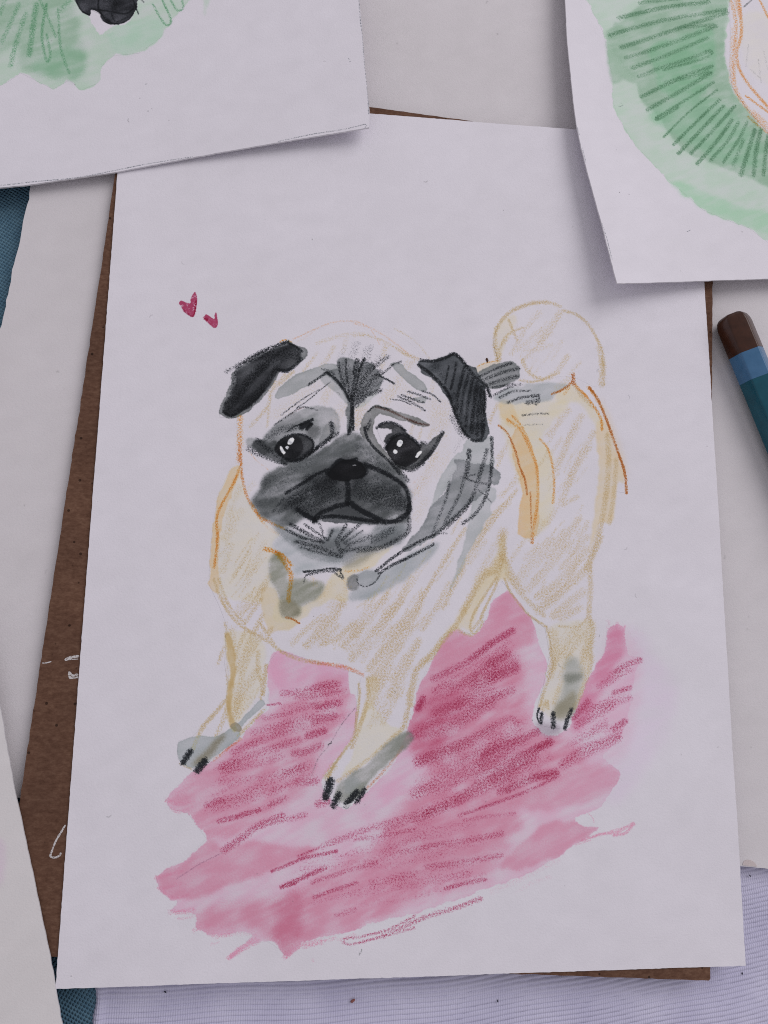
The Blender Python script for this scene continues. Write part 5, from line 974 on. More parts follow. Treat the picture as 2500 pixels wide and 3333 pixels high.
ART_LEFT = [
('w',[(-37.25,237.5),(-13.64,239.43),(-12.33,233.43),(-9.79,230.58),(-8.08,227.02),(-6.24,225.67),(-4.64,227.92),(.5,230.13),(2.47,236.46),(2.82,240.57),(17.7,241.46),(13.83,235.12),(10.02,228.83),(8.42,225.73),(3.41,221.1),(-2.95,220.05),(-5.64,216.91),(-6.45,211.94),(-10.32,209.74),(-13.39,212.46),(-17.17,209.6),(-21.31,211.59),(-25.45,213.56),(-28.07,211.09),(-30.19,209.63),(-34.65,209.29)],(170,184,176),.9,.2,.3,.19,.4),
('w',[(-36.64,230.83),(-29.15,236.85),(-18.19,237.72),(-13.05,231.36),(-11.31,223.47),(-9.74,217.62),(-11.75,213.55),(-14.55,212.71),(-19.15,213.04),(-24.97,214.58),(-27.78,220.93),(-35.31,216.39)],(138,161,146),.6,.1,.6,.68,.6),
('w',[(-23.33,215.36),(-15.24,221.86),(-10.5,220.21),(-10.65,214.28),(-14.53,212.39),(-19.15,213.04)],(130,164,142),.5,.1,.45,.6,.5),
('w',[(-4.55,226.59),(.53,229.59),(8.1,231.41),(8.95,226.76),(3.37,221.76),(-2.41,220.74)],(160,190,172),.5,.2,.39,.46,.4),
('w',[(18.66,240.14),(20.76,240.26),(20.08,235.46),(19.62,232.73),(19.07,235.41)],(170,184,176),.6,.1,.24,.32,.3),
('c',[(-27.66,232.92),(-29.43,226.76),(-30.98,221.67)],1.23,(92,136,108),.48),
('c',[(-25.72,230.4),(-27.33,222.29),(-28.15,215.32)],1.4,(92,136,108),.48),
('c',[(-23.36,233.27),(-23.62,225.89),(-23.88,218.59)],1.5,(92,136,108),.57),
('c',[(-20.77,233.47),(-21.23,224.74),(-19.5,217.47),(-18.65,218.98),(-20.09,224.83)],.79,(92,136,108),.57),
('c',[(-17.78,232.35),(-16.39,221.78),(-13.7,214.4)],.8,(92,136,108),.54),
('c',[(6.09,235.34),(8.72,230.77),(10.1,229.51),(10.89,231.23),(8.38,236.83)],.63,(92,136,108),.62),
('c',[(10.46,236.95),(12.4,234.02),(13.85,234.78),(13.43,237.13)],.64,(92,136,108),.6),
('c',[(-31.2,233.98),(-31.99,229.89)],1.22,(92,136,108),.42),
('c',[(-15.09,235.25),(-17.68,231.02)],1.6,(92,136,108),.37),
('c',[(-22.61,234.68),(-20.56,230.8),(-17.74,224.34)],.79,(92,136,108),.47),
('w',[(-14.12,238.03),(-13.64,235.36),(-12.28,232.76),(-9.82,231.05),(-9.54,232.82),(-7.24,231.77),(-6.4,229.81),(-3.53,228.93),(-.09,230.23),(1.62,233.03),(2.18,236.44),(2.31,239.17)],(46,47,53),.97,.25,.16,.12,.35),
('c',[(-7.61,237.14),(-7.62,233.09),(-4.75,229.59),(-2.37,229.07)],.47,(30,32,37),.9),
('c',[(-9.37,232.97),(-4.95,232.6),(-.81,232.2),(1.16,233.67)],.47,(30,32,37),.8),
('c',[(-13.64,235.36),(-11.96,232.44),(-9.83,231.18)],.39,(30,32,37),.8),
('c',[(.66,237.02),(1.71,234.38),(2.54,232.41)],.39,(30,32,37),.85),
('c',[(-4.32,231.97),(-3,229.7),(-.16,231.23)],.39,(30,32,37),.7),
('c',[(3.06,236.5),(3.69,235.86)],.31,(30,32,37),.7),
('c',[(-6.97,236.51),(-2.15,234.81)],2.34,(30,32,37),.45),
('c',[(-3.37,235.4),(-3.82,233.35)],1.56,(30,32,37),.5),
('c',[(-6.61,231.14),(-4.75,229.59)],1.09,(30,32,37),.6),
('c',[(59.48,239.15),(59.96,233.07),(60.65,228.38),(60.99,223.05),(61.69,217.11),(62.27,211.21),(62.59,206.52)],.21,(80,84,92),.55),
('c',[(61.81,203.58),(56.04,201.92),(48.41,200.37),(39.67,197.98)],.2,(80,84,92),.55),
('c',[(61.81,203.58),(62.06,203.07),(61.65,202.54)],.2,(80,84,92),.55),
('c',[(18.35,192.83),(7.56,190.39),(-.28,188.2),(-9.7,185.66),(-19.63,184.01),(-27.78,182.43)],.2,(80,84,92),.55),
('c',[(57.1,222.13),(57.55,221.08)],.21,(80,84,92),.55),
('c',[(5.4,212.14),(5.79,212.55)],.2,(80,84,92),.55)]
ART_RIGHT = [
('w',[(122.81,253.65),(123.67,247.37),(127.38,239.24),(128.23,233.83),(129.54,223.79),(128.89,218.97),(130.36,212.99),(134.3,205.93),(143.16,196.58),(153.46,188.09),(161.97,185.24),(166.25,184.16),(171.67,180.21),(178.48,174.89),(182.41,186.17),(183.91,204.25),(174.17,212.6),(170.14,216.86),(167.5,221.26),(164.16,226.39),(162.85,238.07),(163.96,243.76),(165.62,254.43),(166.33,259.41)],(170,184,176),.9,.25,.37,.19,.35),
('w',[(128.05,237.76),(129.68,241.22),(138.91,249.7),(142.91,255.86),(163.99,258.33),(164.17,249.41),(162.85,238.07),(164.16,226.39),(167.5,221.26),(174.17,212.6),(180.99,205.54),(180.01,193.41),(172.98,196.61),(166.03,199.81),(154.64,203.29),(147.6,207.07),(142.94,214.17),(137.39,219.59),(136.23,224.88),(130.71,231.87)],(138,161,146),.75,.2,.37,.37,.45),
('w',[(128.01,236.96),(130.71,231.87),(136.23,224.88),(132.56,225.09),(129.16,223.72),(128.14,232.23)],(138,161,146),.6,.3,.28,.37,.3),
('w',[(141.25,236.54),(149.55,240.66),(159.36,244.08),(159.23,229.83),(152.89,221.47),(144.89,222.16),(142.29,228.06)],(124,164,138),.6,.12,.46,.55,.4),
('w',[(139.38,216),(148.49,221.02),(160.22,222.15),(167.08,215.06),(172.43,207.87),(169.05,201.55),(156.22,204.97),(146.34,209.98)],(130,168,144),.5,.1,.55,.74,.4),
('w',[(144.5,194.87),(149.65,195.16),(157.45,192.26),(165.29,190.02),(172.41,189.13),(179.54,187.44),(179.05,181.52),(169.13,183.68),(162,185.62),(153.49,188.46)],(154,182,164),.7,.25,.46,.55,.4),
('w',[(154.59,202.53),(161.64,199.43),(172.81,194.36),(172.41,189.13),(161.06,191.87),(154.19,197.19)],(178,198,186),.3,.05,.45,.72,.3),
('c',[(132.04,244.61),(146.33,249.85),(159.16,253.08)],1.39,(84,116,95),.6),
('c',[(129.19,238.6),(134.85,241.37),(146.12,245.82),(157.43,249.1),(164.28,251.04)],1.4,(84,116,95),.58),
('c',[(164.6,250.26),(149.7,243.45),(132.35,235.3)],1.41,(84,116,95),.58),
('c',[(133.67,232.19),(147.98,238.9),(160.93,245.45)],1.4,(84,116,95),.54),
('c',[(135.36,229.3),(147.06,235.25),(158.09,241.4)],1.29,(84,116,95),.54),
('c',[(137.07,226.81),(143.13,230.12),(149.13,232.74),(158.95,237.28)],1.29,(84,116,95),.52),
('c',[(137.45,220.53),(148.85,227.64),(159.03,232.56)],1.29,(84,116,95),.58),
('c',[(139.06,216.72),(148.62,223.36),(158.53,230.39)],1.29,(84,116,95),.6),
('c',[(141.5,214.59),(150.69,221.26),(159.09,227.48)],.89,(84,116,95),.58),
('c',[(143.32,208.82),(151.2,217.46),(160.05,225.23)],.69,(84,116,95),.63),
('c',[(146.12,206.89),(153.21,214.59),(160.59,222.18)],.99,(84,116,95),.63),
('c',[(147.41,204.38),(155.31,213.26),(161.57,220.34)],1.09,(84,116,95),.68),
('c',[(151.1,204.81),(158.18,212.76),(164.89,220.64)],1.08,(84,116,95),.66),
('c',[(152.73,201.95),(158.67,208.99),(163.87,216.31)],1.18,(84,116,95),.66),
('c',[(156.84,203.51),(162.37,210.07),(165.65,215.7)],1.07,(84,116,95),.58),
('c',[(160.45,203.09),(165.29,210.32),(168.23,215.93)],1.07,(84,116,95),.58),
('c',[(165.3,199.74),(168.02,207.51),(170.29,213.8)],1.36,(84,116,95),.7),
('c',[(168.95,200.04),(170.36,207.7),(172.14,213.96)],1.36,(84,116,95),.66),
('c',[(171.87,200.27),(173.16,207.93),(174.17,212.6)],1.17,(84,116,95),.63),
('c',[(138.56,250.29),(150.22,253.21),(157.79,255.2)],1.2,(84,116,95),.53),
('c',[(157.46,237.13),(159.29,236.76),(156.58,234.68),(144.58,229.9)],.99,(84,116,95),.53),
('c',[(151.96,244.1),(160.21,245.77)],1.19,(84,116,95),.43),
('c',[(145.11,226.07),(157.8,230.48)],1.38,(84,116,95),.43),
('c',[(163.32,202.59),(166.76,210.44)],1.17,(84,116,95),.48),
('c',[(141.5,214.59),(142.21,214.22),(148.35,218.69)],.79,(84,116,95),.58),
('w',[(169.47,249.97),(177.07,251.59),(184.69,251.58),(182.36,222.61),(175.33,228.22),(171.14,230.97),(167.94,238.57)],(196,190,188),.6,.1,.47,.56,.4),
('c',[(165.73,256.07),(166.98,246.48),(165.43,234.36),(165.59,225.75),(168.87,219.84),(174.28,214.15),(178.52,210.67)],1.31,(186,116,58),.42),
('c',[(168.39,256.36),(168.47,244.22),(166.48,236.84),(168.09,229.9),(174.8,221.15),(179,216.87)],1.04,(186,116,58),.6),
('c',[(168.43,224.06),(174.69,219.58)],.73,(186,116,58),.55),
('c',[(168.57,217.65),(172.88,214.02),(177.09,211.32)],.82,(186,116,58),.5),
('c',[(174.77,255.42),(176.95,249.95)],.85,(186,116,58),.5),
('c',[(166.12,244.78),(164.41,227.98)],1.86,(186,116,58),.25),
('c',[(170.3,219.19),(174.4,215.69)],1.46,(186,116,58),.35),
('c',[(167.25,256.24),(168.33,249.85)],1.5,(186,116,58),.4),
('c',[(169.8,252.6),(172.89,255.71)],.47,(90,92,96),.7),
('c',[(170.31,240.41),(169.08,233.53)],.56,(90,92,96),.2),
('c',[(170.5,232.49),(172.95,230.36)],.56,(90,92,96),.22),
('c',[(172.98,235.89),(173.21,228.81)],.56,(90,92,96),.2),
('c',[(174.72,239.25),(175.68,232.99)],.56,(90,92,96),.2),
('c',[(123.07,179.24),(123.96,175.35),(125.03,168.99)],.22,(80,84,92),.5),
('c',[(117.78,207.72),(118.49,205.17)],.22,(80,84,92),.5),
('c',[(118.97,201.41),(119.75,196.98)],.22,(80,84,92),.5),
('c',[(148.06,180.88),(149.07,181.45)],.22,(80,84,92),.5),
('c',[(130.72,216.32),(131.94,217)],.22,(80,84,92),.5)]
ART_CORNER = [
('w',[(-16.26,30.26),(-13.36,29.6),(-12.26,26.48),(-12.51,22.16),(-13.41,19.73),(-15.29,19.77)],(205,178,200),.8,.1,.31,.5,.3)]
PARTS_MAIN = {
'pink_wash': [[(44.01,70.57),(51.23,68.04),(54.65,67.44),(60.09,66.5),(60.71,60.86),(62.29,60.1),(62.14,52.6),(59.69,47.99),(55.74,43.36),(54.85,40.24),(56.92,37.56),(58.69,36.09),(60.51,35.48),(62.71,36.78),(64.98,38.95),(68.73,42.27),(70.75,44.76),(73.27,49.92),(74.25,52.87),(75.59,56.11),(76.08,58.89),(77.08,62.18),(78.96,66.28),(81.3,70.34),(83.95,74.53),(86.33,75.93),(87.66,75),(90.04,74.38),(92.22,76.51),(93.91,79.95),(94.46,82.09),(96.98,84.48),(99.71,84.6),(103.49,79.36),(105.04,76.89),(106.51,71.37),(107.88,68.34),(107.34,64.67),(105.67,60.46),(103.93,55.72),(105.14,53.33),(107.92,50.94),(112.37,52.76),(114.43,56.57),(118.16,64.45),(121.21,68.74),(122.63,71.81),(123.09,75.86),(124.76,77.13),(127.38,76.57),(128.13,70.33),(130.86,68.89),(129.06,63.06),(127.57,55.09),(125.02,50.35),(120.8,46.57),(122.61,44.75),(124.74,43.2),(124.35,41.12),(120.02,35.1),(113.94,32.58),(116.24,30.72),(119.49,30.68),(116.61,28.56),(109.76,24.64),(103.75,21.49),(95.96,18.82),(87.43,16.13),(76.82,13.22),(69.38,11.74),(59.28,9.09),(51.97,7.9),(50.23,6.02),(48.13,5.03),(46.62,6.37),(44.04,8.12),(40.81,7.83),(36.32,5),(35.91,5.5),(39.03,7.76),(40.74,9.57),(37.47,10.28),(33.24,9.39),(28.57,11.18),(28.04,13.93),(23.04,14.66),(24.36,16.69),(22.58,17.04),(20.29,19.46),(19.5,21.73),(22.52,23.88),(26.36,25.9),(29.76,29.62),(27.48,32.48),(25.55,34.95),(21.5,36.03),(20.87,37.79),(22.72,40.57),(26.5,43.75),(30.97,46.37),(33.82,49.28),(36.23,50.68),(38.57,53.84),(41.7,57.03),(42.37,59.56),(42,62.03),(41.68,64.99),(42.07,67.76)]],
'heart': [[(16.91,154.15),(17.41,154.9),(18.77,154.4),(19.64,154.38),(19.66,155.33),(20.13,156.52),(20.63,157.35),(21.08,156.43),(21.25,155.13),(21.16,153.53),(20.97,152.07),(20.5,150.82),(19.47,151.26),(17.93,152.62),(17.34,153.6)],[(23.12,150.6),(23.54,151.57),(24.43,151.26),(25.61,150.45),(25.75,151.76),(26.06,152.29),(26.33,150.93),(26.56,149.35),(26.31,148.47),(25.65,148.22),(24.82,148.82),(23.69,149.91)]],
'pug': [[(28.53,125.65),(32.17,125.81),(33.37,113.02),(31.28,112.95),(29.01,107.43),(28.18,102.24),(27.64,95.65),(27.48,90.23),(27.64,85.44),(30.27,80.31),(32.23,75.76),(32.05,67.41),(33.22,61.24),(32.69,57.83),(28.53,51.77),(22.65,50.31),(22.55,47.13),(24.16,44.82),(26.89,43.94),(29.5,45.78),(35.42,50.28),(41.69,57.17),(42.19,62.65),(41.66,67.48),(44.01,70.57),(54.37,67.58),(63.7,64.98),(62.68,62.05),(62.14,52.74),(57.38,44.63),(55.05,40.3),(57.07,37.3),(58.62,35.96),(60.7,35.94),(64.83,39.22),(70.4,44.89),(73.2,49.64),(75.66,57.22),(76.36,61.41),(78.88,67.05),(84.4,74.97),(87.74,75.15),(90.34,74.67),(94.53,82.38),(97.25,87.59),(99.11,85.03),(103.2,79.94),(107.68,76.33),(108.68,70.16),(107,62.95),(105.39,57.98),(105.67,53.75),(109.01,53.04),(111.99,52.76),(114.37,57.28),(118.41,65.17),(119.85,73.91),(119.38,82.77),(119.71,92.54),(122.7,99.47),(126.68,110.45),(129.63,110.15),(127.55,122.36),(124.36,134.35),(123.24,137.41),(124.75,138.46),(124.42,147.55),(120.96,154.49),(114.08,158.31),(109.2,159.72),(101.84,158.02),(96.93,152.74),(96.06,147.73),(96.8,142.85),(92.02,140.99),(90.44,140.91),(87.3,144.01),(84.94,144.29),(77.89,142.56),(74.74,146.61),(67.7,150.31),(58.39,151.83),(50.78,149.38),(44.06,145.8),(37.42,142.27),(31.31,137.24),(29.75,130.94),(28.02,127.01),(28.23,125.64)]],
'ear': [[(31.28,137.64),(33.76,139.65),(37.04,141.96),(40.58,143.82),(43.92,145.68),(46,144.58),(47.83,144.31),(48.66,143.27),(48.25,141.69),(46.15,139.79),(44.38,138.27),(41.92,137.68),(41.09,135.74),(39.19,132.36),(37.49,130.17),(35.78,128.23),(33.42,126.39),(30.71,125.35),(29.04,125.86),(27.98,127.2),(28.24,128.83),(29.43,131.68),(30.21,134.06),(30.36,135.71)],[(76.41,141.14),(77.11,142.39),(80.4,142.56),(82.29,143.38),(84.42,143.86),(85.37,144.4),(87.03,143.62),(88.69,141.75),(91.06,141.13),(91.41,139.68),(92.93,137.56),(93.39,135.64),(93.17,132.24),(93.45,129.6),(93.78,127.46),(94.35,124.85),(93.74,123.16),(92.08,121.91),(90.21,122.03),(88.58,123.39),(86.96,125.99),(85.56,129.03),(84.4,131.61),(83.46,133.49),(82.05,135.6),(79.7,137.91),(77.36,139)]],
'eye': [[(34.82,119.18),(36.09,120.61),(39.65,119.83),(42.73,120.4),(44.04,121.38),(46.24,122.04),(48.48,121.9),(50.3,120.92),(51.69,119.36),(50.17,117.69),(48.43,116.02),(46.01,115.24),(43.79,115.28),(39.77,116.51)],[(68.49,119.85),(67.33,121.44),(66.14,124.44),(67.73,125.68),(70.25,125.9),(73.26,123.78),(76.51,120.38),(80.2,122.17),(82.87,124.16),(81.59,121.28),(80.2,118.41),(78.14,116.47),(75.16,114.04),(72.42,114.41),(69.66,116.87)]],
'muzzle': [[(58.15,122.38),(60.58,122.79),(62.51,121.88),(65.55,119.2),(68.59,116.8),(71.34,114.95),(73.01,111.95),(74.12,109.23),(74.69,105.95),(74.49,102.66),(74.19,99.4),(70.18,95.52),(65.65,93.81),(59.58,91.55),(55.63,91.21),(50.35,92.15),(46.6,94.97),(43.64,97.55),(39.04,101.96),(36.84,104.84),(38.81,108.13),(38.49,109.74),(39.73,111.68),(42.31,113.4),(48.06,116.34),(54.42,119.62)]],
'nose': [[(54.32,112.71),(56.67,115.55),(57.73,116.14),(61.25,116.26),(62.89,115.21),(63.95,113.31),(62.81,111.76),(60.26,111.26),(58.93,110.53),(56.77,110.93),(54.88,111.69)]],
'tail': [[(96.97,143.2),(95.78,146.98),(95.91,149.66),(97.09,152.76),(100.42,156.68),(105.75,159.21),(110.42,159.93),(114.05,158.49),(118.02,157),(121.28,154.1),(123.49,150.12),(124.84,145.78),(124.73,138.38),(121.72,137.57),(116.51,139.99),(112.56,139.8),(108.6,138.45),(102.73,138.01),(101.82,141.95)]],
'leg': [[(31.96,73.96),(38.3,73.78),(40.94,71.27),(41.49,66.49),(41.03,62),(40.37,59.52),(41.35,58.78),(41.21,57.05),(35.72,51.19),(29.55,45.91),(27.21,44.01),(25.48,44.5),(22.82,46.42),(22.39,49.77),(25.61,51.21),(30.52,56.55),(32.74,59.5),(33.14,64.44),(32.29,69.43)],[(64.94,64.25),(68.94,66.69),(75.77,66.22),(75.01,60.88),(74.77,58.36),(74.01,54.85),(73.51,52.11),(75.85,51.11),(73.8,48.64),(69.21,44.49),(64.69,39.42),(62.72,36.79),(60.47,35.61),(57.45,36.12),(55.39,38.54),(55.8,42.38),(59.72,47.95),(62.2,51.39),(62.89,55.84),(63.06,60.59),(62.89,62.85)],[(108.07,76.62),(113.07,76.99),(118.65,79.24),(119.68,75.83),(118.89,71.8),(119.12,69.04),(117.86,64.75),(114.42,57.2),(112.08,52.88),(109.25,53.03),(105.51,54.51),(105.4,56.89),(108.26,64.4),(109.61,67.74),(108.95,73.24)]]}
PARTS_LEFT = {
'green_wash': [[(-36.12,237.6),(-13.64,239.43),(-12.33,233.43),(-9.79,230.58),(-8.08,227.02),(-6.24,225.67),(-4.64,227.92),(.5,230.13),(2.47,236.46),(2.82,240.57),(17.7,241.46),(13.83,235.12),(10.02,228.83),(8.42,225.73),(3.41,221.1),(-2.95,220.05),(-5.64,216.91),(-6.45,211.94),(-10.32,209.74),(-13.39,212.46),(-17.17,209.6),(-21.31,211.59),(-25.45,213.56),(-28.07,211.09),(-30.19,209.63),(-33.54,209.38)]],
'black_paint': [[(-14.12,238.03),(-13.64,235.36),(-12.28,232.76),(-9.82,231.05),(-9.54,232.82),(-7.24,231.77),(-6.4,229.81),(-3.53,228.93),(-.09,230.23),(1.62,233.03),(2.18,236.44),(2.31,239.17)]]}
PARTS_RIGHT = {
'green_wash': [[(122.81,253.65),(123.67,247.37),(127.38,239.24),(128.23,233.83),(129.54,223.79),(128.89,218.97),(130.36,212.99),(134.3,205.93),(143.16,196.58),(153.46,188.09),(161.97,185.24),(166.25,184.16),(171.67,180.21),(175.88,177.61),(177.98,203.77),(174.14,212.22),(170.14,216.86),(167.45,220.48),(163.79,226.36),(162.85,238.07),(163.96,243.76),(165.25,254.39),(165.79,259.35)]],
'orange_outline': [[(166.02,259.37),(165.7,254.44),(165.05,242.27),(164.23,231.88),(164.56,226.82),(168.53,220.19),(174.23,213.37),(178.4,209.13),(179.12,218.43),(174.89,222.32),(169.53,229.25),(167.4,236.14),(169.45,244.32),(169.38,259.75)]]}
OUT_LEFT = [(59.02,247.35),(59.61,239.16),(60.64,229.05),(61.54,219.09),(62.39,211.22),(62.89,206.66),(62.83,202.77),(51.36,200.34),(39.67,197.79),(28.1,195.13),(18.36,192.7),(8.72,190.2),(-.25,187.76),(-11.36,185.32),(-21.21,183.1),(-27.73,181.94),(-36.22,179.86),(-89.6,166.8),(-111.1,254.2),(45,287.4)]
OUT_RIGHT = [(116.73,257.33),(116.52,247.56),(116.52,235.49),(117.03,223.64),(117.33,215.82),(117.81,208.12),(118.75,201.36),(119.95,194.74),(121.36,187.47),(122.8,180.29),(124.32,171.4),(125.83,162.44),(140.28,165.14),(155.17,167.55),(170.66,169.52),(181.07,170.65),(235,176),(222,300),(110,292)]
OUT_CORNER = [(-16.82,60.08),(-12.12,42.08),(-7.85,27.96),(-1.48,6.49),(1.98,-6.59),(5.16,-17.54),(-90,-50),(-110,40),(-22.82,80.08)]
PEN_MARKS = [[([(-3.45,67.88),(-2.17,68.5),(-.38,68.81)],.6),([(-3.13,67.96),(-.53,68.19)],.4)],[([(-2.33,65.4),(-2.11,64.1),(-1.23,64.02),(-.23,64.19)],.4),([(-2.29,65.32),(-1.46,64.51),(-.28,64.84)],.47),([(-2.42,64.91),(-1.83,64.02)],.53)],[([(-8.29,67.23),(-7.49,67.24),(-6.31,67.57)],.27)],[([(-.57,32.73),(-1.28,31.4),(-2.3,29.51),(-2.92,27.62),(-3.2,26.31),(-2.22,26.03),(-1.28,26.46),(-1.14,27.03)],.39),([(-1.81,30.65),(-2.77,28.19)],.52)]]
FLAKE = (157.57,20.76)
SEED = (94,143.25)
CRUMB = (63.12,-6.63)
LINT = [(155.43,-3.86,.2,'dark lint speck on the lilac cloth just below the lower right sheet corner'),(158.87,17.81,.6,'dark lint speck on the lilac cloth just in front of the white board edge'),(96.22,-7.86,.1,'dark lint speck on the lilac cloth below the start of the kraft sliver'),(21.83,-3.5,.9,'dark lint speck on the lilac cloth near the blue cloth at lower left')]
PENCIL = (159.3, 158.6)
PENCIL_TWIST = 20


# ------------------------------------------------------------------ colour layers: washes and crayon on paper
PAPER = (193, 188, 198)
def lin(c):
    c = np.asarray(c, np.float32) / 255
    return np.where(c < .04045, c / 12.92, ((c + .055) / 1.055) ** 2.4)
def enc(c):
    return np.where(c < .0031308, c * 12.92, 1.055 * np.clip(c, 0, 1) ** (1 / 2.4) - .055)
def spline(pts, closed=False, n=6):
    p = np.asarray(pts, np.float32)
    if len(p) < 3:
        return p
    if closed:
        q = np.concatenate([p[-1:], p, p[:2]])
    else:
        q = np.concatenate([2 * p[:1] - p[1:2], p, 2 * p[-1:] - p[-2:-1]])
    t = np.linspace(0, 1, n, endpoint=False, dtype=np.float32)[:, None]
    out = []
    for i in range(1, len(q) - 2):
        a, b, c, d = q[i - 1], q[i], q[i + 1], q[i + 2]
        out.append(.5 * (2 * b + (c - a) * t + (2 * a - 5 * b + 4 * c - d) * t ** 2 + (3 * b - a - 3 * c + d) * t ** 3))
    r = np.concatenate(out)
    return r if closed else np.concatenate([r, p[-1:]])
def blur(a, s):
    if s < .35:
        return a
    k = np.exp(-.5 * (np.arange(-int(3 * s) - 1, int(3 * s) + 2) / s) ** 2); k = (k / k.sum()).astype(np.float32)
    h = len(k) // 2
    for ax in (0, 1):
        pad = [(0, 0), (0, 0)]; pad[ax] = (h, h)
        b = np.pad(a, pad, mode='edge'); out = np.zeros_like(a); n = a.shape[ax]
        for i, w in enumerate(k):
            out += w * (b[i:i + n] if ax == 0 else b[:, i:i + n])
        a = out
    return a
class Canvas:
    """transmittance of the colour layers lying on a sheet, in mm"""
    def __init__(s, x0, y0, x1, y1, res, seed):
        s.x0, s.y0, s.res = x0, y0, res
        s.w, s.h = int((x1 - x0) * res), int((y1 - y0) * res)
        s.x1, s.y1 = x0 + s.w / res, y0 + s.h / res
        rng = np.random.default_rng(seed)
        fy = np.fft.fftfreq(s.h, 1 / res)[:, None]; fx = np.fft.rfftfreq(s.w, 1 / res)[None]
        fr = np.sqrt(fx ** 2 + fy ** 2)
        def band(lam, wid, asp=1.0):
            f = np.hypot((fx * .91 + fy * .42) * asp, fy * .91 - fx * .42) if asp != 1 else fr
            g = np.exp(-(np.log(np.maximum(f, 1e-4) * lam) / wid) ** 2)
            n = np.fft.irfft2(np.fft.rfft2(rng.standard_normal((s.h, s.w))) * g, s=(s.h, s.w))
            return (n / n.std()).astype(np.float32)
        t = band(.33, .4) + .5 * band(.75, .5)
        s.tooth = 1 / (1 + np.exp(-1.7 * t / t.std()))          # about uniform 0..1
        s.mid = band(1.6, .6); s.fine = band(.6, .5); s.low = band(8, .8, 1.7); s.wx = .6 * band(.9, .6) + band(5, .6); s.wy = .6 * band(.9, .6) + band(5, .6)
        s.streak = band(2.2, .6, 4.5)
        s.rng = rng; s.clip = None
        s.T = np.repeat((1 + .007 * s.low + .004 * s.mid + .006 * s.fine)[..., None], 3, 2).astype(np.float32)
    def px(s, pts):
        p = np.asarray(pts, np.float32)
        return np.stack([(p[:, 0] - s.x0) * s.res, (p[:, 1] - s.y0) * s.res], 1)
    def box(s, p, pad):
        a = np.maximum(np.floor(p.min(0) - pad).astype(int), 0); b = np.minimum(np.ceil(p.max(0) + pad).astype(int), (s.w, s.h))
        return (slice(a[1], b[1]), slice(a[0], b[0])) if (b > a).all() else None
    def inside(s, p, sl, X, Y):
        m = np.zeros(X.shape, bool)
        q = np.roll(p, -1, 0)
        for (ax, ay), (bx, by) in zip(p, q):
            if ay == by:
                continue
            lo, hi = (ay, by) if ay < by else (by, ay)
            r = (Y >= lo) & (Y < hi)
            idx = np.nonzero(r.any(1))[0]
            if not len(idx):
                continue
            k = slice(idx[0], idx[-1] + 1)
            m[k] ^= r[k] & (X[k] < ax + (Y[k] - ay) * (bx - ax) / (by - ay))
        return m
    def mask(s, pts, wob, soft):
        p = spline(s.px(pts), True, 4); pad = soft * s.res * 4 + wob * s.res * 3 + 3
        sl = s.box(p, pad)
        if sl is None:
            return None, None
        Y, X = np.mgrid[sl].astype(np.float32)
        X = X + s.wx[sl] * wob * s.res * .5; Y = Y + s.wy[sl] * wob * s.res * .5
        m = blur(s.inside(p, sl, X, Y).astype(np.float32), max(soft * s.res, .55))
        if wob:                                   # the tooth of the paper breaks the rim up
            k = 1 + 2.2 * max(0, 1 - soft / .35)
            m = np.clip((m - .5 + (.3 * (s.tooth[sl] - .5) + .07 * s.fine[sl]) * (1 - np.abs(2 * m - 1))) * k + .5, 0, 1)
        return sl, m
    def mul(s, sl, col, d, keep=.8):
        l = np.log(np.maximum(lin(col) / lin(PAPER), 1e-3))
        t = np.log(np.maximum(s.T[sl], 1e-3))
        s.T[sl] = np.exp(t + d[..., None] * np.minimum(l - keep * t, 0))
    def wash(s, pts, col, a, edge, wob, soft, var):
        sl, m = s.mask(pts, wob, soft)
        if sl is None:
            return
        if s.clip is not None:
            m = m * s.clip[sl]
        e = m * (np.clip(1 - blur(m, .5 * s.res), 0, 1) * 1.4 + np.clip(1 - blur(m, .16 * s.res), 0, 1) * 1.6)
        d = a * m * (1 + edge * e + var * np.tanh(.38 * s.low[sl] + .08 * s.mid[sl] + .2 * s.streak[sl]) + .22 * (s.tooth[sl] - .5) + .05 * s.fine[sl])
        s.mul(sl, col, np.maximum(d, 0))
    def dist(s, p, sl, R):
        Y, X = np.mgrid[sl].astype(np.float32)
        D = np.full(X.shape, 1e6, np.float32); y0, x0 = sl[0].start, sl[1].start
        for (ax, ay), (bx, by) in zip(p[:-1], p[1:]):
            i0 = max(int(min(ay, by) - R) - y0, 0); i1 = int(max(ay, by) + R) + 2 - y0
            j0 = max(int(min(ax, bx) - R) - x0, 0); j1 = int(max(ax, bx) + R) + 2 - x0
            if i1 <= 0 or j1 <= 0:
                continue
            x = X[i0:i1, j0:j1]; y = Y[i0:i1, j0:j1]
            dx, dy = bx - ax, by - ay; L = dx * dx + dy * dy + 1e-6
            t = np.clip(((x - ax) * dx + (y - ay) * dy) / L, 0, 1)
            d = np.hypot(x - ax - t * dx, y - ay - t * dy)
            D[i0:i1, j0:j1] = np.minimum(D[i0:i1, j0:j1], d)
        return D
    def cover(s, pts, wd):
        p = spline(s.px(pts), False, 6); r = wd * s.res * .57; R = r * 1.5 + 2
        sl = s.box(p, R)
        if sl is None:
            return None, None
        D = s.dist(p, sl, R) + s.mid[sl] * r * .08 + s.fine[sl] * r * .12
        return sl, 1 - np.clip((D / r - .35) / .8, 0, 1) ** 1.6
    def grain(s, sl, c):
        return np.clip((c - s.tooth[sl]) / .4 + .55 * c, 0, 1)
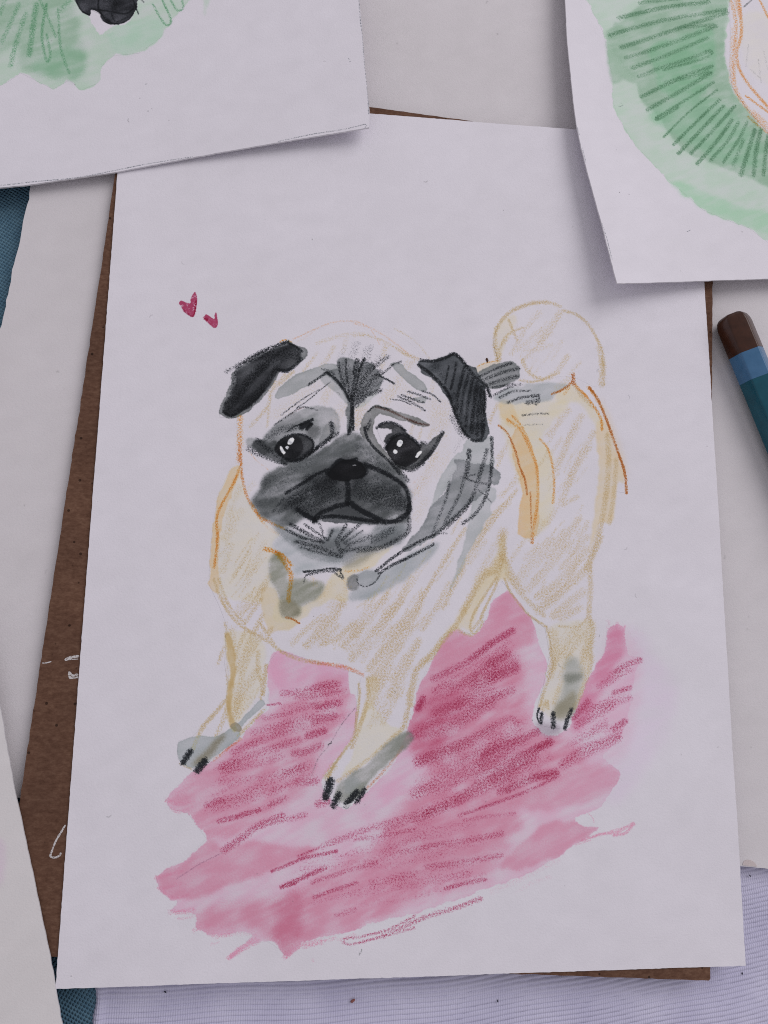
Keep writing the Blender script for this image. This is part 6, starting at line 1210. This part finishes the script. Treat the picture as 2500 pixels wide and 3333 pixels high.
    def crayon(s, pts, wd, col, p, opaque=False):
        sl, m = s.cover(pts, wd)
        if sl is None:
            return
        c = p * m * (1 + .1 * s.mid[sl] + .1 * s.low[sl] + .1 * s.fine[sl])
        g = s.grain(sl, np.clip(c, 0, 1.2)) * np.clip(m * 4, 0, 1)
        if opaque:
            g = g[..., None] * .9; s.T[sl] = s.T[sl] * (1 - g) + g * lin(col)
        else:
            s.mul(sl, col, g * .95, .7)
    def fill(s, pts, col, p):
        sl, m = s.mask(pts, .05, .05)
        s.mul(sl, col, s.grain(sl, p * m * (1 + .15 * s.mid[sl])) * m)
    def over(s, pts, col, a):
        sl, m = s.mask(pts, .08, .06); m = (m * a * np.clip(.9 + .15 * s.mid[sl], 0, 1))[..., None]
        s.T[sl] = s.T[sl] * (1 - m) + m * lin(col) / lin(PAPER)
    def specks(s, n):
        for _ in range(n):
            x, y = s.rng.uniform(2, s.w - 3), s.rng.uniform(2, s.h - 3)
            a = s.rng.uniform(0, 6.28); L = s.rng.choice([0, 0, 0, 0, .5, 1.1]) * s.res; k = s.rng.uniform(.25, .8)
            q = np.array([[x, y], [x + np.cos(a) * L * .5, y + np.sin(a) * L * .5], [x + np.cos(a + .5) * L * .9, y + np.sin(a + .5) * L * .9]], np.float32)
            sl = s.box(q, 5); r = (s.rng.uniform(.04, .11) if L == 0 else .05) * s.res
            D = s.dist(q, sl, 5)
            m = np.clip(r + .5 - D, 0, 1) * k * (1 if L == 0 else .5)
            s.mul(sl, (60, 58, 60), m)
    def run(s, ops):
        for op in ops:
            k = op[0]
            if k == 'w': s.wash(*op[1:])
            elif k == 'c': s.crayon(*op[1:])
            elif k == 'k': s.crayon(*op[1:], opaque=True)
            elif k == 'm':
                s.clip = None
                if op[1]:
                    sl, m = s.mask(*op[1:]); s.clip = np.zeros((s.h, s.w), np.float32); s.clip[sl] = m
            elif k == 'f': s.fill(*op[1:])
            elif k == 'o': s.over(*op[1:])


def image_from(cv, name, albedo):
    a = np.ones((cv.h, cv.w, 4), np.float32)
    a[..., :3] = enc(np.clip(cv.T * np.asarray(albedo, np.float32), 0, 1))
    im = bpy.data.images.new(name, cv.w, cv.h, alpha=False)
    im.pixels.foreach_set(a.ravel()); im.update(); im.pack()
    return im

# ------------------------------------------------------------------ materials
def new_mat(name, rough=.8, spec=.25):
    m = bpy.data.materials.new(name); m.use_nodes = True
    b = m.node_tree.nodes['Principled BSDF']
    b.inputs['Roughness'].default_value = rough; b.inputs['Specular IOR Level'].default_value = spec
    return m, m.node_tree, b
def N(nt, t, **kw):
    n = nt.nodes.new(t)
    for k, v in kw.items():
        if k in n.inputs: n.inputs[k].default_value = v
        else: setattr(n, k, v)
    return n
def ramp(nt, fac, stops):
    r = nt.nodes.new('ShaderNodeValToRGB'); e = r.color_ramp.elements
    for i, (p, c) in enumerate(stops):
        q = e[i] if i < 2 else e.new(p)
        q.position = p; q.color = (*c, 1)
    nt.links.new(fac, r.inputs[0]); return r
def world_co(nt, scale=1000.0):
    g = nt.nodes.new('ShaderNodeNewGeometry'); m = N(nt, 'ShaderNodeVectorMath', operation='SCALE'); m.inputs['Scale'].default_value = scale
    nt.links.new(g.outputs['Position'], m.inputs[0]); return m.outputs[0]
def paper_bump(nt, b, co, strength=.55):
    n1 = N(nt, 'ShaderNodeTexNoise', Scale=2.6, Detail=4.0); nt.links.new(co, n1.inputs['Vector'])
    n2 = N(nt, 'ShaderNodeTexNoise', Scale=.12, Detail=2.0); nt.links.new(co, n2.inputs['Vector'])
    bm1 = N(nt, 'ShaderNodeBump', Strength=strength, Distance=.00012); bm2 = N(nt, 'ShaderNodeBump', Strength=.25, Distance=.0006)
    nt.links.new(n1.outputs[0], bm1.inputs['Height']); nt.links.new(n2.outputs[0], bm2.inputs['Height'])
    nt.links.new(bm2.outputs[0], bm1.inputs['Normal']); nt.links.new(bm1.outputs[0], b.inputs['Normal'])
def sheet_material(name, image, rough=.82):
    m, nt, b = new_mat(name, rough, .2)
    t = nt.nodes.new('ShaderNodeTexImage'); t.image = image; t.extension = 'EXTEND'; t.interpolation = 'Cubic'
    uv = N(nt, 'ShaderNodeUVMap', uv_map='UVMap'); nt.links.new(uv.outputs[0], t.inputs[0])
    co = world_co(nt)
    n = N(nt, 'ShaderNodeTexNoise', Scale=.05, Detail=3.0); nt.links.new(co, n.inputs['Vector'])
    r = ramp(nt, n.outputs[0], [(.3, (.965, .965, .96)), (.7, (1, 1, 1))])
    mx = N(nt, 'ShaderNodeMix', data_type='RGBA', blend_type='MULTIPLY'); mx.inputs[0].default_value = 1
    nt.links.new(t.outputs[0], mx.inputs[6]); nt.links.new(r.outputs[0], mx.inputs[7])
    nt.links.new(mx.outputs[2], b.inputs['Base Color'])
    paper_bump(nt, b, co)
    return m
def plain_paper(name, col):
    m, nt, b = new_mat(name, .85, .15)
    co = world_co(nt)
    n = N(nt, 'ShaderNodeTexNoise', Scale=3.0, Detail=4.0); nt.links.new(co, n.inputs['Vector'])
    r = ramp(nt, n.outputs[0], [(.3, tuple(c * .86 for c in col)), (.7, col)])
    nt.links.new(r.outputs[0], b.inputs['Base Color']); paper_bump(nt, b, co, .5)
    return m

# ------------------------------------------------------------------ geometry helpers
def link(name, me, mat, parent=None):
    o = bpy.data.objects.new(name, me); C.objects.link(o)
    for m in (mat if isinstance(mat, (list, tuple)) else [mat]): me.materials.append(m)
    if parent is not None: o.parent = parent
    return o
def tag(o, label=None, cat=None, group=None, kind=None):
    if label: o['label'] = label
    if cat: o['category'] = cat
    if group: o['group'] = group
    if kind: o['kind'] = kind
    return o
def densify(poly, step, jitter=0.0, seed=0, closed=True):
    rg = random.Random(seed); out = []
    for i in range(len(poly) - (0 if closed else 1)):
        a, b = poly[i], poly[(i + 1) % len(poly)]
        L = math.hypot(b[0] - a[0], b[1] - a[1]); n = max(1, int(L / step)); nx, ny = (-(b[1] - a[1]) / max(L, 1e-6), (b[0] - a[0]) / max(L, 1e-6))
        for k in range(n):
            t = k / n; j = rg.gauss(0, jitter) if jitter else 0
            out.append((a[0] + (b[0] - a[0]) * t + nx * j, a[1] + (b[1] - a[1]) * t + ny * j))
    return out
def pip(x, y, P):
    c = False; j = len(P) - 1
    for i in range(len(P)):
        if (P[i][1] > y) != (P[j][1] > y) and x < (P[j][0] - P[i][0]) * (y - P[i][1]) / (P[j][1] - P[i][1]) + P[i][0]: c = not c
        j = i
    return c
def triangulate(poly, grid):
    pts = [Vector(p) for p in poly]; n = len(pts)
    xs = [p[0] for p in poly]; ys = [p[1] for p in poly]
    y = min(ys) + grid * .5
    while y < max(ys):
        x = min(xs) + grid * .5
        while x < max(xs):
            if pip(x, y, poly): pts.append(Vector((x, y)))
            x += grid
        y += grid
    v, e, f, ov, oe, of = delaunay_2d_cdt(pts, [], [list(range(n))], 1, 1e-4)
    return [tuple(p) for p in v], [list(q) for q in f], ov
def set_uv(me, cv):
    uv = me.uv_layers.new(name='UVMap'); n = len(me.loops)
    idx = np.zeros(n, np.int32); me.loops.foreach_get('vertex_index', idx)
    co = np.zeros(len(me.vertices) * 3, np.float32); me.vertices.foreach_get('co', co); co = co.reshape(-1, 3)[idx] / MM
    u = np.stack([(co[:, 0] - cv.x0) / (cv.x1 - cv.x0), (co[:, 1] - cv.y0) / (cv.y1 - cv.y0)], 1).astype(np.float32)
    uv.data.foreach_set('uv', u.ravel())
def slab(name, poly, zf, th, mats, cv=None, grid=4.0, parent=None):
    """a sheet: curved top following zf(x, y), underside and a cut edge"""
    V, F, ov = triangulate(poly, grid); n = len(V)
    z = [float(zf(x, y)) for x, y in V]
    verts = [(x * MM, y * MM, q * MM) for (x, y), q in zip(V, z)] + [(x * MM, y * MM, (q - th) * MM) for (x, y), q in zip(V, z)]
    faces = [tuple(f) for f in F] + [tuple(i + n for i in reversed(f)) for f in F]
    cnt = {}
    for f in F:
        for a, b in zip(f, f[1:] + f[:1]): cnt[(a, b)] = 1
    rim = []
    for (a, b) in cnt:
        if (b, a) not in cnt:
            k = len(verts); verts += [verts[b], verts[a], verts[a + n], verts[b + n]]; rim.append((k, k + 1, k + 2, k + 3))
    me = bpy.data.meshes.new(name); me.from_pydata(verts, [], faces + rim); me.update()
    o = link(name, me, mats, parent)
    k = len(faces)
    for i, p in enumerate(me.polygons):
        if i >= k: p.material_index = len(me.materials) - 1
        else: p.use_smooth = True
    if cv: set_uv(me, cv)
    return o
def film(name, poly, zf, lift, mat, cv, parent, grid=4.0):
    """a painted area lying on its sheet"""
    poly = densify(poly, 2.5)
    V, F, ov = triangulate(poly, grid)
    me = bpy.data.meshes.new(name); me.from_pydata([(x * MM, y * MM, (float(zf(x, y)) + lift) * MM) for x, y in V], [], F); me.update()
    for p in me.polygons: p.use_smooth = True
    o = link(name, me, mat, parent); set_uv(me, cv)
    return o
def rect(x0, y0, ang, w, h):
    c, s = math.cos(ang), math.sin(ang)
    return [(x0 + c * u - s * v, y0 + s * u + c * v) for u, v in ((0, 0), (w, 0), (w, h), (0, h))]

# ------------------------------------------------------------------ heights of the sheets (mm above the table)
def z_main(x, y):
    return 4.2 + .25 * math.sin(x * .035 + 1) * math.sin(y * .028) + .12 * math.sin(x * .14 + y * .05) * math.sin(y * .11 - x * .04 + 2) * min(1, max(0, x) / 20)
def z_left(x, y):
    s = max(0, min(110, (x + 27) * .966 + (y - 181) * .259)); return 3.8 + .02 * s + 2.8 * (s / 93) ** 2
def z_right(x, y):
    q = min(max((x - 127) * .75 + (y - 165) * .55, -4), 50); u = min(max(x - 116, 0), 40)
    return 5.0 + 5.4 * (1 - q / 50) ** 2 + 1.3 * (1 - u / 40) ** 2

# ------------------------------------------------------------------ table cloth (woven, blue)
m_blue, nt, b = new_mat('blue_weave', .9, .1)
co = world_co(nt)
mp = N(nt, 'ShaderNodeMapping'); mp.inputs['Rotation'].default_value = (0, 0, .5); nt.links.new(co, mp.inputs[0])
w1 = N(nt, 'ShaderNodeTexWave', Scale=.42, Distortion=.6, bands_direction='X'); w2 = N(nt, 'ShaderNodeTexWave', Scale=.42, Distortion=.6, bands_direction='Y')
for w_ in (w1, w2): nt.links.new(mp.outputs[0], w_.inputs[0])
mn = N(nt, 'ShaderNodeMath', operation='MULTIPLY'); nt.links.new(w1.outputs[1], mn.inputs[0]); nt.links.new(w2.outputs[1], mn.inputs[1])
nz = N(nt, 'ShaderNodeTexNoise', Scale=.5, Detail=5.0); nt.links.new(co, nz.inputs[0])
r = ramp(nt, nz.outputs[0], [(.3, (.095, .19, .275)), (.7, (.135, .25, .335))]); nt.links.new(r.outputs[0], b.inputs['Base Color'])
bp = N(nt, 'ShaderNodeBump', Strength=1.0, Distance=.0005); nt.links.new(mn.outputs[0], bp.inputs['Height']); nt.links.new(bp.outputs[0], b.inputs['Normal'])
n_ = 40; vs = []; fs = []
for j in range(n_ + 1):
    for i in range(n_ + 1):
        x, y = -260 + i * 17, -220 + j * 17
        vs.append((x * MM, y * MM, (.25 * math.sin(x * .05) * math.cos(y * .04) - 2.1) * MM))
for j in range(n_):
    for i in range(n_): k = j * (n_ + 1) + i; fs.append((k, k + 1, k + n_ + 2, k + n_ + 1))
me = bpy.data.meshes.new('tablecloth'); me.from_pydata(vs, [], fs)
for p in me.polygons: p.use_smooth = True
tag(link('tablecloth', me, m_blue), 'blue grey woven cloth covering the table under everything', None, None, 'structure')

# ------------------------------------------------------------------ lilac ribbed cloth: real ribs
m_lil, nt, b = new_mat('lilac_knit', .75, .2)
co = world_co(nt)
nz = N(nt, 'ShaderNodeTexNoise', Scale=.08, Detail=6.0); nt.links.new(co, nz.inputs[0])
r = ramp(nt, nz.outputs[0], [(.25, (.52, .505, .68)), (.75, (.64, .625, .79))]); nt.links.new(r.outputs[0], b.inputs['Base Color'])
wv = N(nt, 'ShaderNodeTexWave', Scale=.6, Distortion=1.5, bands_direction='X', wave_profile='SIN'); nt.links.new(co, wv.inputs[0])
bp = N(nt, 'ShaderNodeBump', Strength=.35, Distance=.0003); nt.links.new(wv.outputs[1], bp.inputs['Height']); nt.links.new(bp.outputs[0], b.inputs['Normal'])
xs = np.concatenate([np.linspace(6.6, 10.5, 17), np.linspace(11.2, 215, 255)]); ys = np.arange(-60, 46, .13)
X, Y = np.meshgrid(xs, ys)
curve = .00058 * np.maximum(X - 10, 0) ** 2 + .5 * np.sin(X * .06) + .25 * np.sin(X * .19 + 1)
ph = (Y - curve) / 1.08
st = .5 + .5 * np.cos(2 * np.pi * X / .0001) * 0
prof = np.abs(np.cos(np.pi * ph)) ** .55
Z = -1.45 + .42 * prof + .5 * np.sin(X * .055 + .4) * np.sin(Y * .11 + X * .02) + .18 * np.sin(Y * .5 + X * .05)
hem = np.exp(-((X - 8.0) / 1.0) ** 2); Z += .55 * hem - 1.0 * np.exp(-((X - 6.6) / .35) ** 2)
vs = np.stack([X + .15 * np.sin(Y * .9) * np.exp(-(X - 7)), Y, Z], -1).reshape(-1, 3) * MM
ny, nx = X.shape; q = np.arange(ny * nx).reshape(ny, nx)
fs = np.stack([q[:-1, :-1], q[:-1, 1:], q[1:, 1:], q[1:, :-1]], -1).reshape(-1, 4)
me = bpy.data.meshes.new('ribbed_cloth'); me.from_pydata(vs.tolist(), [], fs.tolist())
me.polygons.foreach_set('use_smooth', np.ones(len(fs), bool)); me.update()
tag(link('ribbed_cloth', me, m_lil), 'pale lilac cloth with fine stitched ribs below the pug drawing', 'cloth')

# ------------------------------------------------------------------ white board under the drawings
rgb_board = (.70, .67, .70)
cvB = Canvas(-60, 0, 220, 330, 4.5, 11); cvB.specks(130)
m_board = sheet_material('white_board', image_from(cvB, 'board_specks', rgb_board), .7)
m_edge = plain_paper('board_edge', (.60, .59, .60))
ang = -math.radians(5.87)
poly = densify(rect(-36.2, 40.5, ang, 240, 255), 1.6, .12, 3)
board = slab('white_board', poly, lambda x, y: 1.4, 1.9, [m_board, m_edge], cvB, 24)
tag(board, 'large thick white board with rough cut edges under the drawings', 'board')
# chipped half-round flake on the front edge
c, s = math.cos(ang), math.sin(ang)
fl = [(FLAKE[0] + c * 1.75 * math.cos(t) + s * -1.35 * math.sin(t) * -1, FLAKE[1] + s * 1.75 * math.cos(t) + c * 1.35 * math.sin(t)) for t in [math.pi * k / 14 for k in range(15)]]
slab('torn_flake', fl, lambda x, y: 1.52, .3, [plain_paper('flake', (.66, .58, .58))], None, 1.2, board)

# ------------------------------------------------------------------ kraft card
m_kraft, nt, b = new_mat('kraft', .9, .12)
co = world_co(nt)
mpk = N(nt, 'ShaderNodeMapping'); mpk.inputs['Scale'].default_value = (.8, 1.5, 1); nt.links.new(co, mpk.inputs[0])
n1 = N(nt, 'ShaderNodeTexNoise', Scale=.9, Detail=8.0, Roughness=.7); nt.links.new(mpk.outputs[0], n1.inputs[0])
n2 = N(nt, 'ShaderNodeTexNoise', Scale=.06, Detail=3.0); nt.links.new(co, n2.inputs[0])
r1 = ramp(nt, n1.outputs[0], [(.28, (.085, .042, .028)), (.5, (.135, .072, .049)), (.75, (.20, .118, .082))])
r2 = ramp(nt, n2.outputs[0], [(.3, (.82, .8, .8)), (.7, (1.1, 1.08, 1.05))])
mx = N(nt, 'ShaderNodeMix', data_type='RGBA', blend_type='MULTIPLY'); mx.inputs[0].default_value = 1
nt.links.new(r1.outputs[0], mx.inputs[6]); nt.links.new(r2.outputs[0], mx.inputs[7])
vo = N(nt, 'ShaderNodeTexVoronoi', Scale=.33, Randomness=1.0); nt.links.new(co, vo.inputs[0])
rv = ramp(nt, vo.outputs['Distance'], [(.09, (.16, .15, .15)), (.13, (1, 1, 1))])
mx2 = N(nt, 'ShaderNodeMix', data_type='RGBA', blend_type='MULTIPLY'); mx2.inputs[0].default_value = .8
nt.links.new(mx.outputs[2], mx2.inputs[6]); nt.links.new(rv.outputs[0], mx2.inputs[7]); nt.links.new(mx2.outputs[2], b.inputs['Base Color'])
bp = N(nt, 'ShaderNodeBump', Strength=.5, Distance=.0001); nt.links.new(n1.outputs[0], bp.inputs['Height']); nt.links.new(bp.outputs[0], b.inputs['Normal'])
m_kedge = plain_paper('kraft_edge', (.16, .09, .06))
poly = densify([(-12.6, 6.9), (144.5, -3.1), (144.9, -2.75), (158.2, 205.8), (1.2, 216.2)], 1.5, .05, 8)
kraft = slab('kraft_card', poly, lambda x, y: 3.72 + .25 * math.sin(y * .03 + x * .02), .55, [m_kraft, m_kedge], None, 12)
tag(kraft, 'brown kraft card with white pen marks sticking out from under the pug drawing', 'card')
m_pen, nt, b = new_mat('white_pen', .6, .3)
co = world_co(nt); nz = N(nt, 'ShaderNodeTexNoise', Scale=3.2, Detail=4.0, Roughness=.7); nt.links.new(co, nz.inputs[0])
r = ramp(nt, nz.outputs[0], [(.36, (.11, .055, .035)), (.5, (.62, .60, .61))]); nt.links.new(r.outputs[0], b.inputs['Base Color'])
def ribbon(name, strokes, z, mat, parent):
    vs, fs = [], []
    for pts, w in strokes:
        p = spline(pts, False, 5); n = len(p); o = len(vs)
        for i, (x, y) in enumerate(p):
            a, b_ = p[max(i - 1, 0)], p[min(i + 1, n - 1)]; dx, dy = b_ - a; L = math.hypot(dx, dy) + 1e-9
            h = w * .5 * (.75 + .45 * rnd.random()) * (.55 if i in (0, n - 1) else 1)
            zz = z(x, y) + .03 + .004 * (len(fs) % 3)
            vs += [((x - dy / L * h) * MM, (y + dx / L * h) * MM, zz * MM), ((x + dy / L * h) * MM, (y - dx / L * h) * MM, zz * MM)]
        fs += [(o + 2 * i + 1, o + 2 * i + 3, o + 2 * i + 2, o + 2 * i) for i in range(n - 1)]
    me = bpy.data.meshes.new(name); me.from_pydata(vs, [], fs)
    return link(name, me, mat, parent)
zk = lambda x, y: 3.72 + .25 * math.sin(y * .03 + x * .02)
for grp in PEN_MARKS: ribbon('pen_mark', grp, zk, m_pen, kraft)

# ------------------------------------------------------------------ sheets of drawing paper
rgb_paper = (.80, .775, .845)
m_cut = plain_paper('paper_edge', (.70, .68, .72))
cvM = Canvas(-1, -1, 155, 211, 10, 3); cvM.run(ART_MAIN); cvM.specks(46)
m_main = sheet_material('drawing_paper', image_from(cvM, 'pug_layers', rgb_paper))
poly = densify([(0, 0), (W_SHEET, 0), (W_SHEET, 210), (0, 210)], .8, .028, 21)
main = slab('drawing_sheet', poly, z_main, .35, [m_main, m_cut], cvM, 5)
tag(main, 'white paper sheet with the pug and two red hearts drawn on it', 'drawing')
film('pink_wash', PARTS_MAIN['pink_wash'][0], z_main, .02, m_main, cvM, main)
for p in PARTS_MAIN['heart']: film('heart', p, z_main, .02, m_main, cvM, main)
pug = film('pug_drawing', PARTS_MAIN['pug'][0], z_main, .04, m_main, cvM, main)
for n in ('muzzle', 'tail', 'leg', 'ear'):
    for p in PARTS_MAIN[n]: film(n, p, z_main, .06, m_main, cvM, pug)
for n in ('eye', 'nose'):
    for p in PARTS_MAIN[n]: film(n, p, z_main, .08, m_main, cvM, pug)

cvP = Canvas(-42, 174, 68, 252, 9, 5); cvP.run(ART_LEFT); cvP.specks(26)
m_left = sheet_material('drawing_paper_left', image_from(cvP, 'left_layers', rgb_paper))
poly = densify(OUT_LEFT, 1.0, .03, 4)
left = slab('drawing_sheet', poly, z_left, .5, [m_left, m_cut], cvP, 5)
tag(left, 'white paper sheet with green and black paint curling over the upper left', 'drawing')
for n in PARTS_LEFT:
    for p in PARTS_LEFT[n]: film(n, p, z_left, .02 if 'green' in n else .04, m_left, cvP, left)

cvQ = Canvas(108, 150, 190, 264, 9, 6); cvQ.run(ART_RIGHT); cvQ.specks(26)
m_right = sheet_material('drawing_paper_right', image_from(cvQ, 'right_layers', rgb_paper))
poly = densify(OUT_RIGHT, 1.0, .03, 4)
right = slab('drawing_sheet', poly, z_right, .45, [m_right, m_cut], cvQ, 5)
tag(right, 'white paper sheet with green hatching and orange outline lifting at upper right', 'drawing')
for n in PARTS_RIGHT:
    for p in PARTS_RIGHT[n]: film(n, p, z_right, .02 if 'green' in n else .04, m_right, cvQ, right)

cvR = Canvas(-40, -20, 5, 66, 7, 9); cvR.run(ART_CORNER); cvR.specks(5)
m_corner = sheet_material('drawing_paper_corner', image_from(cvR, 'corner_layers', (.74, .715, .73)))
corner = slab('drawing_sheet', densify(OUT_CORNER, 1.5, .04, 6), lambda x, y: 4.6, .4, [m_corner, m_cut], cvR, 8)
tag(corner, 'blank white sheet edge poking in at the lower left over the kraft card', 'paper')

# ------------------------------------------------------------------ coloured pencil
def paint(name, stops, rough):
    m, nt, b = new_mat(name, rough, .5)
    co = world_co(nt); n = N(nt, 'ShaderNodeTexNoise', Scale=.5, Detail=5.0); nt.links.new(co, n.inputs[0])
    r = ramp(nt, n.outputs[0], [(.3, stops[0]), (.7, stops[1])]); nt.links.new(r.outputs[0], b.inputs['Base Color'])
    n2 = N(nt, 'ShaderNodeTexNoise', Scale=1.6, Detail=3.0); nt.links.new(co, n2.inputs[0])
    bp = N(nt, 'ShaderNodeBump', Strength=.35, Distance=.00012); nt.links.new(n2.outputs[0], bp.inputs['Height']); nt.links.new(bp.outputs[0], b.inputs['Normal'])
    b.inputs['Coat Weight'].default_value = .12; b.inputs['Coat Roughness'].default_value = .12; b.inputs['Specular IOR Level'].default_value = .3
    return m
m_teal = paint('teal_lacquer', ((.003, .070, .105), (.005, .088, .13)), .3)
m_sky = paint('blue_lacquer', ((.05, .145, .28), (.065, .17, .32)), .32)
m_brown = paint('brown_lacquer', ((.036, .011, .005), (.06, .020, .010)), .3)
def hexring(r, n=6, seg=5, tw=0.0, round_=.13):
    pts = []
    for k in range(n):
        a = tw + 2 * math.pi * k / n; cx, cy = (r * (1 - round_)) * math.cos(a), (r * (1 - round_)) * math.sin(a)
        for j in range(seg):
            t = a + (j / (seg - 1) - .5) * 2 * math.pi / n; pts.append((cx + r * round_ * math.cos(t), cy + r * round_ * math.sin(t)))
    return pts
TW = math.radians(PENCIL_TWIST)
def loft(name, secs, mat, parent, cap0=False, cap1=False):
    vs, fs = [], []
    k = None
    for (d, r) in secs:
        ring = hexring(r, tw=TW); k = len(ring)
        vs += [(u * MM, -d * MM, v * MM) for u, v in ring]
    for i in range(len(secs) - 1):
        for j in range(k): fs.append((i * k + j, i * k + (j + 1) % k, (i + 1) * k + (j + 1) % k, (i + 1) * k + j))
    if cap0: fs.append(tuple(reversed(range(k))))
    if cap1: fs.append(tuple(range((len(secs) - 1) * k, len(secs) * k)))
    me = bpy.data.meshes.new(name); me.from_pydata(vs, [], fs)
    for p in me.polygons: p.use_smooth = True
    bm = bmesh.new(); bm.from_mesh(me); bmesh.ops.recalc_face_normals(bm, faces=bm.faces); bm.to_mesh(me); bm.free()
    return link(name, me, mat, parent)
pen = bpy.data.objects.new('coloured_pencil', None); C.objects.link(pen)
RP = 4.35
loft('dipped_end', [(0, 1.6), (.12, 2.4), (.5, 3.25), (1.2, 3.9), (2.2, 4.25), (3.2, RP + .06), (11.0, RP + .06)], m_brown, pen, cap0=True)
loft('colour_band', [(11.0, RP + .03), (18.4, RP + .03)], m_sky, pen)
loft('barrel', [(18.4, RP), (60, RP), (165, RP)], m_teal, pen)
loft('tip', [(165, RP), (178, 1.6), (184, .5)], paint('bare_wood', ((.45, .3, .17), (.5, .34, .2)), .6), pen, cap1=True)
pen.location = (PENCIL[0] * MM, PENCIL[1] * MM, (1.4 + RP * .93) * MM); pen.rotation_euler = (0, 0, math.atan2(.334, .943))
tag(pen, 'teal hexagonal pencil with blue band and brown dipped end on the white board', 'pencil')

# ------------------------------------------------------------------ crumbs
def pebble(name, x, y, z, sx, sy, sz, rz, mat):
    bm = bmesh.new(); bmesh.ops.create_icosphere(bm, subdivisions=2, radius=1)
    for v in bm.verts:
        k = 1 + .22 * math.sin(v.co.x * 4 + x) * math.cos(v.co.y * 3 + y); v.co = Vector((v.co.x * sx * k, v.co.y * sy * k, v.co.z * sz)) * MM
    me = bpy.data.meshes.new(name); bm.to_mesh(me); bm.free()
    for p in me.polygons: p.use_smooth = True
    o = link(name, me, mat); o.location = (x * MM, y * MM, z * MM); o.rotation_euler = (0, 0, rz); return o
m_seed = plain_paper('seed_brown', (.09, .045, .03)); m_crumb = plain_paper('crumb_red', (.30, .12, .11)); m_lint = plain_paper('lint_dark', (.03, .03, .05))
tag(pebble('seed', SEED[0], SEED[1], 4.2 + .3, .32, .62, .25, .3, m_seed), 'tiny brown seed lying between the right ear and the tail of the pug', 'seed')
tag(pebble('crumb', CRUMB[0], CRUMB[1], -.75, .62, .32, .3, .5, m_crumb), 'small reddish crumb on the lilac ribbed cloth below the drawing', 'crumb')
for (x, y, a, l) in LINT:
    tag(pebble('lint_speck', x, y, -.85, .15, .32, .12, a, m_lint), l, 'lint', 'lint specks on the lilac cloth')
